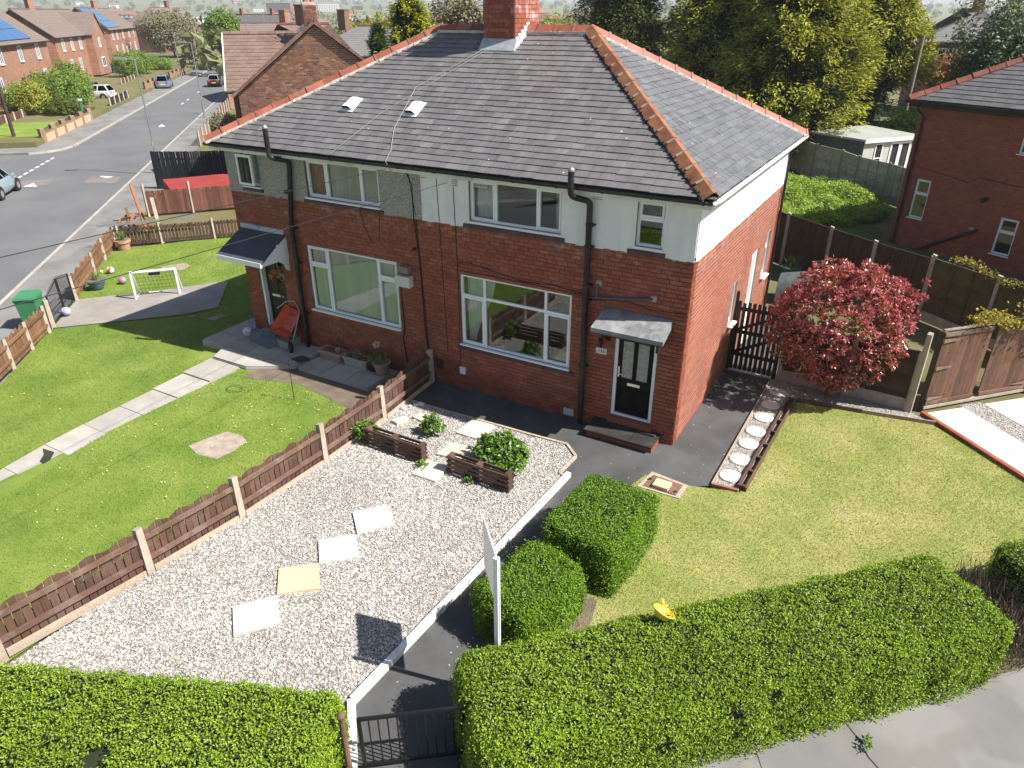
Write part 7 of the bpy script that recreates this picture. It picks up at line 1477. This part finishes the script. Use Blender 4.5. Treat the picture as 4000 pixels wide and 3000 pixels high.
# weeds
bush('weed_tuft','small weed growing in the crack of the front pavement',(4.33,-5.52,-.005),(.10,.10,.10),40,.07,.03,HYD,stems=False)
SPK=leafmat('spiky_green',[(.10,.17,.03),(.16,.24,.05),(.22,.26,.06)],.3,.4,.4)
def spikes(parent,c,n,h,mat=SPK):
    P=np.array(c)+RNG.normal(0,.08,(n,3))*np.array([1,1,0]); D=np.stack([RNG.normal(0,.3,n),RNG.normal(0,.3,n),np.ones(n)],1); leaves('leaf_blades',P,D,h*RNG.uniform(.6,1.2,n),.03,mat,parent)['kind']='stuff'
spikes(pot1,(-24.55,4.05,-.12),60,.45); spikes(pot2,(-21.0,.62,-.18),30,.32); spikes(pot4,(-7.75,-.34,.2),30,.3); spikes(pot3,(-7.42,-.42,.33),14,.35); spikes(bp,(.05,12.3,.4),50,.4)
PFL=leafmat('pale_pink_petal',[(.7,.45,.35),(.75,.65,.5),(.6,.3,.25)],.3,.5,.3); ORF=leafmat('orange_petal',[(.60,.13,.03),(.7,.22,.05),(.75,.45,.08),(.4,.08,.03)],.3,.5,.3); SIL=leafmat('silver_leaf',[(.25,.32,.30),(.35,.40,.38),(.18,.25,.18)],.2,.6,.3); RUSL=leafmat('rust_leaf',[(.30,.10,.05),(.38,.15,.07)],.2,.5,.3)
def puff(parent,c,r,n,ll,lw,mat): U_=unitv(RNG.normal(size=(n,3))); leaves('blossom',np.array(c)+U_*r*.4,U_+np.array([0,0,.3]),ll,lw,mat,parent)['kind']='stuff'
puff(pot3,(-7.5,-.45,.82),.08,40,.08,.05,PFL); puff(trA,(-9.15,-.36,.3),.09,60,.07,.03,HYD); puff(trA,(-8.92,-.36,.32),.06,25,.06,.04,PFL); puff(trB,(-8.5,-.36,.36),.10,70,.09,.025,RUSL); puff(trB,(-8.28,-.36,.34),.14,140,.08,.035,SIL); puff(trB,(-8.0,-.36,.34),.09,60,.09,.025,RUSL)
hb=[o for o in bpy.data.objects if o.name.startswith('hanging_basket')][0]; puff(hb,(-10.80,-.38,2.02),.16,130,.12,.03,ORF); puff(hb,(-10.62,-.36,2.0),.13,60,.06,.05,leafmat('yellow_petal',[(.6,.5,.2),(.65,.6,.4)],.3,.5,.3)); puff(hb,(-10.7,-.3,1.98),.15,80,.07,.03,HYD)
# nettles and rough growth behind the fences
NET_=leafmat('nettle_leaf',[(.20,.32,.03),(.30,.44,.05),(.38,.50,.08),(.26,.38,.04)],.35,.45,.35)
NP=[(-3.6,21.0),(-3.4,28.5),(-1.4,27.9),(.2,26.4),(2.0,24.9),(2.3,22.6),(.7,20.2),(-1.2,19.0)]
n=24000; P=scatter(NP,n); hgt=.25+.50*np.clip(lump(np.stack([P[:,0],P[:,1],0*P[:,0]],1),1.3,2)+.5,0,1); zz=RNG.uniform(.0,1,n)**.6*hgt
leaves('nettles',np.stack([P[:,0],P[:,1],zz],1),np.stack([RNG.normal(0,.7,n),RNG.normal(0,.7,n),RNG.uniform(-.1,.7,n)],1),RNG.uniform(.09,.18,n),RNG.uniform(.05,.09,n),NET_,nrm=np.tile(np.array([[0,0,1.0]]),(n,1)),label='mass of pale green nettles in the yard behind the panel fence',cat='nettles',kind='stuff')
grass('grass',[(-4,15.5),(-3.5,21),(2,21),(2.4,18.9),(.5,16.0)],30000,.12,GL,'long rough grass beside the nettle patch',lambda x:-.04)
VINE=leafmat('creeper_leaf',[(.36,.31,.03),(.45,.40,.05),(.34,.20,.03),(.24,.29,.03)],.3,.45,.4)
def creeper(label,a,b,n,z,w,name='creeper'):
    t=thing(name,label,'creeper',(a[0],a[1],z)); s=RNG.uniform(0,1,n)**.8; P=np.stack([a[0]+(b[0]-a[0])*s,a[1]+(b[1]-a[1])*s,np.full(n,z)],1)+RNG.normal(0,w,(n,3))*np.array([1,1,.6]); P[:,2]+=.12*np.sin(s*9); leaves('foliage',P,RNG.normal(0,1,(n,3))+np.array([0,0,.3]),RNG.uniform(.05,.1,n),RNG.uniform(.04,.07,n),VINE,t)['kind']='stuff'; m=MB(); m.tube([(a[0]+(b[0]-a[0])*k/9+random.uniform(-.05,.05),a[1]+(b[1]-a[1])*k/9,z+.05*math.sin(k*2)) for k in range(10)],.012,5); m.build('stem',BARK,t)
creeper('yellow green creeper trailing over the top of the double gate',(6.9,6.7),(5.0,4.95),900,2.03,.10); creeper('brownish creeper along the top of the mossy panel fence',(7.0,8.1),(4.6,10.0),420,1.95,.07); creeper('thick yellow creeper hanging above the far end of the gate',(7.4,7.0),(6.1,6.0),900,2.15,.16)
# ---- conifers
def conifer(name,label,base,h,rad,n,per,ll,mats,z0=1.0,shape=.8,lean=0,seed=1,trunks=1,droop=.15,fan=.33,topr=.12):
    t=thing(name,label,'tree',base); bx,by,bz=base; m=MB()
    for k in range(trunks): a_=k*2.4; dx,dy=(0,0) if trunks==1 else (.5*math.cos(a_),.5*math.sin(a_)); m.tube([(bx+dx*.6,by+dy*.6,bz),(bx+dx*1.2,by+dy*1.2,bz+h*.5),(bx+dx*.5,by+dy*.5,bz+h*.92)],[.22 if trunks==1 else .16,.13,.04],8)
    m.build('trunk',BARK,t)
    npl=int(n*.105); per=per*2; ns=15                        # plumes: fans of sprays, dark at the stem and bright at the tip
    zt=(np.arange(npl)+RNG.uniform(0,1,npl))/npl; zt=zt**.9; ang=RNG.uniform(0,6.2832,npl); prof=np.clip((1-zt)**shape,0,1)*(1-.35*np.exp(-zt*9))+topr*(1-zt)
    Q=np.stack([np.cos(ang),np.sin(ang),zt*3],1); R_=rad*prof*(1+.20*lump(Q,2.4,seed)+.16*RNG.uniform(-1,1,npl)); ln_=np.clip(R_*.85,.5,3.0)
    out=unitv(np.stack([np.cos(ang),np.sin(ang),RNG.uniform(.0,.55,npl)-droop],1)); tip=np.stack([bx+R_*np.cos(ang),by+R_*np.sin(ang),bz+z0+(h-z0)*zt],1)
    side=unitv(np.cross(out,np.array([0,0,1.0]))); t_=RNG.uniform(.0,1,(npl,ns)); lat=RNG.normal(0,1,(npl,ns))*(.10+.30*(1-t_))*ln_[:,None]*.60; ver=RNG.normal(0,.085,(npl,ns))*ln_[:,None]
    C=(tip-out*ln_[:,None])[:,None,:]+out[:,None,:]*(t_*ln_[:,None])[:,:,None]+side[:,None,:]*lat[:,:,None]+np.array([0,0,1.0])*ver[:,:,None]
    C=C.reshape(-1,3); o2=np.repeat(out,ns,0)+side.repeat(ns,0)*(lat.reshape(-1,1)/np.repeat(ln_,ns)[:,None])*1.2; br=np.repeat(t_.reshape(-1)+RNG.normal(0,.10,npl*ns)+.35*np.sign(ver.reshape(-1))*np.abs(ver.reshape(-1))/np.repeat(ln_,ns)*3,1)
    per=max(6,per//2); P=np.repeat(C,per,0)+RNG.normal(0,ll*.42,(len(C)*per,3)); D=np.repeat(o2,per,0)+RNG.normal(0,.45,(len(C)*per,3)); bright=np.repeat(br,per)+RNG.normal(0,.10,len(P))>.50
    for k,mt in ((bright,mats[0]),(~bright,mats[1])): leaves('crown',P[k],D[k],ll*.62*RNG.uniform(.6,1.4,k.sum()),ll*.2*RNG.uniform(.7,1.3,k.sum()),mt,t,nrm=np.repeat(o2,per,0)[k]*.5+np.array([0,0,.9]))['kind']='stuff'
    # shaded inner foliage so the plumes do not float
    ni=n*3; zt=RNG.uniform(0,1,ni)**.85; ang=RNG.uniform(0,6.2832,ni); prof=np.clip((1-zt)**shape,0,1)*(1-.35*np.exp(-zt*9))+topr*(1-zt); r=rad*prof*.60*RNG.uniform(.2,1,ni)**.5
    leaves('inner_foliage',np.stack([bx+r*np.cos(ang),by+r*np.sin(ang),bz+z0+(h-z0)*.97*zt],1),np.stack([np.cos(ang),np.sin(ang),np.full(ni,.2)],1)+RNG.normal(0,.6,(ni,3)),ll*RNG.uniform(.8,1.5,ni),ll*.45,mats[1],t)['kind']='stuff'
    return t
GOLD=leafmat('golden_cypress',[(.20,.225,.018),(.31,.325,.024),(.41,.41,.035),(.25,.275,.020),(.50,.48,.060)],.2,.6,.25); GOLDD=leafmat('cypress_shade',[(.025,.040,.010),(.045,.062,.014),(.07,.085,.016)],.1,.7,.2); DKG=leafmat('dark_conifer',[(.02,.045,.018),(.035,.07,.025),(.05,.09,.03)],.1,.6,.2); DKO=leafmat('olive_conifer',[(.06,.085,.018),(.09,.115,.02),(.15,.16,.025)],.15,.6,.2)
conifer('cypress_tree','tall dark olive cypress at the left of the golden cypress row behind the roof',(-15.3,33.5,0),12.5,3.9,2300,16,.42,(DKO,GOLDD),.8,.55,seed=3)
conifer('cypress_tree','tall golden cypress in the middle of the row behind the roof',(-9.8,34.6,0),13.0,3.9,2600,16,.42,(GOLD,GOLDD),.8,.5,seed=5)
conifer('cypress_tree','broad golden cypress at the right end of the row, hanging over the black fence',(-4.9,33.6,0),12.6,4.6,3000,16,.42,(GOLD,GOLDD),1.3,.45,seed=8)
conifer('pine_tree','blue green pine in the gap between the golden cypresses',(-2.6,48.5,0),11.5,3.2,1300,14,.5,(DKG,DKG),1.5,.6,seed=11)
t=conifer('cypress_tree','golden cypress with bare grey trunks behind the summer house',(-1.3,43.6,0),9.4,3.3,2300,16,.5,(GOLD,GOLDD),4.2,.50,seed=14,trunks=4)
conifer('cypress_tree','dark dense evergreen under the golden cypress with bare trunks',(-4.4,43.5,0),6.8,3.6,1300,14,.5,(DKG,GOLDD),.4,.5,seed=15)
conifer('cypress_tree','rounded golden conifer standing behind the left end of the ridge',(-21.6,20.2,0),8.75,2.3,1900,14,.30,(GOLD,GOLDD),.6,.42,seed=17)
conifer('cypress_tree','slim dark green conifer beside the rounded golden one',(-25.9,22.9,0),7.5,1.3,700,14,.28,(DKG,DKG),.6,.55,seed=19)
# ---- broadleaf trees
def tree(name,label,base,h,rad,n,per,ll,mat,z0,seed=1,group=None,trunk=True,flat=.9,cat='tree'):
    t=thing(name,label,cat,base,0,group); bx,by,bz=base; c=np.array([bx,by,bz+z0+(h-z0)*.5])
    if trunk:
        m=MB(); m.tube([(bx,by,bz),(bx+.1,by,bz+z0),(bx,by+.1,bz+h*.75)],[.05+h*.018,.04+h*.012,.03],7)
        for k in range(5): a_=k*1.26+seed; m.tube([(bx,by,bz+z0*.8+.2*k),(bx+rad*.6*math.cos(a_),by+rad*.6*math.sin(a_),bz+z0+(h-z0)*.6)],[.06+h*.006,.02],5)
        m.build('trunk',BARK,t)
    U_=unitv(RNG.normal(size=(n,3))); lob=1+.20*lump(U_,2.6,seed)+.12*lump(U_,6,seed+1); r=RNG.uniform(.2,1,n)**.4; C=c+U_*np.array([rad,rad,(h-z0)*.5])*(r*lob)[:,None]
    P=np.repeat(C,per,0)+RNG.normal(0,ll*.8,(n*per,3)); D=RNG.normal(0,1,(n*per,3))+np.array([0,0,.3]); leaves('crown',P,D,ll*RNG.uniform(.6,1.4,n*per),ll*.6*RNG.uniform(.7,1.3,n*per),mat,t,nrm=(P-c)/rad+np.array([0,0,.7]))['kind']='stuff'
    return t
LG=leafmat('fresh_green_leaf',[(.10,.18,.02),(.16,.26,.03),(.23,.33,.05),(.14,.22,.03)],.3,.5,.3); LY=leafmat('yellow_green_leaf',[(.22,.26,.03),(.32,.34,.05),(.38,.36,.06)],.3,.5,.3); LD=leafmat('dark_laurel_leaf',[(.02,.04,.012),(.035,.065,.018),(.06,.095,.03),(.10,.13,.06)],.15,.45,.35); LO=leafmat('coppery_leaf',[(.42,.20,.07),(.50,.28,.12),(.36,.16,.06)],.3,.5,.3); LB=leafmat('budding_twig',[(.17,.14,.09),(.22,.20,.11),(.26,.26,.12),(.19,.15,.11)],.2,.7,.2); LW=leafmat('willow_leaf',[(.30,.31,.06),(.36,.36,.09),(.28,.27,.07)],.3,.6,.2)
tree('laurel_tree','dark glossy laurel tree behind the roof of the shaded brick house',(5.3,37.4,0),7.9,2.5,1000,14,.24,LD,.6,31); tree('laurel_tree','pale silvery green tree right behind the hip of the shaded brick house',(6.0,43.0,0),9.6,3.2,900,12,.26,leafmat('silver_green_leaf',[(.16,.20,.10),(.24,.28,.14),(.10,.14,.06)],.3,.5,.3),1,33); tree('street_tree','yellow green tree behind the laurel on the right',(8.6,54,0),9.6,4.5,800,12,.35,LY,1.5,35); tree('garden_tree','small coppery orange tree in front of the far red brick house',(3.0,50,0),5.4,1.5,300,12,.25,LO,2.4,37)
tree('street_tree','big fresh green tree at the bend of the street',(-111,84,-.5),9.0,3.1,800,12,.4,LG,1.2,39); tree('street_tree','smaller green tree right of the big street tree',(-100,84,-.5),5.4,2.8,500,10,.4,LG,.8,41)
tree('bare_tree','large bare brown tree in front of the distant woods',(-139,94,-.5),9.2,6.0,700,12,.45,LB,1.5,43)
for i,(x,y,h,r,mt,lab) in enumerate(((-36,45.1,9.2,2.6,LB,'bare twiggy tree left of the chimney, behind the rounded conifer'),(-31.0,39.5,9.6,2.3,LB,'tall bare twiggy tree just left of the chimney'),(-33,58.5,8.0,4.2,LW,'yellow willow showing right of the chimney'),(-24.5,48.5,7.7,3.6,LB,'brownish bare tree beside the dark cypress'),(-29.5,52,6.9,3.0,LG,'pale green tree low behind the ridge tiles'),(-27,40,7.6,2.6,LG,'olive green tree behind the left ridge end'),(-58,62,8.2,5,LW,'yellowish tree behind the grey hipped roofs'),(-47,58,8.0,4.5,LB,'twiggy brown tree above the grey hipped roofs'))): tree('garden_tree',lab,(x,y,-.3),h,r,620,12,.36,mt,1.0,50+i)
# bushes of the terrace gardens
for i,(tt,oo,h,r,mt,lab) in enumerate(((53.5,9.0,2.6,1.8,LG,'light green garden bush beside the nearest terrace'),(54.8,5.2,3.6,2.6,LG,'tall clipped green hedge bush by the pavement'),(57,7.6,3.4,2.4,LG,'tall green hedge bush behind the clipped one'),(52.2,7.4,2.8,1.6,LY,'yellow bush in the terrace garden'),(62,6.8,4.2,1.9,LG,'upright leafy tree between the terrace gardens'),(97,8.6,3.6,2.3,LG,'round green bush left of two before the dark house'),(103,8,3.4,2.2,LG,'round green bush right of two before the dark house'),(112,7,1.9,2.2,LG,'low green bush in front of the red brick house'),(47,13.5,3.2,.9,LG,'ivy bush climbing by a terrace doorway'),(49.5,12,2.6,.6,LO,'orange shrub in the terrace garden'),(51.2,11.2,2.4,.5,LO,'second orange shrub in the terrace garden'))):
    q=KL(tt,oo); tree('garden_bush',lab,(*q,-.3),h,r,420,12,.20,mt,.1,70+i,trunk=False,cat='bush'); 
tree('garden_bush','dark green garden bush at the foot of the tall clipped hedge',(*KL(51.2,4.9),-.3),1.8,1.5,300,12,.16,DKO,.05,91,trunk=False,cat='bush'); tree('garden_bush','bramble bush behind the weathered picket fence',(*KR(39,3.6),-.5),1.3,1.5,300,10,.16,LB,.05,92,trunk=False,cat='bush'); tree('garden_bush','green bush behind the summer house and telegraph pole',(1.6,36.8,0),3.2,1.5,400,12,.2,LG,.3,93,trunk=False,cat='bush')
# ================================================================== FAR COUNTRY
def TZ(d,a):                                       # a: bearing left of +Y
    k=np.clip((d-420)/2800,0,1); base=k*k*(3-2*k)*(34+13*np.clip(a,-.3,1.2)); return -.8+base+np.clip((d-500)/1500,0,1)*5*np.sin(a*9+d*.0021)*np.sin(d*.0034+a*4)
rs=np.concatenate([np.linspace(300,1500,26),np.linspace(1600,4200,20)]); an=np.linspace(-.45,1.25,90); V=[];F=[]
for r_ in rs:
    for a_ in an: V.append((CAM[0]-r_*math.sin(a_),CAM[1]+r_*math.cos(a_),float(TZ(r_,a_))-(.6 if r_<330 else 0)))
na=len(an)
for i in range(len(rs)-1):
    for j in range(na-1): q=i*na+j; F.append((q,q+na,q+na+1,q+1))
npobj('hills',V,F,FARG,smooth=True,kind='structure')
WOODM=leafmat('distant_wood',[(.10,.12,.05),(.15,.18,.06),(.20,.22,.09),(.19,.16,.10),(.24,.27,.10),(.13,.11,.08)],.2,.8,.1)
def wood(name,label,n,dmin,dmax,amin,amax,pw=.7):
    d=dmin+(dmax-dmin)*RNG.uniform(0,1,n)**pw; a=RNG.uniform(amin,amax,n); x=CAM[0]-d*np.sin(a); y=CAM[1]+d*np.cos(a); z=TZ(d,a); h=RNG.uniform(3.5,7.5,n)*(1+d/5000); r=h*RNG.uniform(.45,.75,n)
    per=70; U_=unitv(RNG.normal(size=(n*per,3))); rr=RNG.uniform(.3,1,n*per)**.5; R=np.repeat(r,per); H=np.repeat(h,per)
    P=np.stack([np.repeat(x,per)+U_[:,0]*R*rr,np.repeat(y,per)+U_[:,1]*R*rr,np.repeat(z,per)+H*.5+U_[:,2]*H*.5*rr],1); return leaves(name,P,RNG.normal(0,1,(n*per,3)),R*.45,R*.36,WOODM,label=label,cat='woodland',kind='stuff')
wood('woodland','hazy woodland and hedgerows spreading to the horizon',1000,330,3200,-.40,1.15,.9)
wood('woodland','belt of trees and scrub behind the back gardens',330,120,330,-.32,.95)
FW_=[pm('far_white_wall',(.60,.60,.58),.8,.05),pm('far_brick_wall',(.22,.10,.07),.8,.1),pm('far_grey_wall',(.30,.31,.32),.8,.05)]; FR_=[pm('far_red_roof',(.26,.12,.09),.8,.1),pm('far_slate_roof',(.16,.16,.17),.7,.1),pm('far_pale_roof',(.42,.43,.44),.6,.05)]
def far_block(a,d,w,dp,h,wi,ri,gable,label,group):
    x,y=CAM[0]-d*math.sin(a),CAM[1]+d*math.cos(a); z=float(TZ(d,a)) if d>330 else -.8; t=thing('far_building',label,'building',(x,y,z),a+random.uniform(-.5,.5),group,local=True)
    m=MB(); m.box(-w/2,w/2,-dp/2,dp/2,-2,h); m.build('wall',FW_[wi],t); m=MB()
    if gable: 
        for s in (-1,1): m.hexa([(-w/2-.3,s*(dp/2+.3),h-.1),(w/2+.3,s*(dp/2+.3),h-.1),(w/2+.3,0,h+dp*.32),(-w/2-.3,0,h+dp*.32),(-w/2-.3,s*(dp/2+.3),h+.1),(w/2+.3,s*(dp/2+.3),h+.1),(w/2+.3,0,h+dp*.32+.2),(-w/2-.3,0,h+dp*.32+.2)])
        m.extr([(-w/2,-dp/2,h),(-w/2,dp/2,h),(-w/2,0,h+dp*.3)],(.1,0,0)); m.extr([(w/2-.1,-dp/2,h),(w/2-.1,dp/2,h),(w/2-.1,0,h+dp*.3)],(.1,0,0))
    else: m.box(-w/2-.2,w/2+.2,-dp/2-.2,dp/2+.2,h,h+.5)
    m.build('roof',FR_[ri],t)
    for k in range(int(w/4)):
        for zz in np.arange(1.2,h-1,3): m=MB(); m.box(-w/2+1.2+k*4,-w/2+2.8+k*4,-dp/2-.06,-dp/2+.02,zz,zz+1.3); m.build('window',CGLASS,t)
far_block(.925,330,34,20,7,0,2,False,'long white commercial building beyond the street trees','far large buildings')
far_block(.80,1300,40,20,13,1,1,False,'brick office block far away on the valley side','far large buildings'); far_block(.745,1350,34,20,11,0,2,False,'white office block far away beside the brick one','far large buildings'); far_block(.42,1700,26,26,24,1,1,False,'tall red brick block on the far horizon','far large buildings'); far_block(.56,1400,36,20,13,2,2,False,'pale grey slab building with a blue panel far away','far large buildings')
for i in range(46): far_block(random.uniform(.35,1.08),random.uniform(420,1900),random.uniform(9,20),random.uniform(7,10),random.uniform(4,6),random.choice((0,0,1,1,2)),random.choice((0,0,1,1)),True,'small gabled house of the distant town among the trees','distant town houses')
for i in range(10): far_block(random.uniform(-.3,.12),random.uniform(300,900),random.uniform(9,16),random.uniform(7,9),random.uniform(4,6),random.choice((0,1,1)),random.choice((0,1)),True,'small gabled house of the distant town behind the right hand trees','distant town houses beyond the gardens')
# ================================================================== AIR
mh=bpy.data.materials.new('haze'); mh.use_nodes=True; nt=mh.node_tree; nt.nodes.clear(); oo=nt.nodes.new('ShaderNodeOutputMaterial'); pv=nt.nodes.new('ShaderNodeVolumePrincipled'); pv.inputs['Color'].default_value=(.93,.95,1,1); pv.inputs['Density'].default_value=.00032; pv.inputs['Anisotropy'].default_value=.2; nt.links.new(pv.outputs[0],oo.inputs['Volume'])
hz=MB().box(-5000,3000,-1500,5200,-3,95).build('haze',mh,kind='stuff',label='pale haze lying over the distant valley',cat='haze')
